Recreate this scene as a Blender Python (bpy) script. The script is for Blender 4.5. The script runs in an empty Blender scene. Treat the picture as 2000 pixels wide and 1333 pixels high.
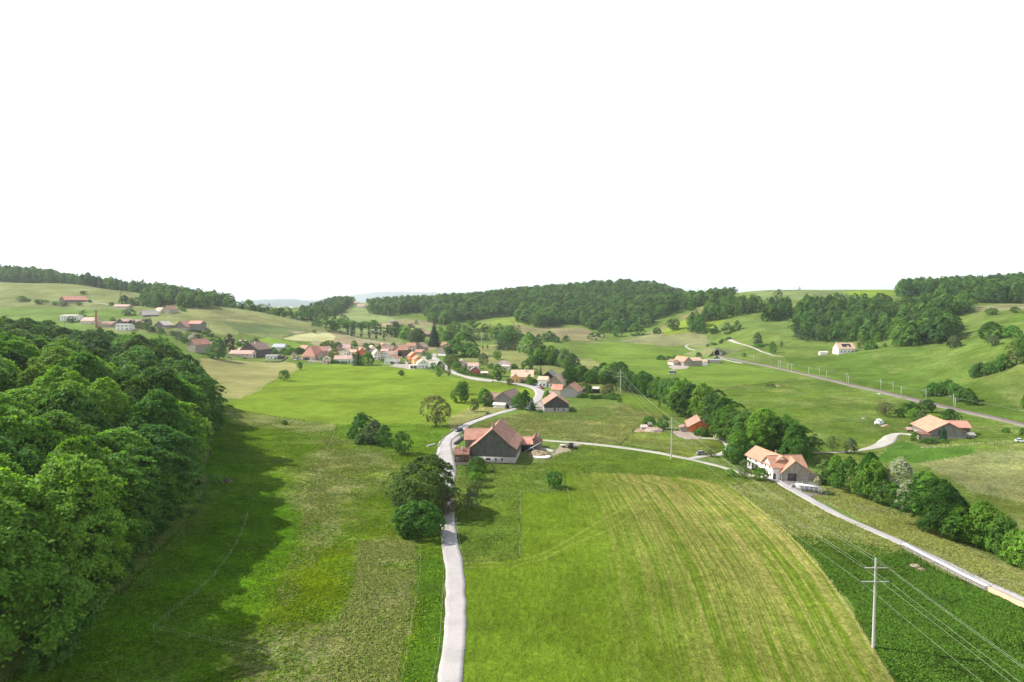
import bpy, math, random, time
import numpy as np
T0 = time.time()
random.seed(7); RNG = np.random.default_rng(7)
SC = bpy.context.scene
COL = SC.collection
R = math.radians

# ---------------------------------------------------------------- camera
F = 1333.33            # focal length in pixels of the 2000 px wide photograph (24 mm on 36 mm)
CAMZ = 56.0
HORIZON = 596.0
PITCH = math.atan((666.5 - HORIZON) / F)
cam_data = bpy.data.cameras.new("camera"); cam = bpy.data.objects.new("camera", cam_data); COL.objects.link(cam)
cam_data.sensor_width = 36.0; cam_data.lens = 24.0
cam_data.clip_start = 0.5; cam_data.clip_end = 60000
cam.location = (0, 0, CAMZ); cam.rotation_euler = (math.pi / 2 - PITCH, 0, 0)
SC.camera = cam

# ---------------------------------------------------------------- light
SUN_ELEV, SUN_AZ = R(42), R(-75)          # azimuth from +Y, clockwise seen from above: the sun stands to the left and a little beyond
EXPOSURE = 0.55
HAZE = 6e-5
world = bpy.data.worlds.new("World"); SC.world = world; world.use_nodes = True
wn, wl = world.node_tree.nodes, world.node_tree.links
wn.clear()
wo = wn.new("ShaderNodeOutputWorld"); wb = wn.new("ShaderNodeBackground")
sky = wn.new("ShaderNodeTexSky"); sky.sky_type = 'NISHITA'; sky.sun_disc = False
sky.sun_elevation = SUN_ELEV; sky.sun_rotation = SUN_AZ
sky.altitude = 600; sky.air_density = 1.0; sky.dust_density = 2.5; sky.ozone_density = 1.0
# thin bright cloud that thickens towards the horizon, with a few soft breaks
tc = wn.new("ShaderNodeTexCoord"); sp = wn.new("ShaderNodeSeparateXYZ")
wl.new(tc.outputs["Generated"], sp.inputs[0])
cl = wn.new("ShaderNodeMapRange"); cl.interpolation_type = 'SMOOTHSTEP'
cl.inputs["From Min"].default_value = 0.42; cl.inputs["From Max"].default_value = 0.66
cl.inputs["To Min"].default_value = 1.0; cl.inputs["To Max"].default_value = 0.03
wl.new(sp.outputs["Z"], cl.inputs["Value"])
mp = wn.new("ShaderNodeMapping"); mp.inputs["Scale"].default_value = (1, 1, 3.5); wl.new(tc.outputs["Generated"], mp.inputs[0])
nz = wn.new("ShaderNodeTexNoise"); nz.inputs["Scale"].default_value = 2.3; nz.inputs["Detail"].default_value = 6
wl.new(mp.outputs[0], nz.inputs["Vector"])
ad = wn.new("ShaderNodeMapRange"); ad.inputs["From Min"].default_value = 0.3; ad.inputs["From Max"].default_value = 0.6
ad.inputs["To Min"].default_value = 0.9; ad.inputs["To Max"].default_value = 1.0
wl.new(nz.outputs["Fac"], ad.inputs["Value"])
mu = wn.new("ShaderNodeMath"); mu.operation = 'MULTIPLY'; wl.new(cl.outputs[0], mu.inputs[0]); wl.new(ad.outputs[0], mu.inputs[1])
hz = wn.new("ShaderNodeMapRange"); hz.interpolation_type = 'SMOOTHSTEP'   # a blue tinge in the lowest degrees
hz.inputs["From Min"].default_value = 0.0; hz.inputs["From Max"].default_value = 0.06
wl.new(sp.outputs["Z"], hz.inputs["Value"])
cm = wn.new("ShaderNodeMixRGB"); cm.inputs["Color1"].default_value = (5.0, 5.9, 6.2, 1); cm.inputs["Color2"].default_value = (8.8, 8.9, 9.0, 1)
wl.new(hz.outputs[0], cm.inputs["Fac"])
mx = wn.new("ShaderNodeMixRGB"); wl.new(mu.outputs[0], mx.inputs["Fac"]); wl.new(sky.outputs[0], mx.inputs["Color1"]); wl.new(cm.outputs[0], mx.inputs["Color2"])
wl.new(mx.outputs[0], wb.inputs["Color"]); wb.inputs["Strength"].default_value = 0.12
wl.new(wb.outputs[0], wo.inputs["Surface"])
sun_data = bpy.data.lights.new("sun", 'SUN'); sun_data.energy = 5.0; sun_data.angle = R(0.6); sun_data.color = (1.0, 0.955, 0.87)
sun = bpy.data.objects.new("sun", sun_data); COL.objects.link(sun)
sdir = (math.sin(SUN_AZ) * math.cos(SUN_ELEV), math.cos(SUN_AZ) * math.cos(SUN_ELEV), math.sin(SUN_ELEV))
from mathutils import Vector, Matrix
sun.rotation_euler = Vector(sdir).to_track_quat('Z', 'Y').to_euler()
sun.location = (-200, 100, 300)
SC.view_settings.view_transform = 'Standard'; SC.view_settings.look = 'None'; SC.view_settings.gamma = 1
SC.view_settings.use_curve_mapping = False; SC.view_settings.exposure = EXPOSURE
SC.cycles.max_bounces = 6; SC.cycles.diffuse_bounces = 3; SC.cycles.glossy_bounces = 2; SC.cycles.transmission_bounces = 3
SC.cycles.volume_bounces = 1; SC.cycles.use_adaptive_sampling = True
# ---------------------------------------------------------------- rays from the photograph to places on the land
CP, SP = math.cos(PITCH), math.sin(PITCH)
def ray(u, v):
    s = (666.5 - v) / F
    return np.array([(u - 1000) / F, CP + s * SP, -SP + s * CP])
def uvz(u, v, z):
    d = ray(u, v); t = (z - CAMZ) / d[2]; return (d[0] * t, d[1] * t, z)
def uvd(u, v, D):
    d = ray(u, v); t = D / d[1]; return (d[0] * t, D, CAMZ + d[2] * t)
def udz(u, D, z):
    return ((u - 1000) / F * D, D, z)
CT = []
for a in [(1000,1333,0),(300,1333,.5),(600,1333,0),(1400,1333,0),(1700,1265,0),(2000,1333,-.5),(2300,1333,-1),(600,1100,.5),(880,1100,0),(1200,1100,0),
          (1600,1100,-.5),(2000,1170,.3),(640,950,1),(450,1000,2.5),(330,1150,2),(860,900,0),(1000,900,0),(1250,960,0),(1500,935,0),(1770,1065,.6),
          (1800,1120,-1),(1940,1090,-2.5),(1650,930,-1.5),(1850,1040,-2),(560,850,1.5),(460,800,2),(750,850,0),(850,830,.5),(1100,860,.5),(1250,820,.5),
          (1350,860,0),(1700,880,-.5),(1900,900,0),(2000,870,2.5),(600,760,1),(450,720,2),(420,760,2),(750,740,1),(900,760,.5),(1050,790,.5),(1180,770,1),
          (1500,800,0),(1600,770,1),(1750,850,.5),(1410,694,2),(1600,737,2),(1750,772,2),(1900,808,2),(2000,830,2),(480,700,3),(560,700,3),(650,705,2),
          (800,700,2),(830,718,1.5),(930,730,1),(1020,745,1),(950,705,2),(900,690,2.5),(1100,700,2),(1300,715,1),(1350,735,.5),(1000,700,3),(1000,668,4),
          (1250,680,3),(1150,680,3)]: CT.append(uvz(*a))
for a in [(1050,640,1080),(1100,666,900),(1200,655,1020),(1290,640,1030),(1360,600,1150),(1450,640,880),(1425,664,850),(1500,690,700),(1545,665,780),
          (1655,690,650),(1600,665,770),(1740,680,620),(1880,660,600),(1900,605,780),(1990,600,720),(2000,640,560),(1930,672,470),(2000,710,400),
          (1900,740,420),(1800,720,520),(1700,720,560),(1900,780,370),(2000,790,350),(1750,580,1000),(1740,567,1150),(1600,567,1200),(1450,573,1250),
          (1500,600,1000),(1800,600,850),(1900,592,900),(2000,592,850),(1330,640,980),(1395,672,880),
          (720,613,1300),(710,600,1500),(680,640,1100),(850,637,1150),(800,625,1250),(900,640,1100),(960,625,1200),(640,620,1300),(690,592,1600),(745,592,1600),
          (600,617,1250),(540,603,2500),(600,604,2200),(480,601,2600),(285,574,1150),(0,553,1250),(150,556,1220),(345,590,1050),(410,598,1000),
          (460,603,1000),(520,613,1000),(600,630,980),(700,648,950),(760,655,950),(300,600,950),(200,605,950),(100,590,1000),(0,600,950),(130,620,850),
          (250,635,780),(150,640,780),(400,620,880),(500,640,850),(440,660,780),(350,640,780),(345,665,700),(380,685,650),(600,660,850),(560,680,780),
          (700,672,800),(800,665,900),(-150,560,1200),(-150,600,950),(2150,600,800),(2150,640,520)]: CT.append(uvd(*a))
for a in [(1240,1650,97),(1100,1600,84),(1000,1550,74),(900,1600,58),(800,1700,44),(720,1750,24),(1350,1500,62),(1420,1350,46),(1100,2500,50),(800,2500,25),
          (1500,2500,50),(1240,2400,55),(1900,1100,78),(2000,1100,82),(1780,1100,74),(1900,1800,70),(2100,1100,85),(2000,2500,60),(1650,1000,60),(1650,850,33),
          (600,4000,15),(300,2500,40),(0,2000,90),(0,1400,116),(100,1400,109),(200,1350,82),(290,1280,66),(400,1300,46),(500,1300,24),(620,1150,22),
          (400,2500,30),(-200,1400,120),(-200,2500,80),
          (250,150,4),(100,150,8),(0,150,10),(-200,150,16),(0,110,5),(200,110,2),(100,220,17),(0,220,20),(200,260,17),(300,260,9),(0,300,25),(200,350,21),
          (300,350,14),(380,350,6),(100,450,27),(300,450,14),(0,600,33),(200,600,26),(400,500,6),(425,300,3),(-200,300,32),(-200,500,38),
          (0,9000,15),(500,9000,15),(1000,9000,15),(1500,9000,15),(2000,9000,15),(0,20000,10),(1000,20000,10),(2000,20000,10),(1000,5000,15),(1500,5000,20),(2000,5000,20)]: CT.append(udz(*a))
for k in range(-180, 180, 30):
    for r, z in ((15, 1), (60, 1), (200, 6), (600, 20), (1500, 45), (5000, 20), (20000, 10)):
        if abs(k) > 45 or r < 70:
            CT.append((r * math.sin(R(k)), r * math.cos(R(k)), z if abs(k) > 45 else 0))
CT = np.array(CT)
def lp(x, y): return np.arctan2(x, y), 0.5 * np.log(x * x + y * y + 1e-6)
cth, cL = lp(CT[:, 0], CT[:, 1])
cth3 = np.concatenate([cth, cth + 2 * np.pi, cth - 2 * np.pi]); cL3 = np.concatenate([cL] * 3); cz3 = np.concatenate([CT[:, 2]] * 3)
keep = (cth3 > -4.2) & (cth3 < 4.2); cth3, cL3, cz3 = cth3[keep], cL3[keep], cz3[keep]
def phi(d2): return 0.5 * d2 * np.log(d2 + 1e-12)
n_ = len(cth3)
A_ = np.zeros((n_ + 3, n_ + 3))
A_[:n_, :n_] = phi((cth3[:, None] - cth3[None]) ** 2 + (cL3[:, None] - cL3[None]) ** 2) + np.eye(n_) * 2e-4
A_[:n_, n_] = 1; A_[:n_, n_ + 1] = cth3; A_[:n_, n_ + 2] = cL3; A_[n_:, :n_] = A_[:n_, n_:].T
W_ = np.linalg.solve(A_, np.concatenate([cz3, [0, 0, 0]]))
# height table in log-polar coordinates
NA, NL = 900, 460
gA = np.linspace(-np.pi, np.pi, NA); gL = np.linspace(math.log(4), math.log(21000), NL)
TAB = np.zeros((NL, NA))
for i in range(0, NL, 20):
    a, l = np.meshgrid(gA, gL[i:i + 20]); a1, l1 = a.ravel(), l.ravel()
    k = phi((a1[:, None] - cth3[None]) ** 2 + (l1[:, None] - cL3[None]) ** 2)
    TAB[i:i + 20] = (k @ W_[:n_] + W_[n_] + W_[n_ + 1] * a1 + W_[n_ + 2] * l1).reshape(a.shape)
def ground(x, y):
    """height of the land at x, y"""
    x = np.asarray(x, float); y = np.asarray(y, float)
    a, l = lp(x, y)
    fa = np.clip((a + np.pi) / (2 * np.pi) * (NA - 1), 0, NA - 1.001); fl = np.clip((l - gL[0]) / (gL[-1] - gL[0]) * (NL - 1), 0, NL - 1.001)
    ia, il = fa.astype(int), fl.astype(int); ta, tl = fa - ia, fl - il
    z = (TAB[il, ia] * (1 - ta) + TAB[il, ia + 1] * ta) * (1 - tl) + (TAB[il + 1, ia] * (1 - ta) + TAB[il + 1, ia + 1] * ta) * tl
    w = np.clip((np.hypot(x, y) - 60) / 300, 0, 1)
    z = z + w * (0.35 * np.sin(x * .031 + 1.3) * np.sin(y * .027 + .4) + 0.2 * np.sin(x * .083 + y * .06) * np.sin(y * .071 - x * .02 + 2))
    return z
def G(x, y): return float(ground(x, y))
TS = np.exp(np.linspace(math.log(40), math.log(20000), 2600))
def P(u, v):
    """the place on the land seen at pixel u, v of the photograph"""
    d = ray(u, v); xs, ys, zs = d[0] * TS, d[1] * TS, CAMZ + d[2] * TS
    g = ground(xs, ys); below = np.nonzero(zs < g)[0]
    if len(below) == 0: i = len(TS) - 1; return Vector((xs[i], ys[i], g[i]))
    i = below[0]
    if i == 0: return Vector((xs[0], ys[0], g[0]))
    a, b = TS[i - 1], TS[i]
    for _ in range(12):
        m = (a + b) / 2
        if CAMZ + d[2] * m < G(d[0] * m, d[1] * m): b = m
        else: a = m
    return Vector((d[0] * b, d[1] * b, G(d[0] * b, d[1] * b)))
def PD(u, D):
    x = (u - 1000) / F * D; return Vector((x, D, G(x, D)))
def pxm(p): return math.hypot(p[0], p[1]) / F if False else p[1] / F      # metres per photograph pixel at a place
def s2l(c): return tuple((x / 255 / 12.92) if x / 255 <= .04045 else ((x / 255 + .055) / 1.055) ** 2.4 for x in c)
KLIT = 2.05
def alb(c):
    """surface colour of a lawn or field that reads as c in full sun"""
    return tuple(x / KLIT for x in s2l(c))

# ---------------------------------------------------------------- fields (outlines on the land)
DEF = (132, 160, 78)
# (outline in pixels, colour in the sun, dryness, tufts)
FIELDS = [
 ([(-300,545),(290,572),(420,598),(640,633),(790,660),(780,672),(600,668),(470,652),(380,655),(230,650),(-300,650)], (158,170,112), .35, .3),
 ([(-300,604),(60,600),(230,604),(300,615),(240,632),(-300,650)], (138,168,88), .1, .2),
 ([(340,604),(470,608),(560,628),(640,645),(560,652),(480,640),(380,622)], (152,156,110), .5, .3),
 ([(430,628),(560,640),(700,655),(600,655),(470,652)], (132,152,98), .1, .3),
 ([(470,668),(525,659),(575,668),(600,676),(560,684),(468,684)], (165,200,85), .05, .2),
 ([(600,660),(560,646),(660,650),(740,668),(800,673),(860,678),(800,700),(640,694)], (190,176,142), .3, .2),
 ([(553,660),(575,654),(612,650),(645,652),(656,658),(652,664),(640,668),(600,666),(560,664)], (232,232,170), .1, .1),
 ([(590,622),(690,590),(760,592),(740,612),(850,640),(860,655),(700,650),(620,634)], (165,184,118), .2, .3),
 ([(735,634),(790,622),(850,628),(850,640),(800,634)], (176,170,128), .3, .3),
 ([(735,632),(780,631),(785,636),(735,639)], (225,205,165), .1, .1),
 ([(860,645),(1000,618),(1060,640),(1000,650),(900,652)], (158,180,84), .1, .3),
 ([(1000,632),(1040,640),(1130,640),(1180,655),(1160,668),(1060,662),(1020,655)], (168,158,122), .4, .3),
 ([(1060,668),(1140,670),(1290,640),(1370,650),(1400,672),(1330,675),(1150,672)], (160,164,118), .4, .3),
 ([(920,680),(1010,664),(1060,700),(1180,700),(1200,760),(1080,735),(1000,715),(900,712)], (164,172,104), .35, .3),
 ([(1290,640),(1380,596),(1400,600),(1330,625),(1270,650)], (176,160,118), .5, .3),
 ([(1290,648),(1340,622),(1400,604),(1440,612),(1400,640),(1300,655)], (156,182,70), .1, .3),
 ([(1130,676),(1200,668),(1330,680),(1390,697),(1560,735),(1460,755),(1390,758),(1300,760),(1200,735)], (138,170,72), .08, .3),
 ([(1300,750),(1420,756),(1550,740),(1640,752),(1760,785),(1900,815),(2080,850),(2080,900),(1700,890),(1560,905),(1450,860)], (124,156,66), .25, .7),
 ([(1400,662),(1440,640),(1500,618),(1560,660),(1655,690),(1540,700)], (128,156,74), .2, .5),
 ([(1440,640),(1500,612),(1545,620),(1560,660),(1500,650)], (134,164,84), .15, .4),
 ([(1530,700),(1655,692),(1880,668),(2100,590),(2100,860),(1900,805),(1700,758),(1560,722)], (116,150,62), .12, .5),
 ([(1700,690),(1880,668),(2100,600),(2100,720),(1900,745),(1780,740)], (124,156,70), .2, .5),
 ([(1900,742),(2100,690),(2100,830),(1990,800)], (132,156,78), .25, .5),
 ([(1400,578),(1500,570),(1800,566),(1800,582),(1500,590)], (146,168,108), .2, .2),
 ([(1640,574),(1690,567),(1800,566),(1800,577),(1700,582)], (160,192,74), .05, .2),
 ([(1880,604),(2100,588),(2100,606),(1900,612)], (160,158,116), .4, .2),
 ([(1590,885),(1760,850),(1900,880),(2080,860),(2080,1180),(1900,1080),(1700,960),(1600,930)], (134,158,74), .35, .7),
 ([(1760,860),(1800,872),(1900,875),(1900,900),(1750,905),(1700,900)], (104,148,62), 0, .6),
 ([(1800,905),(1900,885),(2080,880),(2080,1000),(1900,960)], (156,168,110), .55, .6),
 ([(390,700),(460,704),(560,707),(592,716),(530,745),(470,779),(414,776)], (190,188,124), .15, .2),
 ([(412,781),(470,779),(540,742),(592,716),(640,712),(700,714),(760,716),(830,724),(900,742),(960,746),(1030,758),(1052,770),(1030,786),(950,808),(905,812),(870,830),(790,828),(655,829),(520,810),(436,795)], (150,180,66), 0, .3),
 ([(436,795),(520,810),(655,829),(860,832),(875,862),(868,905),(888,1000),(868,1100),(870,1200),(856,1333),(840,1420),(-100,1420),(210,1180),(430,940)], (124,160,42), .15, .9),
 ([(640,840),(700,880),(810,915),(800,960),(700,955),(640,985),(590,960),(600,900)], (122,156,50), .72, .9),
 ([(700,1055),(815,1060),(812,1140),(790,1260),(775,1345),(655,1345),(640,1250),(690,1160)], (114,150,42), .74, 1.0),
 ([(560,985),(600,960),(660,985),(655,1050),(625,1110),(570,1180),(520,1200),(520,1130),(580,1050)], (120,154,46), .8, .95),
 ([(440,1333),(500,1240),(570,1200),(640,1230),(650,1345),(440,1345)], (112,142,34), .5, .95),
 ([(560,1110),(640,1060),(690,1060),(690,1150),(640,1230),(570,1210)], (124,152,22), .05, .8),
 ([(436,796),(520,811),(655,829),(650,850),(560,840),(440,815)], (140,158,78), .7, .6),
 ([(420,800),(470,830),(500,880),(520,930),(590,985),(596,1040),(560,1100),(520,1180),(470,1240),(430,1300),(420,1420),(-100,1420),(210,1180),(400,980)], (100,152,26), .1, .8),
 ([(655,829),(800,828),(870,832),(905,838),(870,880),(800,880),(700,860),(660,850)], (122,160,50), .05, .4),
 ([(812,1090),(868,1090),(870,1180),(862,1333),(700,1420),(790,1333),(825,1180)], (98,140,40), .05, .7),
 ([(876,818),(905,800),(960,790),(1010,796),(940,818),(905,838),(880,842)], (184,188,112), .5, .6),
 ([(905,850),(960,822),(1060,796),(1130,800),(1215,790),(1300,810),(1262,830),(1212,868),(1130,864),(1060,852),(1000,846)], (152,166,92), .4, .9),
 ([(1110,800),(1180,795),(1200,806),(1180,822),(1060,818),(1030,806)], (116,150,70), .1, .6),
 ([(1180,760),(1220,770),(1330,800),(1300,812),(1240,800)], (138,170,66), .1, .4),
 ([(1215,868),(1262,832),(1320,850),(1425,868),(1425,880),(1345,896)], (140,168,62), .35, .8),
 ([(885,905),(1060,905),(1130,866),(1200,873),(1320,893),(1425,918),(1500,945),(1420,946),(1380,938),(1105,922),(1105,962),(1015,962),(1015,1090),(905,1100),(890,1000)], (124,156,58), .2, .8),
 ([(1420,946),(1500,938),(1600,990),(1770,1070),(1720,1090),(1560,1062)], (144,162,76), .45, .9),
 ([(1540,1044),(1640,1050),(1770,1082),(1900,1140),(2100,1215),(2100,1420),(1780,1420),(1740,1333),(1660,1180),(1600,1100)], (88,126,46), .08, 1.0),
 ([(1560,955),(1600,945),(1700,968),(1800,1010),(2000,1120),(2100,1170),(2100,1215),(2000,1172),(1770,1062),(1620,985)], (152,162,80), .5, .7),
 ([(1020,962),(1108,962),(1104,924),(1200,922),(1385,938),(1425,946),(1500,1006),(1560,1062),(1610,1120),(1655,1185),(1700,1260),(1745,1333),(1790,1420),(895,1420),(906,1333),(908,1180),(904,1104),(1015,1090)], (124,156,44), 0, .35),
]
PAVED = [   # trodden or gravelled yards: outline, colour
 ([(856,905),(854,880),(868,858),(905,850),(890,868),(884,880),(892,905)], (222,210,205)),
 ([(780,708),(812,700),(850,690),(856,704),(860,716),(800,722),(760,716)], (222,214,200)),
 ([(1045,800),(1050,775),(1040,762),(1078,765),(1070,785),(1062,806)], (215,204,196)),
 ([(1310,842),(1345,838),(1362,848),(1380,858),(1340,858),(1320,852)], (215,196,180)),
 ([(1492,934),(1530,925),(1600,952),(1612,966),(1575,972),(1545,955)], (185,172,166)),
 ([(1790,846),(1810,842),(1826,850),(1818,856),(1796,853)], (228,220,205)),
 ([(1306,716),(1325,708),(1345,716),(1342,721),(1312,722)], (232,220,205)),
 ([(1080,880),(1110,868),(1138,866),(1120,878),(1075,893)], (205,195,165)),
 ([(1236,838),(1262,830),(1295,836),(1290,846),(1240,844)], (205,180,150)),
 ([(600,700),(640,704),(640,708),(600,706)], (205,195,180)),
 ([(1800,872),(1990,862),(1990,864),(1800,876)], (160,170,110)),
]
FURROWS = [  # wheel tracks: centre line, half width in metres, colour
 ([(908,1100),(1000,1098),(1060,1082),(1110,1055),(1160,1025),(1230,985),(1280,955)], .35, (160,180,80)),
 ([(908,1108),(1000,1106),(1064,1092),(1118,1063),(1190,1035),(1260,990),(1290,960)], .35, (156,176,78)),
 ([(1104,926),(1200,924),(1385,939),(1425,948)], .5, (94,130,46)),
 ([(1425,948),(1500,1008),(1560,1064),(1610,1122),(1655,1187),(1700,1262),(1745,1335)], .45, (176,178,104)),
 ([(1212,868),(1245,832),(1262,822)], .5, (84,118,50)),
 ([(1130,861),(1212,868),(1330,888)], .6, (78,110,46)),
 ([(900,836),(935,817),(975,803),(1010,795)], .5, (96,92,70)),
 ([(655,829),(800,828),(860,835)], .4, (96,140,40)),
 ([(436,796),(520,811),(655,829),(648,850),(636,872)], .5, (96,130,50)),
 ([(1400,760),(1470,754),(1560,738)], 1.0, (90,130,50)),
 ([(470,779),(530,745),(592,716)], .5, (160,176,84)),
 ([(553,660),(575,654),(612,649)], 2.0, (90,98,64)),
 ([(1160,700),(1200,735),(1290,765)], .5, (120,140,70)),
]
def inpoly(x, y, poly):
    ins = np.zeros(x.shape, bool); n = len(poly)
    for i in range(n):
        x1, y1 = poly[i]; x2, y2 = poly[(i + 1) % n]
        if y1 == y2: continue
        c = ((y1 > y) != (y2 > y)) & (x < (x2 - x1) * (y - y1) / (y2 - y1) + x1)
        ins ^= c
    return ins
def dens(pts, n=6):
    """a pixel polyline, densified, dropped on the land"""
    out = []
    m = len(pts)
    for i in range(m - 1):
        for k in range(n):
            t = k / n; out.append((pts[i][0] * (1 - t) + pts[i + 1][0] * t, pts[i][1] * (1 - t) + pts[i + 1][1] * t))
    out.append(pts[-1]); return [P(*q) for q in out]
angs = np.concatenate([np.arange(-180, -40, 4), np.arange(-40, 40.0001, .06), np.arange(44, 180.1, 4)]); angs = np.radians(angs)
rad = [4, 12, 25, 40, 55]
while rad[-1] < 2600: rad.append(rad[-1] * 1.0056)
while rad[-1] < 20000: rad.append(rad[-1] * 1.03)
rad = np.array(rad); NAa, NR = len(angs), len(rad)
AA, RR = np.meshgrid(angs, rad)
X = (RR * np.sin(AA)).ravel(); Y = (RR * np.cos(AA)).ravel(); Z = ground(X, Y)
warp = 1 + 0 * X
jr = np.random.default_rng(3); wx = X + .5 * np.sin(Y * .21 + X * .05) + .3 * np.sin(Y * .57 + 2) + jr.normal(0, .35, X.shape); wy = Y + .5 * np.sin(X * .19 + 1) + .3 * np.sin(X * .61) + jr.normal(0, .5, X.shape)
Cc = np.tile(np.array(alb(DEF)), (len(X), 1)); DRY = np.full(len(X), .2); TUF = np.full(len(X), .4); PAV = np.zeros(len(X)); STR = np.zeros(len(X))
POLYW = []
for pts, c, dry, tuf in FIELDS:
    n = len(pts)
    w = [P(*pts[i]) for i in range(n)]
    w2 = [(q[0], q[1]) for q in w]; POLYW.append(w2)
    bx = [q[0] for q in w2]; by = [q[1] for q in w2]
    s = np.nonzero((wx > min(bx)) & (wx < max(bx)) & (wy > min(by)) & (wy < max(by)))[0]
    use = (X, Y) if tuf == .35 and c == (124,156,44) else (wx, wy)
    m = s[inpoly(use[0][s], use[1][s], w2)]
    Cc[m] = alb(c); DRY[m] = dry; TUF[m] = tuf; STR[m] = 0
    if c == (124,156,44): STR[m] = 1
# the dry and lush patches of the left meadow run into one another without an edge
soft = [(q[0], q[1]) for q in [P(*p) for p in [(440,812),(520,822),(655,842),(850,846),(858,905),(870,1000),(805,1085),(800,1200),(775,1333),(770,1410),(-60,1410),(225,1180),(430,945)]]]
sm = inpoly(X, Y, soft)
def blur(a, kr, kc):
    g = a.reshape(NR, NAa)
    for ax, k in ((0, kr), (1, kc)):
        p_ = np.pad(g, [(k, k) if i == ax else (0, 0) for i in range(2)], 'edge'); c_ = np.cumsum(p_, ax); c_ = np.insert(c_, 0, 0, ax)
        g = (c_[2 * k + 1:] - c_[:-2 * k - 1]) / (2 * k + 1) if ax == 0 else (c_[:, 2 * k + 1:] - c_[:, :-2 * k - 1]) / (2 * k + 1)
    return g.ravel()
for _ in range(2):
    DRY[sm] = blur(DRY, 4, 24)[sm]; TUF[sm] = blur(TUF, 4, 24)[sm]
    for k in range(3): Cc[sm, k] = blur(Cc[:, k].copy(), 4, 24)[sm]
# the mown field: a coordinate that runs across the rows, which follow its curved right-hand edge
redge = [P(*q) for q in [(1385,938),(1425,946),(1500,1006),(1560,1062),(1610,1120),(1655,1185),(1700,1260),(1745,1333),(1800,1440)]]
ey = np.array([q[1] for q in redge])[::-1]; ex = np.array([q[0] for q in redge])[::-1]
ledge = [P(*q) for q in [(1000,925),(1000,1000),(985,1100),(960,1333),(950,1440)]]
ly = np.array([q[1] for q in ledge])[::-1]; lx = np.array([q[0] for q in ledge])[::-1]
SCO = (X - np.interp(Y, ly, lx)) / (np.interp(Y, ey, ex) - np.interp(Y, ly, lx)) * 60
for pts, c in PAVED:
    w2 = [(q[0], q[1]) for q in [P(*p) for p in pts]]
    bx = [q[0] for q in w2]; by = [q[1] for q in w2]
    s = np.nonzero((wx > min(bx)) & (wx < max(bx)) & (wy > min(by)) & (wy < max(by)))[0]
    m = s[inpoly(wx[s], wy[s], w2)]; Cc[m] = alb(c); PAV[m] = 1; DRY[m] = 0; TUF[m] = 0
def seg_paint(line, hw, c, pav=0):
    q = np.array([(p[0], p[1]) for p in line])
    x0, y0 = q.min(0) - hw - 2; x1, y1 = q.max(0) + hw + 2
    s = np.nonzero((X > x0) & (X < x1) & (Y > y0) & (Y < y1))[0]
    d = np.full(len(s), 1e9)
    for i in range(len(q) - 1):
        a, b = q[i], q[i + 1]; ab = b - a; L2 = (ab ** 2).sum() + 1e-9
        t = np.clip(((X[s] - a[0]) * ab[0] + (Y[s] - a[1]) * ab[1]) / L2, 0, 1)
        d = np.minimum(d, np.hypot(X[s] - a[0] - t * ab[0], Y[s] - a[1] - t * ab[1]))
    hwp = np.maximum(hw, 0.0009 * Y[s])
    wgt = np.clip((hwp - d) / (hwp * .5), 0, 1) * min(1, 1)
    Cc[s] = Cc[s] * (1 - wgt[:, None]) + np.array(alb(c))[None] * wgt[:, None]
for pts, hw, c in FURROWS: seg_paint(dens(pts, 5), hw, c)

def mesh_np(name, verts, faces, mat=None, smooth=False, mat_idx=None):
    """verts (n,3), faces (m,k) -> mesh"""
    me = bpy.data.meshes.new(name); verts = np.asarray(verts, np.float32); faces = np.asarray(faces, np.int32)
    m, k = faces.shape
    me.vertices.add(len(verts)); me.vertices.foreach_set("co", verts.ravel())
    me.loops.add(m * k); me.loops.foreach_set("vertex_index", faces.ravel())
    me.polygons.add(m); me.polygons.foreach_set("loop_start", np.arange(0, m * k, k, dtype=np.int32)); me.polygons.foreach_set("loop_total", np.full(m, k, np.int32))
    if smooth: me.polygons.foreach_set("use_smooth", np.ones(m, bool))
    if mat is not None:
        for mm in (mat if isinstance(mat, (list, tuple)) else [mat]): me.materials.append(mm)
    if mat_idx is not None: me.polygons.foreach_set("material_index", np.asarray(mat_idx, np.int32))
    me.update(calc_edges=True); return me
def link(name, me, parent=None, **props):
    o = bpy.data.objects.new(name, me); COL.objects.link(o)
    if parent is not None: o.parent = parent
    for k, v in props.items(): o[k] = v
    return o
# ---- shader helpers
def new_mat(name):
    m = bpy.data.materials.new(name); m.use_nodes = True; nt = m.node_tree; b = nt.nodes["Principled BSDF"]
    b.inputs["Specular IOR Level"].default_value = 0.25; b.inputs["Roughness"].default_value = 0.85
    return m, nt, b
def N(nt, typ, **kw):
    n = nt.nodes.new(typ)
    for k, v in kw.items():
        if k in n.inputs.keys(): n.inputs[k].default_value = v
        else: setattr(n, k, v)
    return n
def noise(nt, vec, scale, detail=3, rough=.55, dist=0.0):
    n = N(nt, "ShaderNodeTexNoise"); n.inputs["Scale"].default_value = scale; n.inputs["Detail"].default_value = detail
    n.inputs["Roughness"].default_value = rough; n.inputs["Distortion"].default_value = dist
    if vec is not None: nt.links.new(vec, n.inputs["Vector"])
    return n.outputs["Fac"]
def mrange(nt, v, a, b, c, d, smooth=True):
    n = N(nt, "ShaderNodeMapRange"); n.interpolation_type = 'SMOOTHSTEP' if smooth else 'LINEAR'
    for k, x in (("From Min", a), ("From Max", b), ("To Min", c), ("To Max", d)): n.inputs[k].default_value = x
    nt.links.new(v, n.inputs["Value"]); return n.outputs[0]
def math_(nt, op, a, b=None, c=None):
    n = N(nt, "ShaderNodeMath", operation=op)
    for i, x in enumerate((a, b, c)):
        if x is None: continue
        if isinstance(x, (int, float)): n.inputs[i].default_value = x
        else: nt.links.new(x, n.inputs[i])
    return n.outputs[0]
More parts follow.
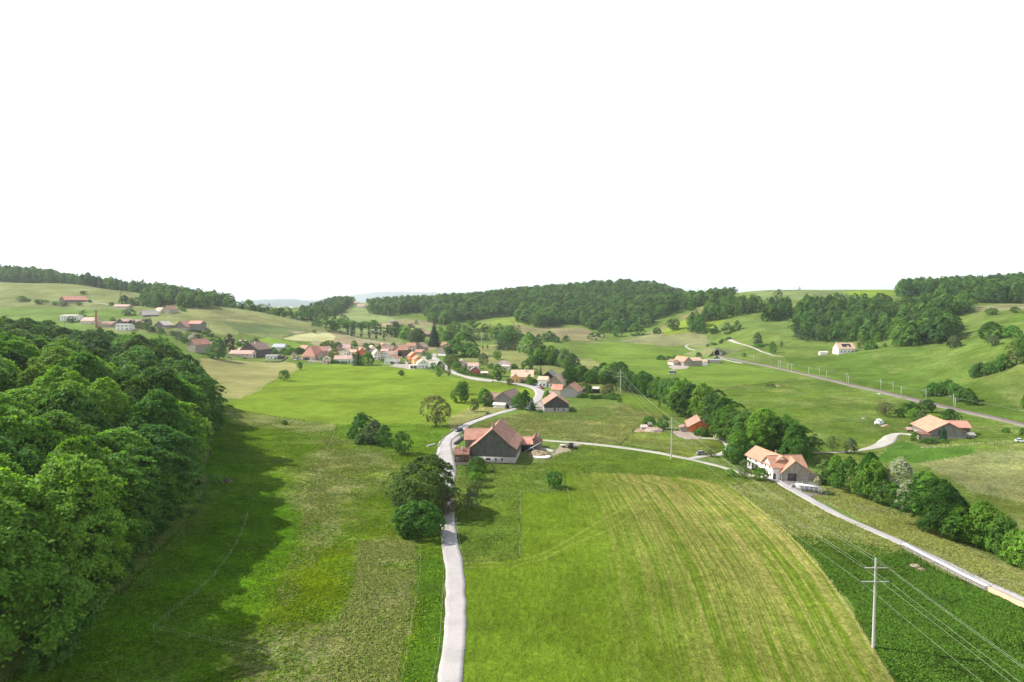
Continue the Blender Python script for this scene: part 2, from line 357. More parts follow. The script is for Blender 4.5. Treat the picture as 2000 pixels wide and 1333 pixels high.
def mixc(nt, fac, a, b, typ='MIX'):
    n = N(nt, "ShaderNodeMixRGB"); n.blend_type = typ
    for i, x in (("Fac", fac), ("Color1", a), ("Color2", b)):
        if isinstance(x, (int, float)): n.inputs[i].default_value = x
        elif isinstance(x, tuple): n.inputs[i].default_value = (*x[:3], 1)
        else: nt.links.new(x, n.inputs[i])
    return n.outputs[0]
def attr(nt, name):
    n = N(nt, "ShaderNodeAttribute"); n.attribute_name = name; return n
def bump(nt, h, strength, dist, b):
    n = N(nt, "ShaderNodeBump"); n.inputs["Strength"].default_value = strength; n.inputs["Distance"].default_value = dist
    nt.links.new(h, n.inputs["Height"]); nt.links.new(n.outputs[0], b.inputs["Normal"]); return n

gm, nt, b = new_mat("meadow")
pos = N(nt, "ShaderNodeNewGeometry").outputs["Position"]
mp1 = N(nt, "ShaderNodeMapping"); mp1.inputs["Scale"].default_value = (1, 1, .2); nt.links.new(pos, mp1.inputs[0]); vec = mp1.outputs[0]
col = attr(nt, "field_colour").outputs["Color"]; dry = attr(nt, "dryness").outputs["Fac"]; tuf = attr(nt, "tufts").outputs["Fac"]
pav = attr(nt, "trodden").outputs["Fac"]; strp = attr(nt, "rows").outputs["Fac"]; sco = attr(nt, "across").outputs["Fac"]
big = noise(nt, vec, .018, 4); mid = noise(nt, vec, .11, 5, .62, .6); fine = noise(nt, vec, .75, 4, .7, .8); tiny = noise(nt, vec, 2.6, 3, .7)
bfac = mrange(nt, big, .32, .68, .80, 1.2); mfac = math_(nt, 'MULTIPLY_ADD', math_(nt, 'SUBTRACT', mrange(nt, mid, .3, .7, .68, 1.32), 1.0), math_(nt, 'ADD', math_(nt, 'MULTIPLY', tuf, .85), .12), 1.0)
f1 = mrange(nt, fine, .28, .72, -.5, .5, False); f2 = mrange(nt, tiny, .28, .72, -.55, .55, False)
ff = math_(nt, 'MULTIPLY_ADD', math_(nt, 'ADD', f1, f2), math_(nt, 'MULTIPLY', math_(nt, 'ADD', tuf, .25), .8), 1.0)
val = math_(nt, 'MULTIPLY', math_(nt, 'MULTIPLY', bfac, mfac), ff)
# dry straw-coloured patches: large patches broken up by tufts
patch = math_(nt, 'ADD', noise(nt, vec, .032, 5, .6, .5), math_(nt, 'MULTIPLY', math_(nt, 'SUBTRACT', math_(nt, 'ADD', math_(nt, 'MULTIPLY', noise(nt, vec, .35, 5, .75, 1.0), .55), math_(nt, 'MULTIPLY', noise(nt, vec, 1.3, 4, .8, .6), .45)), .5), 1.5))
dfac = mrange(nt, math_(nt, 'ADD', patch, math_(nt, 'MULTIPLY', dry, .32)), .56, .74, 0, 1)
dfac = math_(nt, 'MULTIPLY', dfac, mrange(nt, dry, 0, .5, 0, .85, False))
c1 = mixc(nt, dfac, col, alb((180,186,122)))
# warm and cool greens
c2 = mixc(nt, math_(nt, 'MULTIPLY', mrange(nt, noise(nt, vec, .05, 4, .6, .3), .35, .65, 0, 1), math_(nt, 'MULTIPLY', tuf, .35)), c1, mixc(nt, 1.0, c1, (1.35, 1.06, .55), 'MULTIPLY'))
# mown rows
cmb = N(nt, "ShaderNodeCombineXYZ"); nt.links.new(sco, cmb.inputs[0])
sy = N(nt, "ShaderNodeSeparateXYZ"); nt.links.new(pos, sy.inputs[0])
nt.links.new(math_(nt, 'MULTIPLY', sy.outputs["Y"], .009), cmb.inputs[1])
r1 = noise(nt, cmb.outputs[0], .55, 5, .8); r2 = noise(nt, cmb.outputs[0], 1.9, 3, .7)
mfade = math_(nt, 'MULTIPLY', mrange(nt, sco, 12, 42, .04, 1.0), mrange(nt, sy.outputs['Y'], 95, 190, .55, 1))
rows = mrange(nt, math_(nt, 'ADD', math_(nt, 'MULTIPLY', r1, .55), math_(nt, 'MULTIPLY', r2, .45)), .425, .57, 0, 1)
rows = math_(nt, 'MULTIPLY', math_(nt, 'MULTIPLY', rows, mrange(nt, fine, .3, .6, .6, 1)), mfade)
c3 = mixc(nt, math_(nt, 'MULTIPLY', math_(nt, 'MULTIPLY', rows, strp), .95), c2, alb((212,198,122)))
cmb2 = N(nt, "ShaderNodeCombineXYZ"); nt.links.new(sco, cmb2.inputs[0]); nt.links.new(math_(nt, 'MULTIPLY', sy.outputs["Y"], .2), cmb2.inputs[1])
r3 = mrange(nt, noise(nt, cmb2.outputs[0], 1.1, 3, .7), .3, .7, .84, 1.14)
val = math_(nt, 'MULTIPLY', val, math_(nt, 'MULTIPLY_ADD', strp, math_(nt, 'SUBTRACT', r3, 1.0), 1.0))
c4 = mixc(nt, 1.0, c3, (1, 1, 1), 'MULTIPLY')
vm = N(nt, "ShaderNodeVectorMath", operation='SCALE'); nt.links.new(c4, vm.inputs[0]); nt.links.new(val, vm.inputs["Scale"])
nt.links.new(vm.outputs[0], b.inputs["Base Color"])
b.inputs["Specular IOR Level"].default_value = 0.0
hh = math_(nt, 'ADD', math_(nt, 'MULTIPLY', fine, 1.0), math_(nt, 'ADD', math_(nt, 'MULTIPLY', tiny, .35), math_(nt, 'MULTIPLY', mid, .8)))
hh = math_(nt, 'MULTIPLY', hh, math_(nt, 'ADD', tuf, .2))
bump(nt, hh, 1.0, 1.1, b)

vid = np.arange(NR * NAa).reshape(NR, NAa)
q = np.stack([vid[:-1, :-1], vid[1:, :-1], vid[1:, 1:], vid[:-1, 1:]], -1).reshape(-1, 4)[:, ::-1]
me = mesh_np("terrain", np.stack([X, Y, Z], 1), q, gm, smooth=True)
ca = me.attributes.new("field_colour", 'FLOAT_COLOR', 'POINT'); ca.data.foreach_set("color", np.concatenate([Cc, np.ones((len(X), 1))], 1).astype(np.float32).ravel())
for nm, arr in (("dryness", DRY), ("tufts", TUF), ("trodden", PAV), ("rows", STR), ("across", SCO)):
    at = me.attributes.new(nm, 'FLOAT', 'POINT'); at.data.foreach_set("value", arr.astype(np.float32))
link("terrain", me, kind="structure")
# distant blue hills far beyond the valley
def ridge(name, D, prof, depth, col_):
    us = np.linspace(prof[0][0], prof[-1][0], 160); vs = np.interp(us, [p[0] for p in prof], [p[1] for p in prof])
    rows_ = []
    for k, s in enumerate(np.linspace(-1, 1, 15)):
        hgt = (CAMZ + (HORIZON - vs) / F * D) * max(0, 1 - s * s) ** .7
        hgt = hgt * (1 + .05 * np.sin(us * .21 + k) + .03 * np.sin(us * .5 + 2 * k)) if abs(s) > .05 else hgt
        rows_.append(np.stack([(us - 1000) / F * D * (1 + s * depth / D), np.full_like(us, D + s * depth), np.maximum(hgt, 2 if abs(s) < 1 else -5)], 1))
    Vv = np.concatenate(rows_); ii = np.arange(15 * 160).reshape(15, 160)
    qq = np.stack([ii[:-1, :-1], ii[:-1, 1:], ii[1:, 1:], ii[1:, :-1]], -1).reshape(-1, 4)
    m_, nt_, b_ = new_mat(name); p_ = N(nt_, "ShaderNodeNewGeometry").outputs["Position"]
    nt_.links.new(mixc(nt_, mrange(nt_, noise(nt_, p_, .0012, 5), .35, .65, 0, 1), col_, tuple(x * .6 for x in col_)), b_.inputs["Base Color"])
    link(name, mesh_np(name, Vv, qq, m_, True), kind="structure")
ridge("hills", 11000, [(380,600),(440,594),(465,589),(500,586),(540,585),(570,584),(600,588),(625,594),(680,596),(760,597)], 900, (.04, .09, .10))
ridge("mountains", 17000, [(300,600),(420,594),(520,590),(620,586),(690,577),(740,571),(800,571),(900,573),(1000,572),(1100,580),(1200,592)], 1500, (.04, .08, .11))
print("terrain", time.time() - T0)
# ---------------------------------------------------------------- roads, tracks, railway
def smooth(pts, step=2.0):
    """a smooth line through world points, as an (n,2) array"""
    p = [np.array((q[0], q[1])) for q in pts]; p = [2 * p[0] - p[1]] + p + [2 * p[-1] - p[-2]]
    out = []
    for i in range(1, len(p) - 2):
        a, b, c, d = p[i - 1:i + 3]; n = max(2, int(np.linalg.norm(c - b) / step))
        for k in range(n):
            t = k / n; out.append(.5 * ((2 * b) + (-a + c) * t + (2 * a - 5 * b + 4 * c - d) * t * t + (-a + 3 * b - 3 * c + d) * t ** 3))
    out.append(p[-2]); return np.array(out)
def normals2(L):
    d = np.gradient(L, axis=0); d /= np.linalg.norm(d, axis=1)[:, None] + 1e-9
    return np.stack([-d[:, 1], d[:, 0]], 1)
def ribbon(name, line, width, mat, lift=.07, nx=6, skirt=.35, level=False, kind_edge=False, **props):
    nrm = normals2(line); w = np.interp(np.linspace(0, 1, len(line)), np.linspace(0, 1, len(np.atleast_1d(width))), np.atleast_1d(width)) / 2
    if kind_edge: w = w + np.convolve(np.random.default_rng(len(line)).normal(0, .16, len(line)), np.ones(3) / 3, 'same')
    cols = []
    offs = np.linspace(-1, 1, nx)
    zc = ground(line[:, 0], line[:, 1])
    for s in np.concatenate([[-1.0], offs, [1.0]]):
        xy = line + nrm * (w * s)[:, None]; z = (zc if level else ground(xy[:, 0], xy[:, 1])) + lift
        cols.append([xy[:, 0], xy[:, 1], z])
    cols = np.array(cols); cols[0, 2] -= skirt; cols[-1, 2] -= skirt
    n = len(line); V = cols.transpose(2, 0, 1).reshape(-1, 3); ii = np.arange(n * (nx + 2)).reshape(n, nx + 2)
    qq = np.stack([ii[:-1, :-1], ii[:-1, 1:], ii[1:, 1:], ii[1:, :-1]], -1).reshape(-1, 4)[:, ::-1]
    me = mesh_np(name, V, qq, mat, False)
    return link(name, me, **props)
def road_mat(name, c, c2, s=.5):
    m, nt, b = new_mat(name); pos = N(nt, "ShaderNodeNewGeometry").outputs["Position"]
    a = mixc(nt, mrange(nt, noise(nt, pos, .12, 5, .65), .35, .65, 0, 1), c, c2)
    a = mixc(nt, mrange(nt, noise(nt, pos, 2.5, 4, .7), .45, .75, 0, .4), a, tuple(x * .55 for x in c))
    a = mixc(nt, mrange(nt, noise(nt, pos, .5, 6, .75, 1.5), .56, .66, 0, .35), a, tuple(x * .62 for x in c))
    nt.links.new(a, b.inputs["Base Color"]); bump(nt, noise(nt, pos, 6, 3), .3, .05, b); return m
M_ASPH = road_mat("pale_asphalt", (.36, .335, .325), (.43, .40, .385))
M_GRAV = road_mat("gravel_track", (.44, .42, .37), (.34, .32, .26))
M_TRACK = road_mat("dirt_track", (.36, .35, .28), (.25, .26, .17))
RL = {}
def road(key, name, pts, width, mat, **k):
    L = smooth([P(*q) for q in pts], 1.5); RL[key] = L
    return ribbon(name, L, width, mat, kind="structure", kind_edge=True, **k)
road("main", "road", [(882,1460),(879,1333),(888,1249),(890,1171),(887,1105),(878,1060),(874,1010),(873,960),(874,925),(871,903),(869,880),(871,862),(885,850),(898,841),(914,829),(938,820),(960,812),(984,805),(1010,798),(1036,789)],
     [3.75,3.7,3.7,3.8,4.0,3.8,3.7,3.7,4.4,6.4,6.8,5.8,4.8,4.3,4.2,4.1,4.1,4.2,4.4,4.6], M_ASPH)
road("main2", "road", [(1036,789),(1046,784),(1053,776),(1055,766),(1046,759),(1030,754),(1010,750),(985,746),(960,743),(935,740),(912,736),(893,731),(879,724),(868,715),(858,706),(848,699),(838,692)], [4.6,6,6.5,6,5.5,5,5,5,5,5,5,5,5,5.5,6,6,6], M_ASPH, lift=.09)
road("farm", "road", [(1058,860),(1080,862),(1108,864),(1135,866),(1165,869),(1200,873),(1245,879),(1285,885),(1320,892),(1345,897),(1372,903),(1400,910),(1425,917),(1455,926),(1480,931),(1500,934)], [2.2,2.6,2.8,3,3,3,3,3,3,3,2.8,2.6,2.6,2.6,2.8,3], M_GRAV)
road("right", "road", [(1496,932),(1515,938),(1540,952),(1565,966),(1600,986),(1645,1010),(1690,1030),(1730,1047),(1770,1065),(1810,1084),(1850,1103),(1890,1123),(1930,1143),(1970,1160),(2010,1180),(2120,1235)], [3.4,3.4,3.3,3.2,3,3,3,3,3,3,3,3,3,3,3,3], M_ASPH, lift=.1)
road("red", "path", [(1345,897),(1362,894),(1380,891),(1400,889),(1416,886),(1424,881),(1425,874),(1419,866),(1410,860),(1392,857),(1370,857)], [3,2.4,2.6,3.2,4.4,4.4,3.6,3,2.4,2.2,2.2], M_GRAV)
road("east", "path", [(1575,884),(1600,884),(1640,884),(1670,881),(1700,876),(1722,869),(1735,860),(1742,852),(1753,848),(1770,848),(1792,852)], [1.2,1.4,1.6,2,3.2,5,6,6,5,3.2,3], M_GRAV)
road("hill", "path", [(1418,664),(1426,665),(1440,670),(1458,675),(1475,681),(1490,688),(1508,694),(1530,697)], [4,4.5,3,2.6,2.6,2.4,2,1.2], M_GRAV)
road("rail_path", "path", [(1372,670),(1350,672),(1340,676),(1345,681),(1360,686),(1378,691),(1400,698),(1420,704),(1450,710)], [2,3,4,3.6,3,2.6,2.2,2.2,4], M_GRAV)
road("village", "path", [(674,654),(690,659),(706,663),(722,666),(740,669),(765,673),(790,677),(820,680),(850,683)], [2.5,2.5,2.5,3,3,3,3,3,3], M_TRACK)
road("village2", "path", [(690,656),(720,657),(745,658),(770,660)], [2,2,2,2], M_TRACK)
road("upper", "path", [(150,592),(170,591),(190,592),(212,595)], [3.5,3,3,4], M_TRACK)
# a strip of verge soil beside the road is left to the meadow; small drain grates across the main road edges
# railway
rail_px = [(1400,695),(1415,699),(1450,706),(1485,713),(1520,720),(1560,729),(1600,738),(1650,750),(1700,761),(1750,773),(1800,785),(1850,797),(1900,808),(1950,819),(2000,831),(2100,856),(2200,882)]
RAIL = smooth([P(*q) for q in rail_px], 2.0)
M_BAL, nt, b = new_mat("ballast"); pos = N(nt, "ShaderNodeNewGeometry").outputs["Position"]
nt.links.new(mixc(nt, mrange(nt, noise(nt, pos, 1.8, 4, .7), .3, .7, 0, 1), (.115, .09, .085), (.24, .2, .19)), b.inputs["Base Color"]); bump(nt, noise(nt, pos, 5, 3), .8, .1, b)
ribbon("railway_embankment", RAIL, 5.6, road_mat("embankment_gravel", (.24, .22, .19), (.15, .16, .11)), lift=.25, skirt=.8, kind="structure")
ribbon("railway_ballast", RAIL, 3.6, M_BAL, lift=.5, skirt=.3, kind="structure")
M_STEEL, nt, b = new_mat("rail_steel"); b.inputs["Base Color"].default_value = (.16, .12, .10, 1); b.inputs["Metallic"].default_value = .6; b.inputs["Roughness"].default_value = .45
for s in (-1, 1):
    ribbon("railway_track", RAIL + normals2(RAIL) * .72 * s, .16, M_STEEL, lift=.68, nx=2, skirt=.2, kind="structure")
print("roads", time.time() - T0)
# ---------------------------------------------------------------- trees
def leaf_mat(name, c, c2, var=.25, trans=.34):
    m, nt, b = new_mat(name)
    oi = N(nt, "ShaderNodeObjectInfo"); tint = attr(nt, "tint").outputs["Fac"]; pos = N(nt, "ShaderNodeNewGeometry").outputs["Position"]
    rnd = math_(nt, 'FRACT', math_(nt, 'ADD', oi.outputs["Random"], tint))
    n1 = noise(nt, pos, .35, 3, .6)
    k = math_(nt, 'ADD', math_(nt, 'MULTIPLY', rnd, .6), math_(nt, 'MULTIPLY', mrange(nt, n1, .3, .7, 0, 1), .4))
    colr = mixc(nt, k, c, c2)
    br = mrange(nt, math_(nt, 'FRACT', math_(nt, 'MULTIPLY', rnd, 7.31)), 0, 1, 1 - var, 1 + var, False)
    n2 = mrange(nt, noise(nt, pos, 1.6, 2, .6), .3, .7, .75, 1.25)
    vm = N(nt, "ShaderNodeVectorMath", operation='SCALE'); nt.links.new(colr, vm.inputs[0]); nt.links.new(math_(nt, 'MULTIPLY', br, n2), vm.inputs["Scale"])
    nt.links.new(vm.outputs[0], b.inputs["Base Color"]); b.inputs["Roughness"].default_value = .6; b.inputs["Specular IOR Level"].default_value = .12
    tr = N(nt, "ShaderNodeBsdfTranslucent"); t2 = N(nt, "ShaderNodeVectorMath", operation='MULTIPLY'); nt.links.new(vm.outputs[0], t2.inputs[0]); t2.inputs[1].default_value = (1.7, 1.8, .55)
    nt.links.new(t2.outputs[0], tr.inputs["Color"])
    ms = N(nt, "ShaderNodeMixShader"); ms.inputs[0].default_value = trans; nt.links.new(b.outputs[0], ms.inputs[1]); nt.links.new(tr.outputs[0], ms.inputs[2])
    nt.links.new(ms.outputs[0], nt.nodes["Material Output"].inputs["Surface"]); return m
LM = {
 'beech': leaf_mat("beech_leaves", (0.085, 0.2, 0.022), (0.18, 0.31, 0.04), 0.3),
 'oak': leaf_mat("dark_leaves", (0.05, 0.145, 0.024), (0.105, 0.215, 0.036), 0.3),
 'conifer': leaf_mat("conifer_needles", (0.018, 0.062, 0.028), (0.04, 0.095, 0.036), 0.25, .1),
 'wood': leaf_mat("hillside_leaves", (0.045, 0.125, 0.034), (0.125, 0.215, 0.044), 0.42),
 'spring': leaf_mat("young_brown_leaves", (.13, .135, .062), (.16, .17, .075), .1),
 'grey': leaf_mat("grey_green_leaves", (.10, .155, .075), (.15, .19, .10), .15),
 'silver': leaf_mat("silver_leaves", (.33, .37, .26), (.40, .43, .31), .1),
 'pale': leaf_mat("pale_leaves", (.13, .19, .055), (.18, .22, .08), .12),
 'bright': leaf_mat("bright_leaves", (0.085, 0.2, 0.024), (0.13, 0.25, 0.034), 0.2),
 'willow': leaf_mat("yellow_green_leaves", (.20, .23, .07), (.24, .26, .085), .1),
 'olive': leaf_mat("olive_leaves", (.055, .115, .026), (.095, .155, .036), .15),
 'purple': leaf_mat("purple_leaves", (.06, .028, .04), (.08, .035, .05), .15),
 'blossom': leaf_mat("blossom", (.55, .50, .36), (.45, .46, .26), .15, .1),
}
M_BARK, nt, b = new_mat("bark"); pos = N(nt, "ShaderNodeTexCoord").outputs["Object"]
nt.links.new(mixc(nt, mrange(nt, noise(nt, pos, 3, 4, .7, 1), .35, .65, 0, 1), (.07, .055, .04), (.15, .125, .10)), b.inputs["Base Color"]); bump(nt, noise(nt, pos, 6, 4), .6, .08, b)
M_BIRCH, nt, b = new_mat("pale_bark"); b.inputs["Base Color"].default_value = (.5, .47, .42, 1)
def unit(a): return a / (np.linalg.norm(a, axis=-1, keepdims=True) + 1e-9)
def quads(c, n, s, rng, asp=.62):
    """one kite-shaped leaf cluster per centre, in the plane across its normal"""
    k = len(c); n = unit(n); t = unit(np.cross(n, rng.normal(size=(k, 3)))); bt = np.cross(n, t); s = np.broadcast_to(np.asarray(s, float), (k,))[:, None]
    V = np.stack([c + t * s, c + bt * s * asp, c - t * s * .8, c - bt * s * asp], 1).reshape(-1, 3)
    return V, np.arange(4 * k).reshape(k, 4)
def crown_pts(rng, H, cb, Rr, nsp, lps, rs, ls, shape='round', lump=.28, layered=.8, fill=.35, top=1.0, jit=.55):
    nl = 9; ld = unit(rng.normal(size=(nl, 3)) * (1, 1, .8)); la = rng.uniform(.4, 1, nl)
    t = rng.uniform(0, 1, nsp) ** .85
    if shape == 'round': prof = np.sin(np.pi * np.clip(t * .86 + .12, 0, 1)) ** .55
    elif shape == 'dome': prof = np.clip(1 - (np.clip(t, 0, 1)) ** 2.6, 0, 1) ** .5 * np.clip(.72 + t * 1.2, 0, 1)
    elif shape == 'egg': prof = np.sin(np.pi * np.clip((t * .9 + .08) ** .75, 0, 1)) ** .6
    elif shape == 'column': prof = np.clip(np.sin(np.pi * np.clip(t * .9 + .06, 0, 1)), 0, 1) ** .4
    elif shape == 'flat': prof = np.sin(np.pi * np.clip(t * .62 + .3, 0, 1)) ** .7
    th = rng.uniform(0, 2 * np.pi, nsp)
    d = np.stack([np.cos(th), np.sin(th), (t - .45) * 1.6], 1); du = unit(d)
    lm = 1 + lump * (np.clip((du @ ld.T - .62) / .38, 0, 1) * la).sum(1) - lump * .35
    inn = 1 - fill * rng.uniform(0, 1, nsp) ** 1.6
    r = Rr * prof * lm * inn
    zz = cb + (H - cb) * (t * .93 + .02) * (1 + .12 * (lm - 1) * top) - fill * (1 - inn) * 2
    c = np.stack([np.cos(th) * r, np.sin(th) * r, zz], 1)
    up = np.array([0, 0, 1.0]); nrm = unit(du * (1.15 - layered * .5) + up * layered)
    C = np.repeat(c, lps, 0); Nn = np.repeat(nrm, lps, 0); k = len(C)
    a = unit(np.cross(Nn, np.array([.3, .2, 1]) + 0 * Nn)); bb = np.cross(Nn, a)
    rr = np.abs(rng.normal(0, .55, k)) * np.repeat(rs * rng.uniform(.65, 1.25, nsp), lps); ph = rng.uniform(0, 2 * np.pi, k)
    pts = C + a * (rr * np.cos(ph))[:, None] + bb * (rr * np.sin(ph))[:, None] + Nn * (rng.normal(0, .12 * rs, k) - .28 * rr ** 2 / rs)[:, None]
    nn = unit(Nn + rng.normal(0, jit, (k, 3)))
    return pts, nn, ls * rng.uniform(.7, 1.35, k)
def tube(pa, pb, ra, rb, n=6):
    pa, pb = np.array(pa, float), np.array(pb, float); d = unit(pb - pa); a = unit(np.cross(d, [.31, .9, .17])); b_ = np.cross(d, a)
    th = np.arange(n) * 2 * np.pi / n; ring = np.cos(th)[:, None] * a + np.sin(th)[:, None] * b_
    V = np.concatenate([pa + ring * ra, pb + ring * rb]); F_ = [(i, (i + 1) % n, n + (i + 1) % n, n + i) for i in range(n)]
    return V, np.array(F_)
def joinvf(parts):
    Vs, Fs, o = [], [], 0
    for V, F_ in parts: Vs.append(V); Fs.append(F_ + o); o += len(V)
    return np.concatenate(Vs), np.concatenate(Fs)
def trunk_vf(rng, H, cb, Rr, r0, nb=7, n=6, vis=.8):
    ps = []; p = np.zeros(3); p[2] = -.6; r = r0 * 1.35; path = [(p.copy(), r)]
    top = cb + (H - cb) * .7
    for i, z in enumerate(np.linspace(.6, top, 6)):
        p = np.array([rng.normal(0, .02 * H) * (i > 0), rng.normal(0, .02 * H) * (i > 0), z]); r = r0 * (1 - .8 * z / top) + .03; path.append((p, r))
    for (a, ra), (b_, rb) in zip(path, path[1:]): ps.append(tube(a, b_, ra, rb, n))
    for k in range(nb):
        j = rng.integers(2, 5); a, ra = path[j]; th = rng.uniform(0, 2 * np.pi); L = Rr * rng.uniform(.5, .85)
        m = a + np.array([math.cos(th) * L * .5, math.sin(th) * L * .5, L * .35 + (H - cb) * .08]); e = a + np.array([math.cos(th) * L, math.sin(th) * L, L * .55 + (H - cb) * .16])
        ps.append(tube(a, m, ra * .6, ra * .35, 5)); ps.append(tube(m, e, ra * .35, .04, 4))
    return joinvf(ps)
def conifer_pts(rng, H, Rr, tiers, nb, nq, ls, base=.08, droop=.35, power=.85):
    C, Nn, S = [], [], []
    for i in range(tiers):
        t = (i + rng.uniform(-.2, .2)) / tiers; z = H * (base + (1 - base) * t); L = Rr * (1 - t) ** power * rng.uniform(.82, 1.12) + .15
        k = max(4, int(nb * (1 - t * .6)))
        th0 = rng.uniform(0, 6.28)
        for j in range(k):
            th = th0 + 2 * np.pi * j / k + rng.normal(0, .18); Lj = L * rng.uniform(.7, 1.1)
            for q in range(nq):
                s = ((q + rng.uniform(.1, 1)) / nq) ** .6; w = rng.normal(0, .14 * Lj * s + .05)
                C.append((math.cos(th) * Lj * s - math.sin(th) * w, math.sin(th) * Lj * s + math.cos(th) * w, z - droop * Lj * s * s + rng.normal(0, .06)))
                Nn.append((math.cos(th) * .9 + rng.normal(0, .45), math.sin(th) * .9 + rng.normal(0, .45), .75)); S.append(ls * (.8 + .4 * s) * rng.uniform(.75, 1.25) * (.55 + .45 * (1 - t)))
    # the leader
    for z in np.linspace(H * .93, H * 1.0, 4): C.append((0, 0, z)); Nn.append((rng.normal(), rng.normal(), .4)); S.append(ls * .4)
    return np.array(C), np.array(Nn), np.array(S)
PROTO = {}
def add_proto(kind, lod, pts, H, W, trunk, rng, asp=.62):
    V, F_ = quads(*pts, rng, asp); PROTO.setdefault((kind, lod), []).append(dict(V=V, F=F_, H=H, W=W, T=trunk, me={}))
def mk(kind, lod, n, H, cb, Rr, nsp, lps, rs, ls, tr=.35, nb=7, shape='round', **kw):
    for i in range(n):
        rng = np.random.default_rng(hash((len(kind) * 31 + lod * 7 + i * 13 + int(H * 10))) % 99991)
        pts = crown_pts(rng, H, cb, Rr, nsp, lps, rs, ls, shape=shape, **kw)
        add_proto(kind, lod, pts, H, 2 * Rr, trunk_vf(rng, H, cb, Rr, tr, nb) if tr else None, rng)
# lod 0: a few hundred pixels tall, 1: ordinary, 2: far
mk('tree', 0, 5, 24, 3.0, 8.0, 300, 150, 1.75, .30, .42, 9, 'dome', lump=.6, layered=1.05, fill=.42)
mk('tree', 1, 5, 15, 1.0, 5.2, 150, 52, 1.3, .33, .32, 8, 'egg', lump=.4, layered=.55, fill=.4)
mk('tree', 2, 6, 20, .8, 5.5, 60, 24, 1.9, .75, 0, 0, 'egg', lump=.4, layered=.5, fill=.2, jit=.35)
mk('walnut', 0, 2, 15, 1.6, 7.4, 260, 100, 1.3, .24, .45, 11, 'round', lump=.45, layered=.9, fill=.6)
mk('bushtree', 0, 2, 9, .3, 5.5, 150, 95, 1.15, .30, .3, 6, 'round', lump=.3, layered=.6, fill=.4)
mk('fruit', 1, 4, 6, .8, 2.9, 85, 50, .72, .19, .16, 6, 'round', lump=.35, layered=.55, fill=.5)
mk('sparse', 1, 3, 13, 1.8, 6, 150, 46, 1.1, .22, .32, 14, 'round', lump=.3, layered=.5, fill=.6)
mk('bush', 1, 5, 4, .05, 2.6, 60, 34, .8, .26, 0, 0, 'dome', lump=.3, layered=.6, fill=.25)
mk('column', 1, 3, 18, .8, 1.5, 55, 30, .8, .32, .2, 0, 'column', lump=.15, layered=.3, fill=.4)
mk('oval', 1, 3, 15, .8, 3.6, 120, 54, 1.1, .28, .28, 6, 'egg', lump=.35, layered=.6, fill=.4)
for i in range(4):
    rng = np.random.default_rng(500 + i); add_proto('conifer', 1, conifer_pts(rng, 22, 4.2, 24, 14, 9, .62), 22, 8.4, trunk_vf(rng, 22, 2, 1, .32, 0), rng, .5)
for i in range(4):
    rng = np.random.default_rng(600 + i); add_proto('conifer', 2, conifer_pts(rng, 24, 3.8, 12, 7, 3, 1.1, base=.1), 24, 7.2, None, rng, .5)
for i in range(2):
    rng = np.random.default_rng(700 + i); add_proto('sequoia', 1, conifer_pts(rng, 28, 6.0, 36, 24, 10, .72, base=.02, droop=.2, power=.7), 28, 12, trunk_vf(rng, 28, 2, 1, .6, 0), rng, .55)
WORD = {'tree': 'tree', 'walnut': 'tree', 'bushtree': 'tree', 'fruit': 'fruit_tree', 'sparse': 'tree', 'bush': 'bush', 'column': 'poplar_tree', 'oval': 'tree', 'conifer': 'conifer_tree', 'sequoia': 'conifer_tree'}
CATW = {'tree': 'tree', 'fruit_tree': 'tree', 'bush': 'bush', 'poplar_tree': 'tree', 'conifer_tree': 'tree'}
QUEUE = []
def plant(x, y, w, h, kind, leaf, label, group=None, solo=False, bark=None, sink=0.0):
    """w, h in metres"""
    z = G(x, y); u_ = 1000 + F * x / max(y, 1); size = (w * h) / (y * y) if -120 < u_ < 2120 and y > 20 else 0
    QUEUE.append(dict(x=x, y=y, z=z - sink, w=w, h=h, kind=kind, leaf=leaf, label=label, group=group, size=size, solo=solo, bark=bark, D=y))
def tree(u, v, wpx, hpx, kind, leaf, label, group=None, D=None, bark=None):
    p = PD(u, D) if D else P(u, v); m = p[1] / F
    if D and v: # a hidden foot: height is measured from the real ground to the seen top
        pass
    plant(p[0], p[1], wpx * m, hpx * m, kind, leaf, label, group, solo=True, bark=bark)
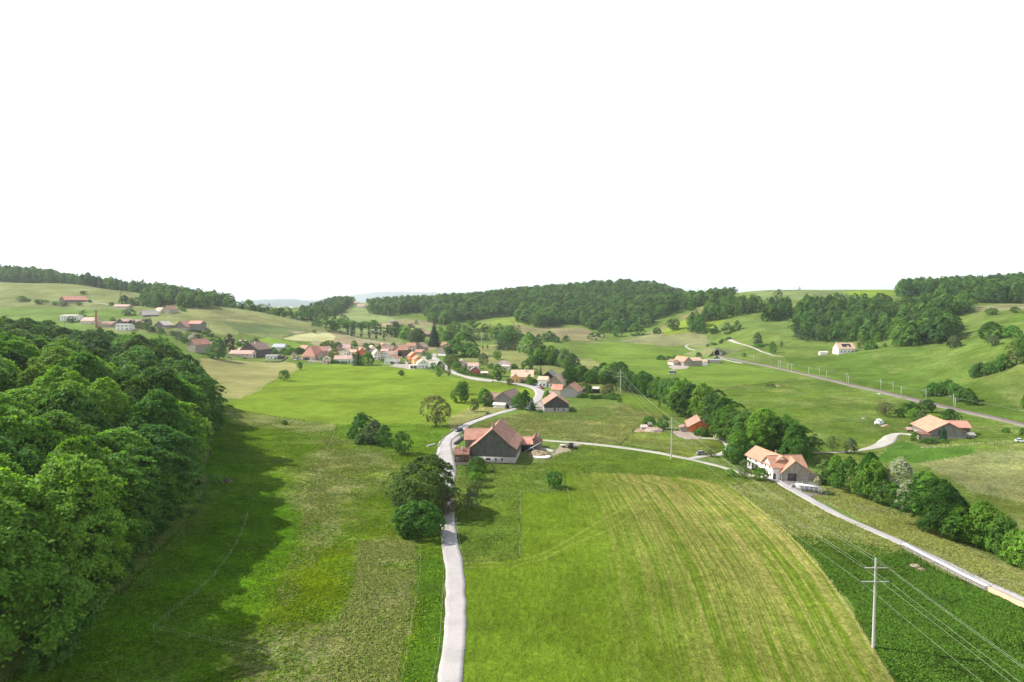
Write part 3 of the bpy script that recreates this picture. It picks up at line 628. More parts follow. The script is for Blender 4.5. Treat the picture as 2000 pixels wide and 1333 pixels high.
def grow():
    qb = sorted([q for q in QUEUE if q['kind'] not in ('conifer', 'sequoia')], key=lambda q: (-q['solo'], -q['size']))
    qc = sorted([q for q in QUEUE if q['kind'] in ('conifer', 'sequoia')], key=lambda q: (-q['solo'], -q['size']))
    cnt = {}; one, rest = [], []
    for q in qb + qc:
        nm = WORD[q['kind']]; cnt[nm] = cnt.get(nm, 0) + 1
        (one if cnt[nm] <= 290 else rest).append(q)
    for i, q in enumerate(one):
        lod = 0 if (q['kind'] in ('tree',) and q['D'] < 330 and q['h'] > 13) or q['kind'] in ('walnut', 'bushtree') else 1
        if q['kind'] in ('tree', 'conifer') and q['D'] > 700: lod = 2
        pr = PROTO[(q['kind'], lod)]; pr = pr[(i * 7) % len(pr)]
        mk_ = q['leaf']
        if mk_ not in pr['me']: pr['me'][mk_] = mesh_np("crown", pr['V'], pr['F'], LM[mk_])
        nm = WORD[q['kind']]
        sx, sz = q['w'] / pr['W'], q['h'] / pr['H']
        if pr['T'] is None:
            r = link(nm, pr['me'][mk_])
        else:
            r = link(nm, None); link("crown", pr['me'][mk_], r)
            bm_ = 'birch' if q['bark'] else 'bark'
            if bm_ not in pr['me']: pr['me'][bm_] = mesh_np("trunk", *pr['T'], M_BIRCH if q['bark'] else M_BARK)
            link("trunk", pr['me'][bm_], r)
        r.location = (q['x'], q['y'], q['z']); r.rotation_euler = (0, 0, (i * 2.399) % 6.283); r.scale = (sx, sx, sz)
        r['label'] = q['label']; r['category'] = CATW[nm]
        if q['group']: r['group'] = q['group']
    # the rest of the far woods: one object each for leafy crowns and conifers
    for name, kinds, m in (("woodland", ('tree', 'oval', 'fruit', 'bush', 'sparse', 'walnut'), LM['wood']), ("conifer_woodland", ('conifer', 'sequoia'), LM['conifer'])):
        Vs, Fs, Ts, o = [], [], [], 0
        for i, q in enumerate([q for q in rest if q['kind'] in kinds]):
            lod = 2 if q['D'] > 480 else 1
            key = ('conifer', lod) if 'conifer' in kinds else ('tree', lod)
            pr = PROTO[key]; pr = pr[i % len(pr)]; a = (i * 2.399) % 6.283; ca, sa = math.cos(a), math.sin(a); sx, sz = q['w'] / pr['W'], q['h'] / pr['H']
            V = pr['V']; Vs.append(np.stack([(V[:, 0] * ca - V[:, 1] * sa) * sx + q['x'], (V[:, 0] * sa + V[:, 1] * ca) * sx + q['y'], V[:, 2] * sz + q['z']], 1).astype(np.float32))
            Fs.append(pr['F'] + o); Ts.append(np.full(len(V), (i * .618) % 1, np.float32)); o += len(V)
        if not Vs: continue
        me = mesh_np(name, np.concatenate(Vs), np.concatenate(Fs), m); at = me.attributes.new("tint", 'FLOAT', 'POINT'); at.data.foreach_set("value", np.concatenate(Ts))
        link(name, me, kind="stuff"); print(name, o // 4, "faces")
    print("trees one by one:", len(one), "rest", len(rest), cnt, time.time() - T0)
def scatter(poly, spacing, rng, fn):
    """points at least spacing apart inside a world polygon"""
    poly = [(q[0], q[1]) for q in poly]; xs = [q[0] for q in poly]; ys = [q[1] for q in poly]
    nx, ny = int((max(xs) - min(xs)) / spacing) + 2, int((max(ys) - min(ys)) / (spacing * .87)) + 2
    gx, gy = np.meshgrid(np.arange(nx), np.arange(ny)); px = min(xs) + (gx + .5 * (gy % 2)) * spacing; py = min(ys) + gy * spacing * .87
    px = px.ravel() + rng.uniform(-.36, .36, px.size) * spacing; py = py.ravel() + rng.uniform(-.36, .36, py.size) * spacing
    m = inpoly(px, py, poly)
    for x, y in zip(px[m], py[m]): fn(x, y)
# ---------------------------------------------------------------- woods
rg = np.random.default_rng(21)
ORD = ["first", "second", "third", "fourth", "fifth", "sixth", "seventh", "eighth", "ninth", "tenth", "eleventh", "twelfth", "thirteenth", "fourteenth", "fifteenth"]
def number(i0, word="from the left among the"):
    """after a row is planted: each of its trees is told apart by its place in the row"""
    by = {}
    for q in QUEUE[i0:]: by.setdefault(q['group'], []).append(q)
    for g, qs in by.items():
        if len(qs) < 2: continue
        qs.sort(key=lambda q: q['x'] / q['y'])
        for i, q in enumerate(qs): q['label'] = (ORD[i] if i < len(ORD) - 1 else "last") + " " + word + " " + g
NEARG = "tall broadleaf trees of the wood on the left slope"
def near_tree(x, y):
    h = rg.uniform(20, 29) if y < 215 else (rg.uniform(18, 25) if y < 270 or x / y > -.56 else rg.uniform(14, 20))
    plant(x, y, rg.uniform(14.5, 20.5), h, 'tree', 'beech' if rg.random() < .7 else 'oak', "tall leafy tree in the dense dark wood covering the left foreground slope", NEARG)
near_poly = [P(105,1280), P(160,1200), P(215,1125), P(272,1055), P(320,990), P(352,925), P(368,870), P(372,815), P(366,770), PD(352,345), PD(335,400), PD(330,430), PD(200,440), PD(0,420), PD(-250,380), PD(-420,150), PD(-300,84), PD(40,92)]
scatter(near_poly, 10.6, rg, near_tree)
edge_l = np.array([(q[0], q[1]) for q in near_poly[:11]])
front = []
for q in QUEUE:
    d = min(np.hypot(*(edge_l[i] + np.clip(np.dot((q['x'], q['y']) - edge_l[i], edge_l[i + 1] - edge_l[i]) / np.dot(edge_l[i + 1] - edge_l[i], edge_l[i + 1] - edge_l[i]), 0, 1) * (edge_l[i + 1] - edge_l[i]) - (q['x'], q['y']))) for i in range(10))
    if d < 6.5: front.append(q)
front.sort(key=lambda q: q['y'])
NO = ["first", "second", "third", "fourth", "fifth", "sixth", "seventh", "eighth", "ninth", "tenth", "eleventh", "twelfth", "thirteenth", "fourteenth", "fifteenth", "sixteenth", "seventeenth", "eighteenth", "nineteenth", "twentieth"]
for i, q in enumerate(front[:20]): q['label'] = NO[i] + " tall tree along the left wood's outer edge, counted from the viewer"; q['group'] = "front row of tall trees along the left wood's edge"
# low bushes along the wood's edge
i0 = len(QUEUE)
for u, v in ((140,1290),(175,1240),(215,1190),(262,1135),(300,1090),(340,1045),(372,1005),(400,965),(422,925),(432,880),(436,835),(433,795)):
    tree(u - 44, v, 60 * (v - 596) / 450, 42 * (v - 596) / 450, 'bush', 'oak', "low dark bush along the foot of the left wood's edge", "bushes along the edge of the left wood")
number(i0)
def wood(poly, spacing, hmin, hmax, pc, label, group, leafs=('wood',), wr=.6, label2=None, group2=None, taper=None):
    def f(x, y):
        h = rg.uniform(hmin, hmax)
        if taper: h *= taper(1000 + F * x / y, y)
        if rg.random() < pc: plant(x, y, rg.uniform(6, 8.5), h * 1.12, 'conifer', 'conifer', label2 or "dark spiky conifer among the leafy trees of " + group.split(" of ")[-1], group2 or "conifers of " + group.split(" of ")[-1])
        else: plant(x, y, h * rg.uniform(wr * .85, wr * 1.15), h, 'tree' if h < 40 else 'tree', leafs[rg.integers(len(leafs))], label, group)
    scatter(poly, spacing, rg, f)
wood([PD(-250,1290), PD(0,1264), PD(60,1262), PD(120,1252), PD(180,1225), PD(285,1165), PD(345,1075), PD(412,1035), PD(452,1040), PD(455,1180), PD(300,1330), PD(0,1430), PD(-250,1430)], 9.5, 17, 25, .4, "leafy tree in the dark wood along the left ridge skyline", "trees of the wood along the left ridge")
wood([P(276,600), P(305,603), P(338,594), PD(338,1060), PD(285,1110)], 10, 16, 20, .1, "leafy tree in the clump right of the hillside hamlet", "trees of the clump on the left hillside", ('oak', 'wood'))
wood([P(352,602), P(380,604), P(410,602), PD(408,1010), PD(352,1030)], 10, 17, 21, 0, "rounded tree in the isolated copse on the left ridge", "trees of the isolated copse on the left ridge", ('oak', 'wood'))
wood([PD(585,1230), PD(612,1215), PD(640,1260), PD(668,1400), PD(692,1600), PD(660,1620), PD(586,1400)], 9.5, 15, 20, .3, "tree in the dark wood below the far farm on the middle hill", "trees of the wood on the far middle hill")
wood([P(722,614), P(750,617), P(790,613), P(822,612), P(846,634), P(872,636), P(905,629), P(945,624), P(985,618), P(1006,618), P(1012,632), P(1042,640), P(1078,639), P(1112,634), P(1126,631),
      P(1150,643), P(1190,652), P(1225,650), P(1262,640), P(1290,624), P(1325,612), P(1362,600), P(1400,596), P(1432,590), PD(1440,1380), PD(1350,1540), PD(1240,1700), PD(1100,1660), PD(1000,1610), PD(900,1660), PD(800,1760), PD(715,1800)],
     13, 16, 24, .26, "leafy tree at the foot of the big central hillside wood", "trees of the big central hillside wood", ('wood', 'wood', 'oak', 'wood'), .8, taper=lambda u, y: min(1, .5 + max(0, u - 715) / 220) * (1 if u < 1350 else max(.6, 1 - (u - 1350) / 200)))
wood([P(1345,650), P(1372,648), P(1372,632), P(1345,630)], 9, 14, 18, .3, "tree in the small clump above the brown field", "trees of the small clump above the brown field")
wood([P(1372,632), P(1402,628), P(1408,606), P(1385,602)], 9, 14, 20, .2, "tree in the clump left of the hillside meadow", "trees of the clump left of the hillside meadow")
wood([P(1408,624), P(1450,618), P(1492,610), P(1485,596), P(1412,598)], 9.5, 14, 18, .2, "leafy tree in the strip wood under the skyline field", "trees of the strip wood under the skyline field")
wood([P(1494,630), P(1540,628), P(1550,606), P(1500,600)], 9.5, 15, 20, .3, "tree at the left tip of the right hillside wood", "trees of the right hillside wood's left tip")
wood([P(1548,663), P(1580,668), P(1620,670), P(1680,669), P(1722,666), P(1740,640), P(1745,615), P(1735,600), P(1640,598), P(1560,600)], 10, 13, 20, .25, "leafy tree in the right hillside wood above the solar-roofed house", "trees of the right hillside wood", ('wood', 'oak', 'bright'))
wood([P(1747,678), P(1770,679), P(1805,676), P(1850,671), P(1872,655), P(1866,638), P(1800,640), P(1755,648)], 9.5, 17, 23, .05, "dense leafy tree in the dark grove on the right slope", "trees of the dark grove on the right slope", ('oak', 'wood'))
wood([P(1760,640), P(1800,632), P(1865,622), P(1900,612), P(1885,600), P(1810,600), P(1755,612)], 9.5, 16, 22, .1, "leafy tree in the wood reaching up the right slope", "trees of the wood up the right slope", ('wood', 'bright'))
wood([P(1752,581), P(1810,583), P(1905,593), P(2000,594), P(2150,596), PD(2150,1180), PD(1900,1160), PD(1748,1090)], 11, 19, 26, .25, "leafy tree in the skyline wood at the upper right", "trees of the skyline wood at the upper right")
# strips of trees in the middle distance
def strip(pts, n, wpx, hpx, kinds, label, group, jitter=3):
    i0 = len(QUEUE)
    for i in range(n):
        t = (i + rg.uniform(-.25, .25)) / max(1, n - 1) * (len(pts) - 1); t = min(max(t, 0), len(pts) - 1.001); k = int(t); f = t - k
        u = pts[k][0] * (1 - f) + pts[k + 1][0] * f + rg.uniform(-jitter, jitter); v = pts[k][1] * (1 - f) + pts[k + 1][1] * f + rg.uniform(-1, 1) * jitter * .4
        kd, lf = kinds[rg.integers(len(kinds))]; s = rg.uniform(.8, 1.2)
        tree(u, v, wpx * s, hpx * s * rg.uniform(.9, 1.1), kd, lf, label if kd != 'conifer' else label.replace("leafy tree", "dark conifer"), group if kd != 'conifer' else group.replace("trees", "conifers"))
    number(i0)
TL = [('tree', 'oak'), ('tree', 'wood'), ('oval', 'wood'), ('tree', 'beech')]
i0 = len(QUEUE)
for k, (u, D) in enumerate([(462,1012),(474,1012),(486,1014),(500,1016),(512,1014),(526,1016),(538,1012),(549,1012),(560,1010),(572,1008),(584,1008),(597,1006),(608,1004),(620,1000),(630,998)]):
    tree(u, 0, 24, 14 + 4 * (k % 3), ['tree', 'conifer', 'bush', 'tree'][k % 4], ['oak', 'conifer', 'wood', 'oak'][k % 4], "small dark tree just behind the falling edge of the left hill" if k % 4 != 1 else "small dark conifer just behind the falling edge of the left hill", "trees behind the left hill's falling edge" if k % 4 != 1 else "conifers behind the left hill's falling edge", D=D + 12)
number(i0)
strip([(664,640),(690,641),(715,642),(735,641)], 10, 20, 14, TL, "leafy tree in the hedgerow behind the poplars", "trees of the hedgerow behind the poplars")
strip([(880,662),(920,664),(960,662),(1000,660)], 14, 17, 24, [('conifer', 'conifer'), ('conifer', 'conifer'), ('tree', 'oak')], "leafy tree in the mixed belt behind the village's big tree", "trees of the mixed belt behind the village")
strip([(890,650),(930,648),(980,650),(1010,656)], 10, 17, 20, [('conifer', 'conifer'), ('tree', 'oak'), ('tree', 'wood')], "leafy tree at the back of the mixed belt behind the village", "trees at the back of the mixed belt")
strip([(975,685),(1000,680),(1030,690),(1055,705)], 11, 26, 36, TL + [('conifer', 'conifer')], "leafy tree in the clump on the field's edge above the yellow house", "trees of the clump above the yellow house")
strip([(1020,668),(1050,668),(1090,669)], 9, 15, 17, TL, "small leafy tree in the thin row below the brown hill field", "trees of the thin row below the brown hill field")
strip([(1050,712),(1075,712),(1100,718),(1120,726)], 13, 26, 34, TL + [('oval', 'grey'), ('conifer', 'conifer')], "leafy tree in the creek wood behind the concrete power poles", "trees of the creek wood behind the poles")
strip([(1112,742),(1130,746),(1150,748)], 6, 24, 30, TL, "leafy tree at the bend of the creek wood", "trees at the bend of the creek wood")
strip([(1160,745),(1190,748),(1215,752)], 5, 30, 38, TL, "leafy tree in the creek wood left of the third power pole", "trees of the creek wood left of the third pole")
strip([(1222,762),(1250,770),(1280,778),(1305,785)], 9, 34, 42, TL + [('conifer', 'conifer')], "leafy tree in the creek wood right of the third power pole", "trees of the creek wood right of the third pole")
strip([(1318,800),(1345,812),(1375,820)], 6, 52, 68, TL, "leafy tree in the creek wood behind the red barn", "trees of the creek wood behind the red barn")
strip([(1395,845),(1425,862),(1450,880),(1440,905)], 7, 50, 74, TL + [('tree', 'bright')], "leafy tree in the creek wood right of the red barn", "trees of the creek wood right of the red barn")
strip([(1478,888),(1505,893),(1535,880),(1552,905)], 7, 54, 74, [('tree', 'oak'), ('tree', 'beech'), ('tree', 'oak')], "leafy tree in the tall clump behind the white farmhouse", "trees of the tall clump behind the white farmhouse")
strip([(1612,944),(1635,952)], 3, 30, 52, [('oval', 'bright'), ('oval', 'wood')], "slender leafy tree at the left end of the right creek wood", "slender trees at the right creek wood's left end")
strip([(1660,962),(1690,972),(1712,978)], 4, 48, 82, [('tree', 'oak'), ('tree', 'beech')], "leafy tree in the right creek wood left of the silver willow", "trees of the creek wood left of the silver willow")
strip([(1725,985),(1750,992)], 3, 36, 46, [('tree', 'bright'), ('tree', 'wood')], "lower green tree beside the foot of the silver willow", "lower trees beside the silver willow")
strip([(1788,1000),(1812,1012)], 3, 50, 78, [('tree', 'oak'), ('tree', 'bright')], "leafy tree in the right creek wood right of the silver willow", "trees of the creek wood right of the silver willow")
tree(1842,1046, 88, 112, 'tree', 'oak', "tallest dark tree of the right creek wood with a bare pale trunk")
tree(1866,1055, 60, 76, 'tree', 'beech', "leafy tree tucked against the tallest tree of the right creek wood")
strip([(1895,1062),(1930,1072),(1965,1090),(1998,1110)], 7, 62, 86, [('tree', 'oak'), ('tree', 'beech')], "leafy tree at the near end of the right creek wood", "trees at the near end of the right creek wood")
tree(1756, 984, 58, 96, 'oval', 'silver', "silver white willow standing out in the right creek wood")
tree(1772, 1000, 40, 66, 'oval', 'silver', "lower silver shoot of willow in front of the silver willow")
tree(1662, 886, 25, 32, 'oval', 'grey', "grey green birch rising behind the right creek wood", bark=1)
tree(1588, 884, 26, 34, 'sparse', 'pale', "left of the two pale thin fruit trees on the meadow by the gravel lane")
tree(1627, 883, 28, 34, 'sparse', 'pale', "right of the two pale thin fruit trees on the meadow by the gravel lane")
# single trees near the road
tree(836, 998, 124, 116, 'walnut', 'olive', "huge broad dark tree overhanging the road in the middle")
tree(868, 1006, 60, 58, 'walnut', 'spring', "thin brownish tree leaning over the road beside the huge tree")
tree(818, 1046, 92, 72, 'bushtree', 'oak', "round green bush-like tree in front of the huge roadside tree")
tree(935, 921, 34, 30, 'fruit', 'oak', "dark fruit tree right in front of the big grey barn's wall, farthest in its row")
tree(928, 937, 38, 30, 'fruit', 'oak', "dark fruit tree second from the barn in the short orchard row")
tree(929, 951, 34, 30, 'fruit', 'beech', "fruit tree in the middle of the short orchard row by the road")
tree(925, 968, 34, 30, 'fruit', 'pale', "lighter fruit tree second nearest in the short orchard row")
tree(920, 993, 29, 38, 'fruit', 'grey', "grey sparse fruit tree nearest in the short orchard row by the road")
tree(1083, 953, 35, 34, 'fruit', 'oak', "small round dark tree alone beside the mown field's corner")
tree(705, 860, 48, 56, 'tree', 'oak', "tall dark tree at the left of the meadow clump left of the road")
tree(732, 866, 38, 46, 'oval', 'grey', "pale grey green tree in the middle of the meadow clump")
tree(690, 857, 26, 24, 'bush', 'oak', "dark bush at the left foot of the meadow clump")
tree(752, 871, 30, 44, 'oval', 'oak', "narrow dark tree at the right of the meadow clump")
tree(716, 866, 40, 22, 'bush', 'wood', "low bush in front of the pale tree of the meadow clump")
tree(784, 887, 38, 45, 'fruit', 'oak', "single tree with a bare trunk right of the meadow clump")
tree(852, 832, 60, 62, 'sparse', 'spring', "large brownish spring tree on the dry bank left of the road bend")
tree(904, 770, 22, 26, 'fruit', 'oak', "smaller crown behind the tree on the bright field's edge")
tree(901, 787, 34, 38, 'tree', 'oak', "dark tree on the bright green field's edge above the bend")
tree(926, 804, 20, 28, 'fruit', 'pale', "small yellowish tree on the dry bank below the grey barn")
tree(946, 793, 26, 36, 'oval', 'oak', "dark tree against the left wall of the grey barn above the bend")
tree(958, 794, 20, 22, 'bush', 'wood', "bush at the left corner of the grey barn above the bend")
tree(1014, 799, 22, 34, 'tree', 'oak', "dark tree right of the grey barn beside the road")
tree(1026, 796, 20, 36, 'tree', 'oak', "taller dark tree between the road and the grey barn's gable")
tree(1039, 803, 18, 28, 'conifer', 'conifer', "small pointed conifer beside the road at the village entrance")
tree(1054, 806, 12, 6, 'bush', 'oak', "tiny bush at the foot of the black gabled barn")
tree(556, 830, 11, 9, 'bush', 'oak', "tiny lone bush in the left meadow")
tree(952, 810, 7, 5, 'bush', 'oak', "tiny bush on the verge of the curved road")
tree(906, 846, 9, 5, 'bush', 'oak', "small bush at the road fork behind the big barn")
tree(1455, 934, 32, 38, 'sparse', 'grey', "thin grey fruit tree in front of the white farmhouse")
tree(1484, 938, 32, 26, 'fruit', 'bright', "bright green fruit tree beside the white farmhouse's drive")
tree(1440, 906, 38, 48, 'tree', 'oak', "dark tree beside the gravel lane left of the white farmhouse")
tree(1462, 908, 34, 44, 'tree', 'oak', "dark tree at the left end of the white farmhouse")
tree(1427, 930, 20, 14, 'bush', 'beech', "bush beside the track left of the white farmhouse")
tree(1474, 914, 14, 14, 'bush', 'purple', "purple leaved bush at the white farmhouse's wall")
tree(1598, 947, 12, 16, 'bush', 'blossom', "white blossoming bush at the right corner of the boarded barn")
tree(1578, 896, 18, 16, 'bush', 'oak', "dark bush behind the boarded barn's roof")
tree(1618, 966, 20, 7, 'bush', 'grey', "low grey bush at the end of the silage yard")
tree(1390, 892, 26, 22, 'sparse', 'pale', "small pale yellow tree beside the parked car on the lane")
tree(1296, 838, 22, 26, 'bush', 'oak', "dark hedge bush beside the rubble yard of the red barn")
tree(1268, 828, 24, 15, 'bush', 'oak', "dark bush behind the rubble heap of the red barn")
tree(1372, 851, 30, 17, 'bush', 'oak', "dark bush against the front of the red barn")
tree(1380, 838, 22, 20, 'bush', 'blossom', "cream blossoming bush behind the red barn")
tree(1403, 858, 16, 12, 'bush', 'blossom', "cream blossoming bush at the bend of the gravel lane")
tree(1288, 797, 6, 14, 'fruit', 'oak', "small young tree on the strip behind the red barn")
tree(1311, 797, 12, 12, 'fruit', 'oak', "small tree at the edge of the wood behind the power pole")
# around the orange roofed farm on the right
tree(1729, 814, 34, 30, 'sparse', 'spring', "rounded brownish spring tree left of the orange roofed farm")
tree(1778, 806, 32, 22, 'fruit', 'oak', "flat dark fruit tree behind the orange roofed farm's orchard")
tree(1758, 815, 22, 18, 'fruit', 'oak', "small fruit tree next to the brownish spring tree")
tree(1783, 820, 22, 22, 'fruit', 'beech', "fruit tree in the middle of the orange roofed farm's orchard")
tree(1800, 824, 16, 22, 'fruit', 'grey', "grey fruit tree beside the orange roof's back corner")
tree(1785, 833, 18, 16, 'bush', 'oak', "dark bush at the back corner of the orange roofed farm")
tree(1811, 806, 32, 26, 'fruit', 'oak', "dark round tree close to the railway line")
tree(1854, 826, 34, 28, 'fruit', 'oak', "dark tree between the orange roof and the railway")
tree(1842, 861, 18, 30, 'conifer', 'conifer', "dark narrow conifer in front of the orange roofed farm's gable")
tree(1786, 861, 14, 18, 'bush', 'oak', "dark bush at the entrance of the orange roofed farm")
strip([(1798,864),(1812,866),(1826,864),(1845,866)], 4, 16, 9, [('bush', 'oak')], "low dark bush below the orange roofed farm's yard", "low bushes below the orange roofed farm")
tree(1965, 845, 14, 10, 'bush', 'oak', "small bush below the railway near the right edge")
tree(1998, 852, 14, 16, 'bush', 'oak', "bush at the right edge below the railway")
tree(2001, 800, 14, 30, 'tree', 'oak', "dark tree cut by the right edge above the railway")
strip([(1822,774),(1840,772),(1862,772),(1880,780),(1895,790)], 12, 28, 26, [('bush', 'oak'), ('bush', 'wood'), ('bush', 'oak')], "dense bush in the thicket just above the railway", "bushes of the thicket above the railway")
strip([(1906,736),(1920,733),(1942,728),(1960,722)], 9, 26, 26, [('bush', 'oak'), ('bush', 'wood')], "dense bush in the hedge clump on the right slope", "bushes of the hedge clump on the right slope")
tree(1932, 666, 44, 38, 'tree', 'oak', "large round dark tree on the right slope")
tree(1938, 676, 22, 22, 'fruit', 'grey', "small grey tree in front of the large round tree on the right slope")
tree(1976, 662, 28, 28, 'tree', 'oak', "round tree right of the large dark tree on the slope")
tree(1985, 712, 42, 52, 'tree', 'pale', "light yellowish green tree at the right edge of the slope")
tree(2005, 705, 40, 56, 'tree', 'oak', "dark tree behind the yellowish one at the right edge")
tree(1865, 679, 24, 22, 'bush', 'grey', "grey brown bush at the right foot of the dark grove")
tree(1937, 616, 22, 14, 'fruit', 'oak', "flat topped small tree high on the right slope")
tree(1980, 612, 16, 13, 'fruit', 'oak', "small tree highest on the right slope")
tree(1728, 678, 7, 8, 'bush', 'oak', "tiny bush right of the solar roofed house")
tree(1698, 683, 24, 18, 'bush', 'oak', "dark bush right behind the solar roofed house")
tree(1716, 668, 16, 20, 'bush', 'bright', "bright bush in the gap above the solar roofed house")
tree(1682, 680, 18, 20, 'bush', 'pale', "pale bush touching the solar roofed house")
# central slopes
tree(1315, 645, 25, 23, 'fruit', 'oak', "flat crowned single tree between the brown and green hill fields")
tree(1351, 646, 18, 30, 'tree', 'wood', "tree at the left of the hillside clump above the track")
tree(1362, 650, 24, 30, 'tree', 'oak', "tree in the middle of the hillside clump above the track")
tree(1350, 608, 13, 22, 'tree', 'oak', "tree standing alone under the big wood's right edge")
tree(1393, 652, 18, 18, 'tree', 'oak', "small round tree left in the row above the hill track")
tree(1420, 653, 20, 23, 'tree', 'oak', "middle tree in the row above the hill track")
tree(1439, 647, 14, 20, 'tree', 'oak', "right tree in the row above the hill track")
tree(1375, 651, 10, 9, 'bush', 'oak', "small bush in the row above the hill track")
tree(1480, 676, 18, 26, 'oval', 'grey', "grey tree beside the hill path on the right")
tree(1482, 678, 20, 7, 'bush', 'oak', "low bush below the grey tree on the hill path")
tree(1508, 690, 14, 24, 'oval', 'bright', "slim bright tree below the hill path")
tree(1526, 677, 7, 11, 'fruit', 'pale', "tiny pale tree beside the slim bright tree")
tree(1453, 697, 9, 8, 'bush', 'oak', "bush on the bank above the tunnel mouth")
tree(1283, 652, 15, 12, 'bush', 'oak', "bush on the upper brown field")
tree(1520, 587, 15, 18, 'tree', 'grey', "grey tree on the skyline meadow right of the strip wood", D=1080)
tree(1560, 573, 7, 8, 'conifer', 'conifer', "tiny conifer alone on the right skyline", D=1190)
tree(1205, 658, 17, 20, 'tree', 'oak', "tree alone at the foot of the big wood's right part")
tree(1240, 656, 26, 26, 'tree', 'oak', "broad tree below the big wood beside the brown field")
tree(1158, 665, 18, 16, 'tree', 'oak', "small tree at the lower edge of the big wood")
tree(1172, 660, 14, 18, 'tree', 'wood', "slim tree beside the lower edge of the big wood")
tree(1105, 668, 12, 14, 'tree', 'oak', "last small tree of the thin row below the brown hill field")
strip([(1382,678),(1398,674),(1412,668),(1422,664)], 7, 9, 6, [('bush', 'oak'), ('bush', 'wood')], "low bush in the hedge above the tunnel mouth", "bushes of the hedge above the tunnel mouth")
strip([(1282,702),(1292,704),(1302,705),(1310,706)], 5, 10, 8, [('bush', 'oak')], "low bush in the hedge left of the tunnel farm", "bushes of the hedge left of the tunnel farm")
tree(1365, 697, 12, 14, 'tree', 'oak', "dark tree behind the tunnel farm's roof", D=700)
tree(1401, 708, 12, 12, 'bush', 'oak', "round bush right of the tunnel farm's shed")
tree(1317, 700, 9, 9, 'conifer', 'conifer', "tiny dark conifer at the left of the tunnel farm")
# trees round the village
tree(848, 677, 30, 46, 'sequoia', 'conifer', "very tall dark pointed conifer behind the village")
tree(905, 697, 58, 50, 'tree', 'oak', "big round dark tree right of the village's end barn")
tree(888, 697, 40, 34, 'tree', 'oak', "dark tree against the left side of the village's biggest round tree")
tree(925, 699, 26, 22, 'bush', 'oak', "dark bush at the right foot of the village's biggest tree")
tree(699, 714, 24, 34, 'conifer', 'conifer', "dark pointed conifer at the village's lower edge")
tree(720, 714, 26, 26, 'tree', 'oak', "dark round tree beside the pointed conifer at the village's edge")
tree(652, 705, 26, 24, 'oval', 'willow', "yellow green willow between village roofs")
tree(692, 682, 16, 17, 'tree', 'oak', "dark round tree on the brown field's lower edge")
tree(641, 683, 34, 18, 'bush', 'pale', "pale bushy tree behind the village's red farmhouse")
tree(660, 684, 20, 16, 'bush', 'oak', "dark bushy tree left of the long pink roof")
tree(715, 679, 14, 9, 'bush', 'grey', "grey bush above the village on the left")
tree(725, 680, 14, 10, 'bush', 'oak', "dark bush above the village roofs")
tree(742, 682, 9, 10, 'bush', 'oak', "small bush between the upper village roofs")
tree(784, 742 - 8, 14, 11, 'fruit', 'oak', "small dark tree alone on the bright field below the village")
tree(586, 722, 12, 15, 'fruit', 'oak', "small tree on the tan field's corner")
tree(556, 744, 21, 23, 'fruit', 'oak', "dark tree on the line between tan and bright field")
tree(427, 702, 34, 40, 'tree', 'oak', "big blue green tree left of the large village barn")
tree(449, 678, 19, 27, 'tree', 'purple', "dark purplish tree behind the large village barn")
tree(453, 690, 12, 15, 'bush', 'purple', "dark purple bush left of the large village barn")
tree(489, 671, 5, 10, 'conifer', 'conifer', "tiny cypress behind the large village barn's ridge")
tree(499, 673, 16, 13, 'bush', 'grey', "grey bush behind the large village barn")
tree(475, 676, 22, 11, 'bush', 'oak', "dark bush behind the large village barn's left roof")
tree(405, 668, 26, 24, 'tree', 'wood', "green tree behind the pale yellow house")
tree(386, 665, 14, 14, 'tree', 'wood', "small tree left of the trees behind the yellow house")
tree(405, 655, 12, 15, 'oval', 'grey', "grey tree above the trees behind the yellow house")
tree(367, 658, 11, 12, 'tree', 'oak', "dark small tree above the red roofed grey barn")
tree(388, 650, 9, 9, 'bush', 'oak', "bush right of the wide hamlet barn")
tree(285, 640, 15, 20, 'tree', 'grey', "grey tree in the middle of the hillside hamlet")
tree(293, 638, 9, 16, 'oval', 'grey', "slim grey tree behind the hamlet's grey tree")
tree(262, 637, 10, 12, 'tree', 'oak', "dark tree in front of the hamlet's dark barn")
tree(345, 656, 20, 9, 'bush', 'grey', "grey bush below the wide hamlet barn")
tree(312, 648, 17, 9, 'bush', 'grey', "grey shrub below the small hamlet barn")
tree(252, 616, 24, 13, 'bush', 'grey', "grey bush above the hamlet on the left hill")
tree(163, 618, 11, 12, 'tree', 'oak', "round tree left of the brick chimney")
tree(139, 630, 15, 13, 'tree', 'oak', "dark tree in front of the white hall")
tree(221, 631, 12, 11, 'tree', 'grey', "small tree right of the brick chimney")
tree(236, 586, 10, 17, 'conifer', 'conifer', "tall conifer above the pink house on the left hill")
strip([(240,594),(252,596),(266,597)], 5, 13, 14, [('tree', 'oak'), ('tree', 'wood')], "dark tree in the small group above the pink hillside house", "trees above the pink hillside house")
tree(218, 597, 8, 7, 'bush', 'oak', "small round bush left of the pink hillside house")
i0 = len(QUEUE)
for u, v, w in ((43,589,18),(56,588,8),(76,594,16),(90,591,9),(107,596,12),(123,598,16),(154,597,12),(162,575,12),(175,591,9)):
    tree(u, v, w, w * .6, 'fruit', 'oak', "small orchard tree scattered round the red roofed barn on the left hill", "orchard trees round the hill barn")
number(i0)
strip([(350,606),(357,609)], 3, 10, 7, [('bush', 'oak')], "low bush right of the upper hillside farm", "bushes right of the upper hillside farm")
i0 = len(QUEUE)
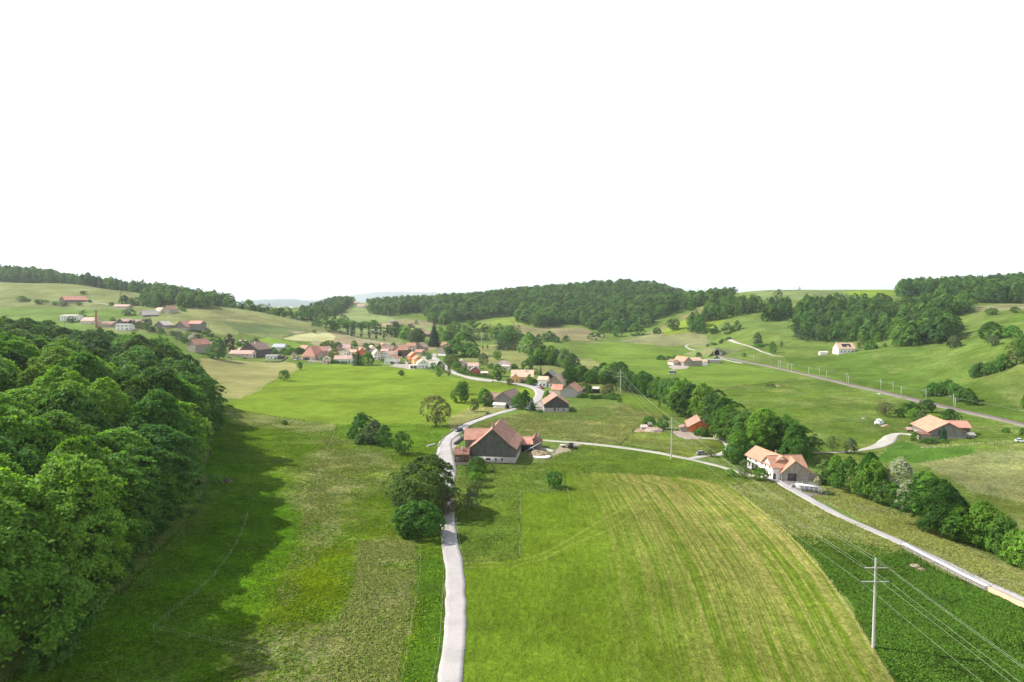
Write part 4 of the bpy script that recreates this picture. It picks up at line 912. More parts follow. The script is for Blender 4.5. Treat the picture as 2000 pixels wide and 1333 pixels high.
for k, (u, v, h) in enumerate([(679,655,24),(687,658,27),(691,659,26),(706,660,26),(721,661,26),(735,665,30),(743,658,24),(750,667,29),(756,659,25),(772,661,27)]):
    tree(u, v, 6, h, 'column', 'conifer', "slender dark poplar in the loose row behind the village", "poplars in the loose row behind the village")
number(i0)
tree(645, 648, 24, 26, 'tree', 'oak', "large round tree at the left end of the poplar row")
tree(652, 646, 18, 27, 'tree', 'wood', "round tree touching the large one at the poplar row's left end")
tree(672, 632, 18, 17, 'tree', 'grey', "grey domed tree behind the hedgerow of the poplars")
tree(614, 651, 8, 8, 'fruit', 'oak', "tiny tree on the pale yellow field's upper edge")
tree(619, 637, 20, 8, 'bush', 'oak', "low dark bush left of the poplar row")
strip([(770,655),(790,662),(805,668),(822,668)], 10, 22, 24, TL + [('oval', 'grey')], "leafy tree in the thicket between the poplars and the tall conifer", "trees of the thicket left of the tall conifer")
strip([(862,664),(872,668),(880,662)], 4, 20, 22, TL, "leafy tree right behind the tall conifer", "trees right behind the tall conifer")
tree(813, 634, 6, 9, 'tree', 'wood', "tiny tree on the brown field before the big wood")
tree(641, 622, 6, 6, 'tree', 'oak', "tiny tree on the far meadow above the round trees")
tree(874, 710, 16, 18, 'tree', 'oak', "tree above the village road bend")
tree(884, 717, 26, 26, 'tree', 'pale', "yellowish tree beside the village road")
tree(892, 722, 18, 16, 'bush', 'oak', "dark bush at the left end of the long hedge")
tree(859, 727, 16, 22, 'tree', 'oak', "dark tree at the village's lower road corner")
tree(846, 722, 12, 14, 'fruit', 'oak', "small tree right of the white gabled house")
tree(857, 736, 13, 13, 'fruit', 'beech', "small green tree below the dark one at the road corner")
tree(877, 736, 7, 24, 'fruit', 'spring', "thin bare stemmed tree beside the village road")
tree(944, 712, 18, 24, 'oval', 'grey', "grey green tree behind the pink roofed house")
tree(971, 703, 18, 18, 'fruit', 'beech', "round tree on the meadow behind the village")
tree(943, 682, 4, 6, 'fruit', 'oak', "tiny left sapling on the meadow behind the big tree")
tree(952, 682, 5, 8, 'fruit', 'pale', "tiny right sapling on the meadow behind the big tree")
tree(971, 736, 22, 26, 'tree', 'beech', "green tree right of the red house")
tree(975, 745, 11, 20, 'oval', 'conifer', "dark egg shaped evergreen right of the long hedge")
tree(995, 752, 16, 14, 'fruit', 'grey', "small tree with a thin stem in front of the yellow house")
tree(1003, 720, 14, 9, 'bush', 'oak', "dark bush right of the white gabled villa")
tree(1028, 721, 24, 17, 'bush', 'oak', "dark dome shaped tree behind the yellow house")
tree(1040, 713, 24, 20, 'tree', 'oak', "tree behind the dome shaped tree near the second pole")
tree(1034, 752, 13, 22, 'oval', 'oak', "dark v-shaped tree in front of the yellow house's right end")
tree(1044, 752, 13, 12, 'bush', 'oak', "dark bush on the drive right of the yellow house")
tree(1056, 734, 8, 20, 'conifer', 'conifer', "dark slim conifer right of the yellow house")
tree(1048, 732, 10, 10, 'bush', 'beech', "bush beside the slim conifer right of the yellow house")
tree(1110, 752, 32, 34, 'tree', 'oak', "big dark tree behind the orange roofed white house")
tree(1120, 750, 20, 22, 'tree', 'oak', "lower dark tree at the right of the big one behind the orange roof")
tree(1078, 757, 11, 11, 'bush', 'oak', "dark green hedge bush beside the half timbered house")
tree(1140, 766, 18, 20, 'bush', 'pale', "yellowish bush in the garden right of the white barn")
tree(1150, 768, 14, 16, 'bush', 'wood', "green bush in the garden right of the white barn")
tree(1188, 772, 30, 22, 'bush', 'spring', "reddish brown bush beside the dark garden shed")
strip([(1135,777),(1155,779),(1175,779),(1200,780)], 8, 16, 8, [('bush', 'oak')], "dark bush in the long garden hedge right of the white barn", "bushes of the long garden hedge")
tree(1210, 786, 8, 5, 'bush', 'oak', "small bush at the end of the long garden hedge")
tree(1155, 750, 26, 28, 'tree', 'oak', "dark tree left of the third power pole's foot")
tree(1183, 754, 26, 30, 'tree', 'oak', "dark tree just left of the third power pole")
strip([(566,688),(575,690),(585,692)], 4, 14, 12, [('tree', 'wood'), ('bush', 'oak')], "green garden tree left of the red roofed farmhouse", "garden trees left of the red farmhouse")
strip([(535,692),(550,690),(560,694)], 3, 12, 8, [('bush', 'oak')], "garden bush behind the low garage with a flat roof", "garden bushes behind the low garage")
tree(632, 705, 12, 8, 'bush', 'oak', "clipped dark hedge left of the small pink house")
strip([(648,709),(662,710),(676,710)], 5, 10, 5, [('bush', 'oak')], "low bush in front of the long pale house", "low bushes in front of the long pale house")
tree(830, 697, 12, 14, 'tree', 'oak', "dark tree left of the village's end barn")
tree(838, 704, 12, 14, 'tree', 'oak', "dark tree beside the road below the end barn")
tree(812, 681, 10, 8, 'bush', 'oak', "dark bush before the pale stepped barn")
tree(801, 690, 8, 5, 'bush', 'oak', "low bush in the farmyard between the village roofs")
tree(786, 711, 12, 6, 'bush', 'bright', "clipped bright hedge in the village's lower garden")
tree(797, 707, 10, 5, 'bush', 'willow', "yellow green shrub in front of the orange village house")
tree(748, 706, 12, 4, 'bush', 'oak', "low hedge below the white village house")
tree(925, 728, 16, 9, 'bush', 'oak', "dark shrub in the red house's garden")
tree(905, 726, 16, 11, 'bush', 'pale', "olive shrub in the hedge garden left of the red house")
tree(960, 720, 14, 10, 'bush', 'oak', "dark bush behind the red house's garage")
strip([(690,700),(730,686),(775,682),(800,694)], 9, 12, 11, [('bush', 'oak'), ('fruit', 'beech'), ('bush', 'grey')], "small garden tree between the roofs in the middle of the village", "small garden trees between the village roofs")
strip([(500,690),(525,688),(560,694),(612,690)], 8, 13, 12, [('bush', 'wood'), ('fruit', 'oak')], "small garden tree in the left part of the village", "small garden trees of the village's left part")
strip([(270,640),(300,650),(330,655),(365,672),(395,678)], 9, 13, 12, [('bush', 'grey'), ('fruit', 'oak'), ('bush', 'wood')], "small garden tree below the hamlet", "small garden trees below the hamlet")
grow()
# ---------------------------------------------------------------- tall grass tufts on the rough meadows
M_TUFT, nt, b = new_mat("meadow_tufts"); tint = attr(nt, "tint").outputs["Fac"]; fc = attr(nt, "tuft_colour").outputs["Color"]
vm = N(nt, "ShaderNodeVectorMath", operation='SCALE'); nt.links.new(fc, vm.inputs[0]); nt.links.new(mrange(nt, tint, 0, 1, .80, 1.6, False), vm.inputs["Scale"]); nt.links.new(vm.outputs[0], b.inputs["Base Color"]); b.inputs["Specular IOR Level"].default_value = 0
def tufts(polys, seed=4):
    rr = np.random.default_rng(seed); Cs, Ns, Ss, Cl, Ti = [], [], [], [], []
    for px, n, col_, straw, smax in polys:
        w = [P(*q) for q in px]; w = [(q[0], q[1]) for q in w]; xs = [q[0] for q in w]; ys = [q[1] for q in w]
        x = rr.uniform(min(xs), max(xs), n); y = rr.uniform(min(ys), max(ys), n); m = inpoly(x, y, w); x, y = x[m], y[m]
        # clumped: keep where a cheap noise is high
        f = np.sin(x * .31 + 1.7 * np.sin(y * .13)) + np.sin(y * .37 + 1.9 * np.sin(x * .17)) + rr.normal(0, 1.1, len(x)); k = f > .1; x, y, f = x[k], y[k], f[k]
        z = ground(x, y); s = rr.uniform(.12, smax, len(x)); st = (rr.random(len(x)) < straw)[:, None]
        c = np.where(st, np.array(alb((166, 172, 96)))[None], np.array(alb(col_))[None]); t = rr.random(len(x))
        for r in range(3):
            Cs.append(np.stack([x + rr.normal(0, .12, len(x)), y + rr.normal(0, .12, len(x)), z + .02 + s * .25], 1)); Ns.append(np.array([-.25, -.1, 1.0]) + rr.normal(0, .5, (len(x), 3))); Ss.append(s); Cl.append(c); Ti.append(t)
    c = np.concatenate(Cs); V, F_ = quads(c, np.concatenate(Ns), np.concatenate(Ss), rr, .45)
    me = mesh_np("grass", V, F_, M_TUFT)
    at = me.attributes.new("tint", 'FLOAT', 'POINT'); at.data.foreach_set("value", np.repeat(np.concatenate(Ti), 4).astype(np.float32))
    ca = me.attributes.new("tuft_colour", 'FLOAT_COLOR', 'POINT'); cc = np.repeat(np.concatenate(Cl), 4, 0); ca.data.foreach_set("color", np.concatenate([cc, np.ones((len(cc), 1))], 1).astype(np.float32).ravel())
    link("grass", me, kind="stuff"); print("grass", len(F_))
tufts([
 ([(700,1055),(812,1060),(808,1140),(786,1260),(772,1340),(655,1340),(640,1250),(690,1160)], 60000, (130,152,70), .6, .26),
 ([(640,850),(700,885),(800,915),(790,955),(660,985),(650,1050),(570,1180),(530,1195),(580,1050),(600,960)], 60000, (132,154,72), .6, .28),
 ([(436,795),(520,811),(655,829),(860,834),(866,905),(884,1000),(862,1100),(864,1200),(850,1333),(840,1400),(100,1400),(240,1180),(430,940)], 140000, (118,160,42), .06, .27),
 ([(1545,1048),(1640,1054),(1770,1086),(1900,1146),(2060,1215),(2060,1400),(1785,1400),(1745,1333),(1664,1180),(1604,1102)], 60000, (92,130,46), 0, .28),
 ([(1425,948),(1500,942),(1600,992),(1770,1072),(1720,1090),(1565,1060)], 22000, (142,158,76), .4, .26),
 ([(1565,960),(1610,955),(1700,978),(1800,1020),(2000,1130),(2060,1160),(2000,1168),(1770,1058),(1620,980)], 40000, (150,160,80), .3, .27),
 ([(893,908),(1060,908),(1130,872),(1200,878),(1320,898),(1420,922),(1380,936),(1105,920),(1105,960),(1012,960),(1012,1086),(908,1084),(896,1000)], 60000, (122,154,58), .08, .25),
 ([(905,850),(960,822),(1060,798),(1130,802),(1215,792),(1258,830),(1208,866),(1130,860),(1060,850),(1000,844)], 60000, (146,160,86), .25, .34),
])
# ---------------------------------------------------------------- buildings
def plaster(name, c):
    m, nt, b = new_mat(name); pos = N(nt, "ShaderNodeTexCoord").outputs["Object"]
    a = mixc(nt, mrange(nt, noise(nt, pos, .5, 5, .7), .4, .7, 0, .6), c, tuple(x * .78 for x in c))
    nt.links.new(mixc(nt, mrange(nt, noise(nt, pos, 4, 4, .7), .5, .75, 0, .3), a, tuple(x * .6 for x in c)), b.inputs["Base Color"]); return m
def boards(name, c, across='x'):
    m, nt, b = new_mat(name); tc_ = N(nt, "ShaderNodeTexCoord").outputs["Object"]
    mp_ = N(nt, "ShaderNodeMapping"); mp_.inputs["Scale"].default_value = (3.2, 3.2, .16); nt.links.new(tc_, mp_.inputs[0])
    n1 = noise(nt, mp_.outputs[0], 1.6, 4, .7)
    a = mixc(nt, mrange(nt, n1, .3, .7, 0, 1), tuple(x * .62 for x in c), tuple(x * 1.3 for x in c))
    a = mixc(nt, mrange(nt, noise(nt, tc_, .35, 5, .7), .4, .7, 0, .55), a, tuple(x * .55 for x in c))
    nt.links.new(a, b.inputs["Base Color"]); bump(nt, n1, .5, .04, b); return m
def tiles(name, c, var=.35):
    m, nt, b = new_mat(name); tc_ = N(nt, "ShaderNodeTexCoord").outputs["Object"]
    a = mixc(nt, mrange(nt, noise(nt, tc_, .45, 5, .75), .35, .68, 0, 1), tuple(x * (1 + var * .3) for x in c), tuple(x * (1 - var) for x in c))
    a = mixc(nt, mrange(nt, noise(nt, tc_, 3.0, 3, .8), .4, .7, 0, .6), a, tuple(x * .72 for x in c))
    sp_ = N(nt, "ShaderNodeSeparateXYZ"); nt.links.new(tc_, sp_.inputs[0])
    w = math_(nt, 'ABSOLUTE', math_(nt, 'SINE', math_(nt, 'MULTIPLY', sp_.outputs["Z"], 16.0)))
    a = mixc(nt, mrange(nt, w, 0, .35, .45, 0), a, tuple(x * .5 for x in c))
    nt.links.new(a, b.inputs["Base Color"]); bump(nt, w, .5, .05, b); return m
BM = {
 'white': plaster("white_plaster", (.88, .86, .83)), 'cream': plaster("cream_plaster", (.80, .72, .58)), 'yellow': plaster("yellow_plaster", (.66, .54, .24)),
 'pink': plaster("pink_plaster", (.70, .56, .51)), 'grey': plaster("grey_plaster", (.42, .39, .38)), 'orange': plaster("orange_plaster", (.72, .17, .06)),
 'red': plaster("red_plaster", (.58, .05, .04)), 'stone': plaster("rubble_stone", (.40, .36, .31)), 'ochre': plaster("ochre_plaster", (.72, .42, .16)),
 'wgrey': boards("weathered_boards", (.23, .22, .20)), 'wdark2': boards("old_barn_boards", (.125, .12, .11)), 'wdark': boards("dark_boards", (.085, .082, .078)), 'wblack': boards("black_boards", (.035, .033, .032)), 'wbrown': boards("brown_boards", (.15, .095, .07)),
 'wpale': boards("pale_grey_boards", (.36, .31, .27)), 'wtan': boards("tan_boards", (.34, .30, .25)), 'wred': boards("red_orange_boards", (.70, .18, .06)),
 'tile': tiles("clay_tiles", (.47, .25, .18)), 'orange_t': tiles("orange_tiles", (.56, .30, .20), .3), 'redt': tiles("red_tiles", (.64, .31, .23)), 'pinkt': tiles("faded_pink_tiles", (.62, .42, .35)),
 'brownt': tiles("brown_tiles", (.34, .22, .175)), 'browned': tiles("dark_red_tiles", (.33, .16, .125)), 'greyt': tiles("grey_slates", (.33, .32, .31)), 'palet': tiles("pale_sheet_roof", (.66, .60, .54), .15),
 'peach': tiles("peach_tiles", (.74, .50, .37), .2), 'blackt': tiles("dark_slates", (.10, .095, .095)), 'bluet': tiles("blue_grey_sheet_roof", (.50, .54, .58), .1), 'brick': tiles("brick", (.46, .22, .12)),
}
def flat(name, c, rough=.7, metal=0, spec=.3):
    m, nt, b = new_mat(name); b.inputs["Base Color"].default_value = (*c, 1); b.inputs["Roughness"].default_value = rough; b.inputs["Metallic"].default_value = metal; b.inputs["Specular IOR Level"].default_value = spec; return m
M_GLASS = flat("window_glass", (.02, .024, .03), .12, 0, .6); M_WF = flat("window_frame_paint", (.62, .60, .56)); M_WFD = flat("dark_wood_frame", (.09, .07, .055)); M_DOOR = flat("door_wood", (.10, .07, .05)); M_GUT = flat("barge_board", (.12, .085, .07))
M_CONC = plaster("concrete", (.46, .44, .41)); M_ZINC = flat("galvanised_steel", (.55, .56, .57), .45, .3); M_DARK = flat("dark_opening", (.012, .011, .010))
def boxvf(x0, x1, y0, y1, z0, z1):
    V = np.array([(x0, y0, z0), (x1, y0, z0), (x1, y1, z0), (x0, y1, z0), (x0, y0, z1), (x1, y0, z1), (x1, y1, z1), (x0, y1, z1)], float)
    return V, np.array([(0, 3, 2, 1), (4, 5, 6, 7), (0, 1, 5, 4), (1, 2, 6, 5), (2, 3, 7, 6), (3, 0, 4, 7)])
def rotz(V, a, dx=0, dy=0):
    c, s = math.cos(a), math.sin(a); V = np.asarray(V, float); return np.stack([V[:, 0] * c - V[:, 1] * s + dx, V[:, 0] * s + V[:, 1] * c + dy, V[:, 2]], 1)
def poly_mesh(name, V, faces, mat):
    me = bpy.data.meshes.new(name); me.from_pydata([tuple(map(float, v)) for v in V], [], faces); me.materials.append(mat); me.update(); return me
WCACHE = {}
def win_mesh(kind, w, h, mat):
    key = (kind, round(w, 2), round(h, 2), mat.name)
    if key in WCACHE: return WCACHE[key]
    if kind == 'frame':
        t = .10; ps = [boxvf(-w / 2 - t, w / 2 + t, -.05, .03, -t, 0), boxvf(-w / 2 - t, w / 2 + t, -.05, .03, h, h + t), boxvf(-w / 2 - t, -w / 2, -.05, .03, 0, h), boxvf(w / 2, w / 2 + t, -.05, .03, 0, h), boxvf(-.03, .03, -.04, .02, 0, h)]
        V, F_ = joinvf(ps)
    else: V, F_ = boxvf(-w / 2, w / 2, -.015, .03, 0, h)
    WCACHE[key] = mesh_np(kind, V, F_, mat); return WCACHE[key]
def opening(root, pos, a, w, h, kind='window', frame=None):
    if kind == 'window':
        f = link("window", win_mesh('frame', w, h, frame or M_WF), root); f.location = pos; f.rotation_euler = (0, 0, a)
        link("pane", win_mesh('pane', w, h, M_GLASS), f)
    else:
        f = link(kind, win_mesh('pane', w, h, {'door': M_DOOR, 'barn_door': BM['wdark'], 'garage_door': M_WFD, 'opening': M_DARK}[kind]), root); f.location = pos; f.rotation_euler = (0, 0, a)
def block(root, x, y, W, L, hw, hr, yaw=0.0, ridge='y', wall='white', clad=None, cf=2.5, gclad=None, roof='tile', ov=.55, xr=None, hwr=None, wins=(), base=-1.6, th=.22, hip=0, wname="wall"):
    """one gabled block, its front-centre at x, y in the root's frame: W wide across the front, L deep; hw eaves height, hr ridge height; ridge 'y' runs away from the front"""
    a = R(yaw); hwr = hw if hwr is None else hwr
    if ridge == 'x':      # same block turned a quarter: its own front is the left end
        W2, L2 = L, W
        def T(V):
            V = np.asarray(V, float); return rotz(np.stack([V[:, 1] - L2 / 2, V[:, 0] + W2 / 2, V[:, 2]], 1), a, x, y)
        flip = True
    else:
        W2, L2 = W, L; T = lambda V: rotz(V, a, x, y); flip = False
    xr = 0 if xr is None else xr; h2 = W2 / 2
    def mesh(nm, V, faces, mat):
        fs = [tuple(reversed(f)) for f in faces] if flip else faces
        return link(nm, poly_mesh(nm, T(V), fs, mat), root)
    top = cf if clad else None
    def zat(xx):
        return hw + (hr - hw) * (xx + h2) / (xr + h2) if xx <= xr else hwr + (hr - hwr) * (h2 - xx) / (h2 - xr)
    if clad:
        V, F_ = boxvf(-h2, h2, 0, L2, base, cf); mesh(wname, V, [tuple(map(int, f)) for f in F_], BM[wall])
        z0, m_, o = cf, BM[clad], .05
    else: z0, m_, o = base, BM[wall], 0
    g = hip * .5
    V = [(-h2 - o, -o, z0), (h2 + o, -o, z0), (h2 + o, -o, hwr), (xr, -o, hr), (-h2 - o, -o, hw), (-h2 - o, L2 + o, z0), (h2 + o, L2 + o, z0), (h2 + o, L2 + o, hwr), (xr, L2 + o, hr), (-h2 - o, L2 + o, hw)]
    if hip:
        V[3] = (xr, hip, hr); V[8] = (xr, L2 - hip, hr)
        Fc = [(0, 1, 2, 4), (6, 5, 9, 7), (5, 0, 4, 9), (1, 6, 7, 2), (5, 6, 1, 0)]
    else: Fc = [(0, 1, 2, 3, 4), (6, 5, 9, 8, 7), (5, 0, 4, 9), (1, 6, 7, 2), (5, 6, 1, 0)]
    mesh("cladding" if clad else wname, V, Fc, m_)
    # roof
    sl, sr = (hr - hw) / (xr + h2), (hr - hwr) / (h2 - xr); el, er = -h2 - ov, h2 + ov; zl, zr = hw - ov * sl + .03, hwr - ov * sr + .03; zt = hr + .03
    y0, y1 = -ov, L2 + ov; hy0, hy1 = (y0 + hip + .2, y1 - hip - .2) if hip else (y0, y1)
    b8 = [(el, y0, zl), (xr, hy0, zt), (er, y0, zr), (el, y1, zl), (xr, hy1, zt), (er, y1, zr)]
    t8 = [(p[0], p[1], p[2] + th) for p in b8]; V = b8 + t8
    Fr = [(6, 7, 10, 9), (7, 8, 11, 10), (0, 3, 4, 1), (1, 4, 5, 2), (0, 6, 9, 3), (2, 5, 11, 8)]
    Fr = [(6, 7, 10, 9)[::-1], (7, 8, 11, 10)[::-1], (0, 3, 4, 1)[::-1], (1, 4, 5, 2)[::-1], (0, 6, 9, 3)[::-1], (2, 5, 11, 8)[::-1], (0, 1, 7, 6), (1, 2, 8, 7), (3, 9, 10, 4), (4, 10, 11, 5)]
    if hip: Fr += [(6, 8, 7), (9, 10, 11)]
    r = mesh("roof", V, Fr, BM[roof])
    if abs(T(V)[:, 2].max()) and not hip and hr > 4.2:
        cx = .14
        V = [(xr - cx, y0, zt + th - .01), (xr + cx, y0, zt + th - .01), (xr, y0, zt + th + .10), (xr - cx, y1, zt + th - .01), (xr + cx, y1, zt + th - .01), (xr, y1, zt + th + .10)]
        rc = link("ridge_tiles", poly_mesh("ridge_tiles", T(V), [(0, 1, 2), (3, 5, 4), (0, 2, 5, 3), (1, 4, 5, 2)], BM[roof]), r)
    # openings: (face, x, z, w, h, kind)
    for wv in wins:
        f_, px_, pz, w, h = wv[:5]; kind = wv[5] if len(wv) > 5 else 'window'; oo = .06 if clad and pz >= cf - .1 else .015
        if flip:   # faces as seen with ridge across: f front eave side
            loc = {'f': (px_, -oo, 0), 'l': (-L2 / 2 - oo, W2 / 2 + px_, -math.pi / 2), 'r': (L2 / 2 + oo, W2 / 2 + px_, math.pi / 2), 'b': (px_, W2 + oo, math.pi)}[f_]
        else:
            loc = {'f': (px_, -oo, 0), 'l': (-h2 - oo, L2 / 2 + px_, -math.pi / 2), 'r': (h2 + oo, L2 / 2 + px_, math.pi / 2), 'b': (px_, L2 + oo, math.pi)}[f_]
        p = rotz([(loc[0], loc[1], pz)], a, x, y)[0]; opening(root, p, a + loc[2], w, h, kind)
    return r
def chimney(root, x, y, z0, z1, w=.7, mat='pink'):
    V, F_ = joinvf([boxvf(x - w / 2, x + w / 2, y - w / 2, y + w / 2, z0, z1), boxvf(x - w / 2 - .08, x + w / 2 + .08, y - w / 2 - .08, y + w / 2 + .08, z1, z1 + .15), boxvf(x - w / 4, x + w / 4, y - w / 4, y + w / 4, z1 + .15, z1 + .4)])
    link("chimney", mesh_np("chimney", V, F_, BM[mat]), root)
def root_at(name, label, cat, p, yaw=0, group=None):
    o = link(name, None); o.location = p; o.rotation_euler = (0, 0, R(yaw)); o['label'] = label; o['category'] = cat; o.empty_display_size = 1
    if group: o['group'] = group
    return o
def grid(face, W, z, n, w=1.0, h=1.25):
    return [(face, (i - (n - 1) / 2) * W / max(n, 1), z, w, h) for i in range(n)]
def V_(name, label, u, v, wpx, wallpx, ridgepx, dep, ridge, yaw, wall, roof, D=None, rows=None, nwin=3, side=2, chim=None, extra=None, cat=None, clad=None, cfpx=None, kinds=(), z=None, **kw):
    p = PD(u, D) if D else P(u, v); m = p[1] / F
    W = wpx * m; hw = wallpx * m; sh = (dep / 2) * (CAMZ - hw) / p[1] ** 2 * F if ridge == 'x' else 0; hr = max(hw + .8, (ridgepx - sh) * m)
    # the height of the ground can differ under the corners: stand on the lowest
    root = root_at(name, label, cat or {'house': 'house', 'barn': 'barn', 'shed': 'shed', 'farmhouse': 'farmhouse', 'garage': 'garage', 'hall': 'hall'}.get(name, 'house'), p, yaw)
    wins = []
    rows = rows if rows is not None else max(1, int(hw / 2.6))
    if nwin:
        for r_ in range(rows):
            z_ = .95 + 2.7 * r_
            if z_ + 1.1 < hw: wins += grid('f', W * .9, z_, nwin)
            if z_ + 1.1 < hw: wins += grid('l', dep * .9 if ridge == 'y' else dep * .8, z_, side) + grid('r', dep * .8, z_, side)
        if ridge == 'y' and hr - hw > 2.2 and not clad: wins += [('f', -.9, hw + .15, .8, 1.0), ('f', .9, hw + .15, .8, 1.0)]
        wins.append(('f', W * .5 - 1.3 if W > 6 else 0, 0, 1.0, 2.1, 'door'))
    wins += list(kinds)
    block(root, 0, 0, W, dep, hw, hr, 0, ridge, wall, roof=roof, wins=wins, clad=clad, cf=(cfpx or 0) * m if clad else 0, **kw)
    if chim:
        cx, cy = chim; chimney(root, cx * W, cy * dep, hw, hr + .9)
    for e in (extra or ()):
        e = dict(e); block(root, e.pop('x') * 1.0, e.pop('y') * 1.0, e.pop('W'), e.pop('L'), e.pop('hw'), e.pop('hr'), **e)
    return root
# ---- village, read from left to right in the photograph
V_('farmhouse', "large dark gabled barn house with a long pink-roofed front wing at the village's left end", 487, 697, 40, 14, 27, 22, 'y', -14, 'wdark', 'brownt', nwin=0, chim=(.1, .3),
   extra=[dict(x=-4, y=-9, W=25, L=9, hw=3.6, hr=6.6, ridge='x', wall='pink', roof='pinkt', yaw=4, wins=grid('f', 20, 1, 4) + [('r', 0, 0, 2.6, 2.4, 'barn_door')]), dict(x=-13, y=4, W=9, L=9, hw=6, hr=8, ridge='x', wall='wbrown', roof='pinkt')])
V_('garage', "low white garage building with a nearly flat pale roof beside the large village barn", 530, 702.5, 22, 7, 8.5, 9, 'x', 2, 'white', 'greyt', nwin=3, extra=[dict(x=8.5, y=1, W=5, L=7, hw=3.0, hr=3.4, ridge='x', wall='wdark', roof='blackt')])
V_('house', "pale villa with a light grey roof standing above the village's left part", 543, 684, 22, 6, 12, 10, 'x', -3, 'white', 'bluet', nwin=5, chim=(.1, .5))
V_('house', "small white gabled house close behind the large village barn", 515, 681, 9, 6, 9, 9, 'y', -12, 'white', 'greyt', nwin=2)
V_('house', "small pale house with a pink roof half hidden in trees behind the large village barn", 473, 670.5, 12, 3, 6, 8, 'x', 5, 'cream', 'pinkt', nwin=2)
V_('shed', "small pinkish garden house with a dark gable left of the red farmhouse", 575, 699, 10, 6, 11, 7, 'y', 20, 'pink', 'blackt', nwin=1)
V_('house', "reddish roofed house half hidden behind the left side of the red hipped farmhouse", 590, 687, 16, 6, 12, 10, 'x', -25, 'pink', 'redt', nwin=2)
V_('farmhouse', "red hipped-roof farmhouse in the lower left of the village", 602, 703.5, 30, 8, 26, 20, 'y', -16, 'pink', 'redt', nwin=3, hip=4.5, kinds=[('f', -2, 0, 7, 2.6, 'opening')], extra=[dict(x=12, y=3, W=8, L=12, hw=4, hr=8, ridge='y', wall='stone', roof='tile')])
V_('barn', "dark red roofed barn right behind the red hipped farmhouse", 628, 694, 20, 8, 17, 14, 'x', -20, 'white', 'browned', nwin=1)
V_('house', "small pink gabled house with a pale roof at the village's lower edge", 637.5, 711, 14, 9, 14, 9, 'y', 12, 'pink', 'palet', nwin=2)
V_('house', "long pale single-storey house with a pink tile roof at the village's lower edge", 669, 709.5, 33, 8, 15, 9, 'x', 1, 'white', 'pinkt', nwin=6, chim=(.2, .5))
V_('barn', "long pink-roofed barn with a brown gable at the village's upper left edge", 671, 685, 25, 5, 13, 13, 'x', 14, 'wtan', 'pinkt', nwin=0)
V_('house', "cream roofed white house directly above the long pale single-storey house", 674, 694.5, 15, 8, 13, 10, 'y', -18, 'white', 'peach', nwin=1)
V_('house', "peach roofed house between the cream roofed one and the orange roofed one", 692, 695, 14, 7, 12, 10, 'x', 20, 'cream', 'peach', nwin=2)
V_('house', "orange roofed house right above the pointed village conifer", 707, 697, 16, 9, 17, 12, 'y', 22, 'orange', 'tile', nwin=2, side=1)
V_('house', "large pale roofed house with a bright left slope in the middle of the village", 729, 691, 20, 7, 15, 13, 'y', 24, 'white', 'peach', nwin=2)
V_('house', "narrow tall white house with a peach roof at the village's lower middle", 737, 702.5, 13, 11, 18, 11, 'y', 22, 'white', 'peach', nwin=2)
V_('house', "white gabled house with brown trim and two rows of windows in the village's middle", 753, 701.5, 19, 8.5, 14.5, 12, 'y', -18, 'white', 'peach', nwin=3)
V_('house', "white gabled house with an orange roof and a garage floor nearest the bright field", 762, 711.5, 24, 11, 17, 10, 'y', -14, 'white', 'tile', nwin=3, kinds=[('f', 2, 0, 2.6, 2.2, 'garage_door')])
V_('barn', "brown roofed barn with a dark left gable behind the white gabled houses", 757, 687, 23, 5, 12, 12, 'x', 10, 'wdark', 'brownt', nwin=0)
V_('house', "small pinkish roofed house above the white gabled house with brown trim", 750, 690, 14, 4, 8, 9, 'x', -6, 'cream', 'pinkt', nwin=2)
V_('house', "orange roofed white house left of the farmyard opening", 768, 696, 14, 8, 14, 10, 'x', -14, 'white', 'tile', nwin=2)
V_('barn', "red gabled roof house at the village's top left beside the brown field", 750, 680, 16, 4, 9, 9, 'y', 24, 'cream', 'redt', nwin=1)
V_('barn', "tall brown barn with an orange roof and a dark open bay on the village farmyard", 787, 696, 19, 12, 21, 13, 'x', 6, 'wbrown', 'tile', nwin=0, kinds=[('f', -3.5, 0, 5, 4, 'opening')], extra=[dict(x=-9, y=1, W=9, L=12, hw=5, hr=9, ridge='y', wall='wpale', roof='pinkt')])
V_('house', "orange tiled house with a brick coloured wall at the village's top right", 802, 686, 17, 10, 16, 11, 'x', -2, 'pink', 'tile', nwin=3)
V_('barn', "pale stepped barn with a faded gable right of the brick coloured house", 818, 684, 20, 6, 14, 12, 'y', -18, 'wpale', 'pinkt', nwin=1)
V_('house', "long low house with a faded red roof above the orange row houses", 821, 692, 20, 4, 9, 9, 'x', -4, 'pink', 'redt', nwin=4)
V_('house', "orange gabled row house, the upper one of the row", 809, 706, 16, 10, 17, 11, 'y', 22, 'orange', 'orange_t', nwin=2)
V_('house', "ochre row house with an orange roof between the upper one and the white gable", 818, 711, 17, 9, 15, 11, 'y', 22, 'ochre', 'orange_t', nwin=2)
V_('house', "white gabled row house with dark windows at the village's lowest corner", 826.5, 720, 21, 10, 17, 12, 'y', 14, 'white', 'peach', nwin=3, extra=[dict(x=-8.2, y=1.5, W=6, L=6, hw=2.7, hr=3.1, ridge='x', wall='white', roof='palet', wins=[('f', -1.4, 0, 2.2, 2.1, 'garage_door'), ('f', 1.4, 0, 2.2, 2.1, 'garage_door')])])
V_('barn', "pale boarded barn with a red roof at the village's right end", 863, 695.5, 20, 15, 20, 17, 'y', -32, 'white', 'redt', nwin=0, clad='wpale', cfpx=4)
V_('house', "red hipped roof house behind the pale boarded end barn", 868, 680, 12, 6, 11, 9, 'x', 10, 'pink', 'redt', nwin=1, hip=2)
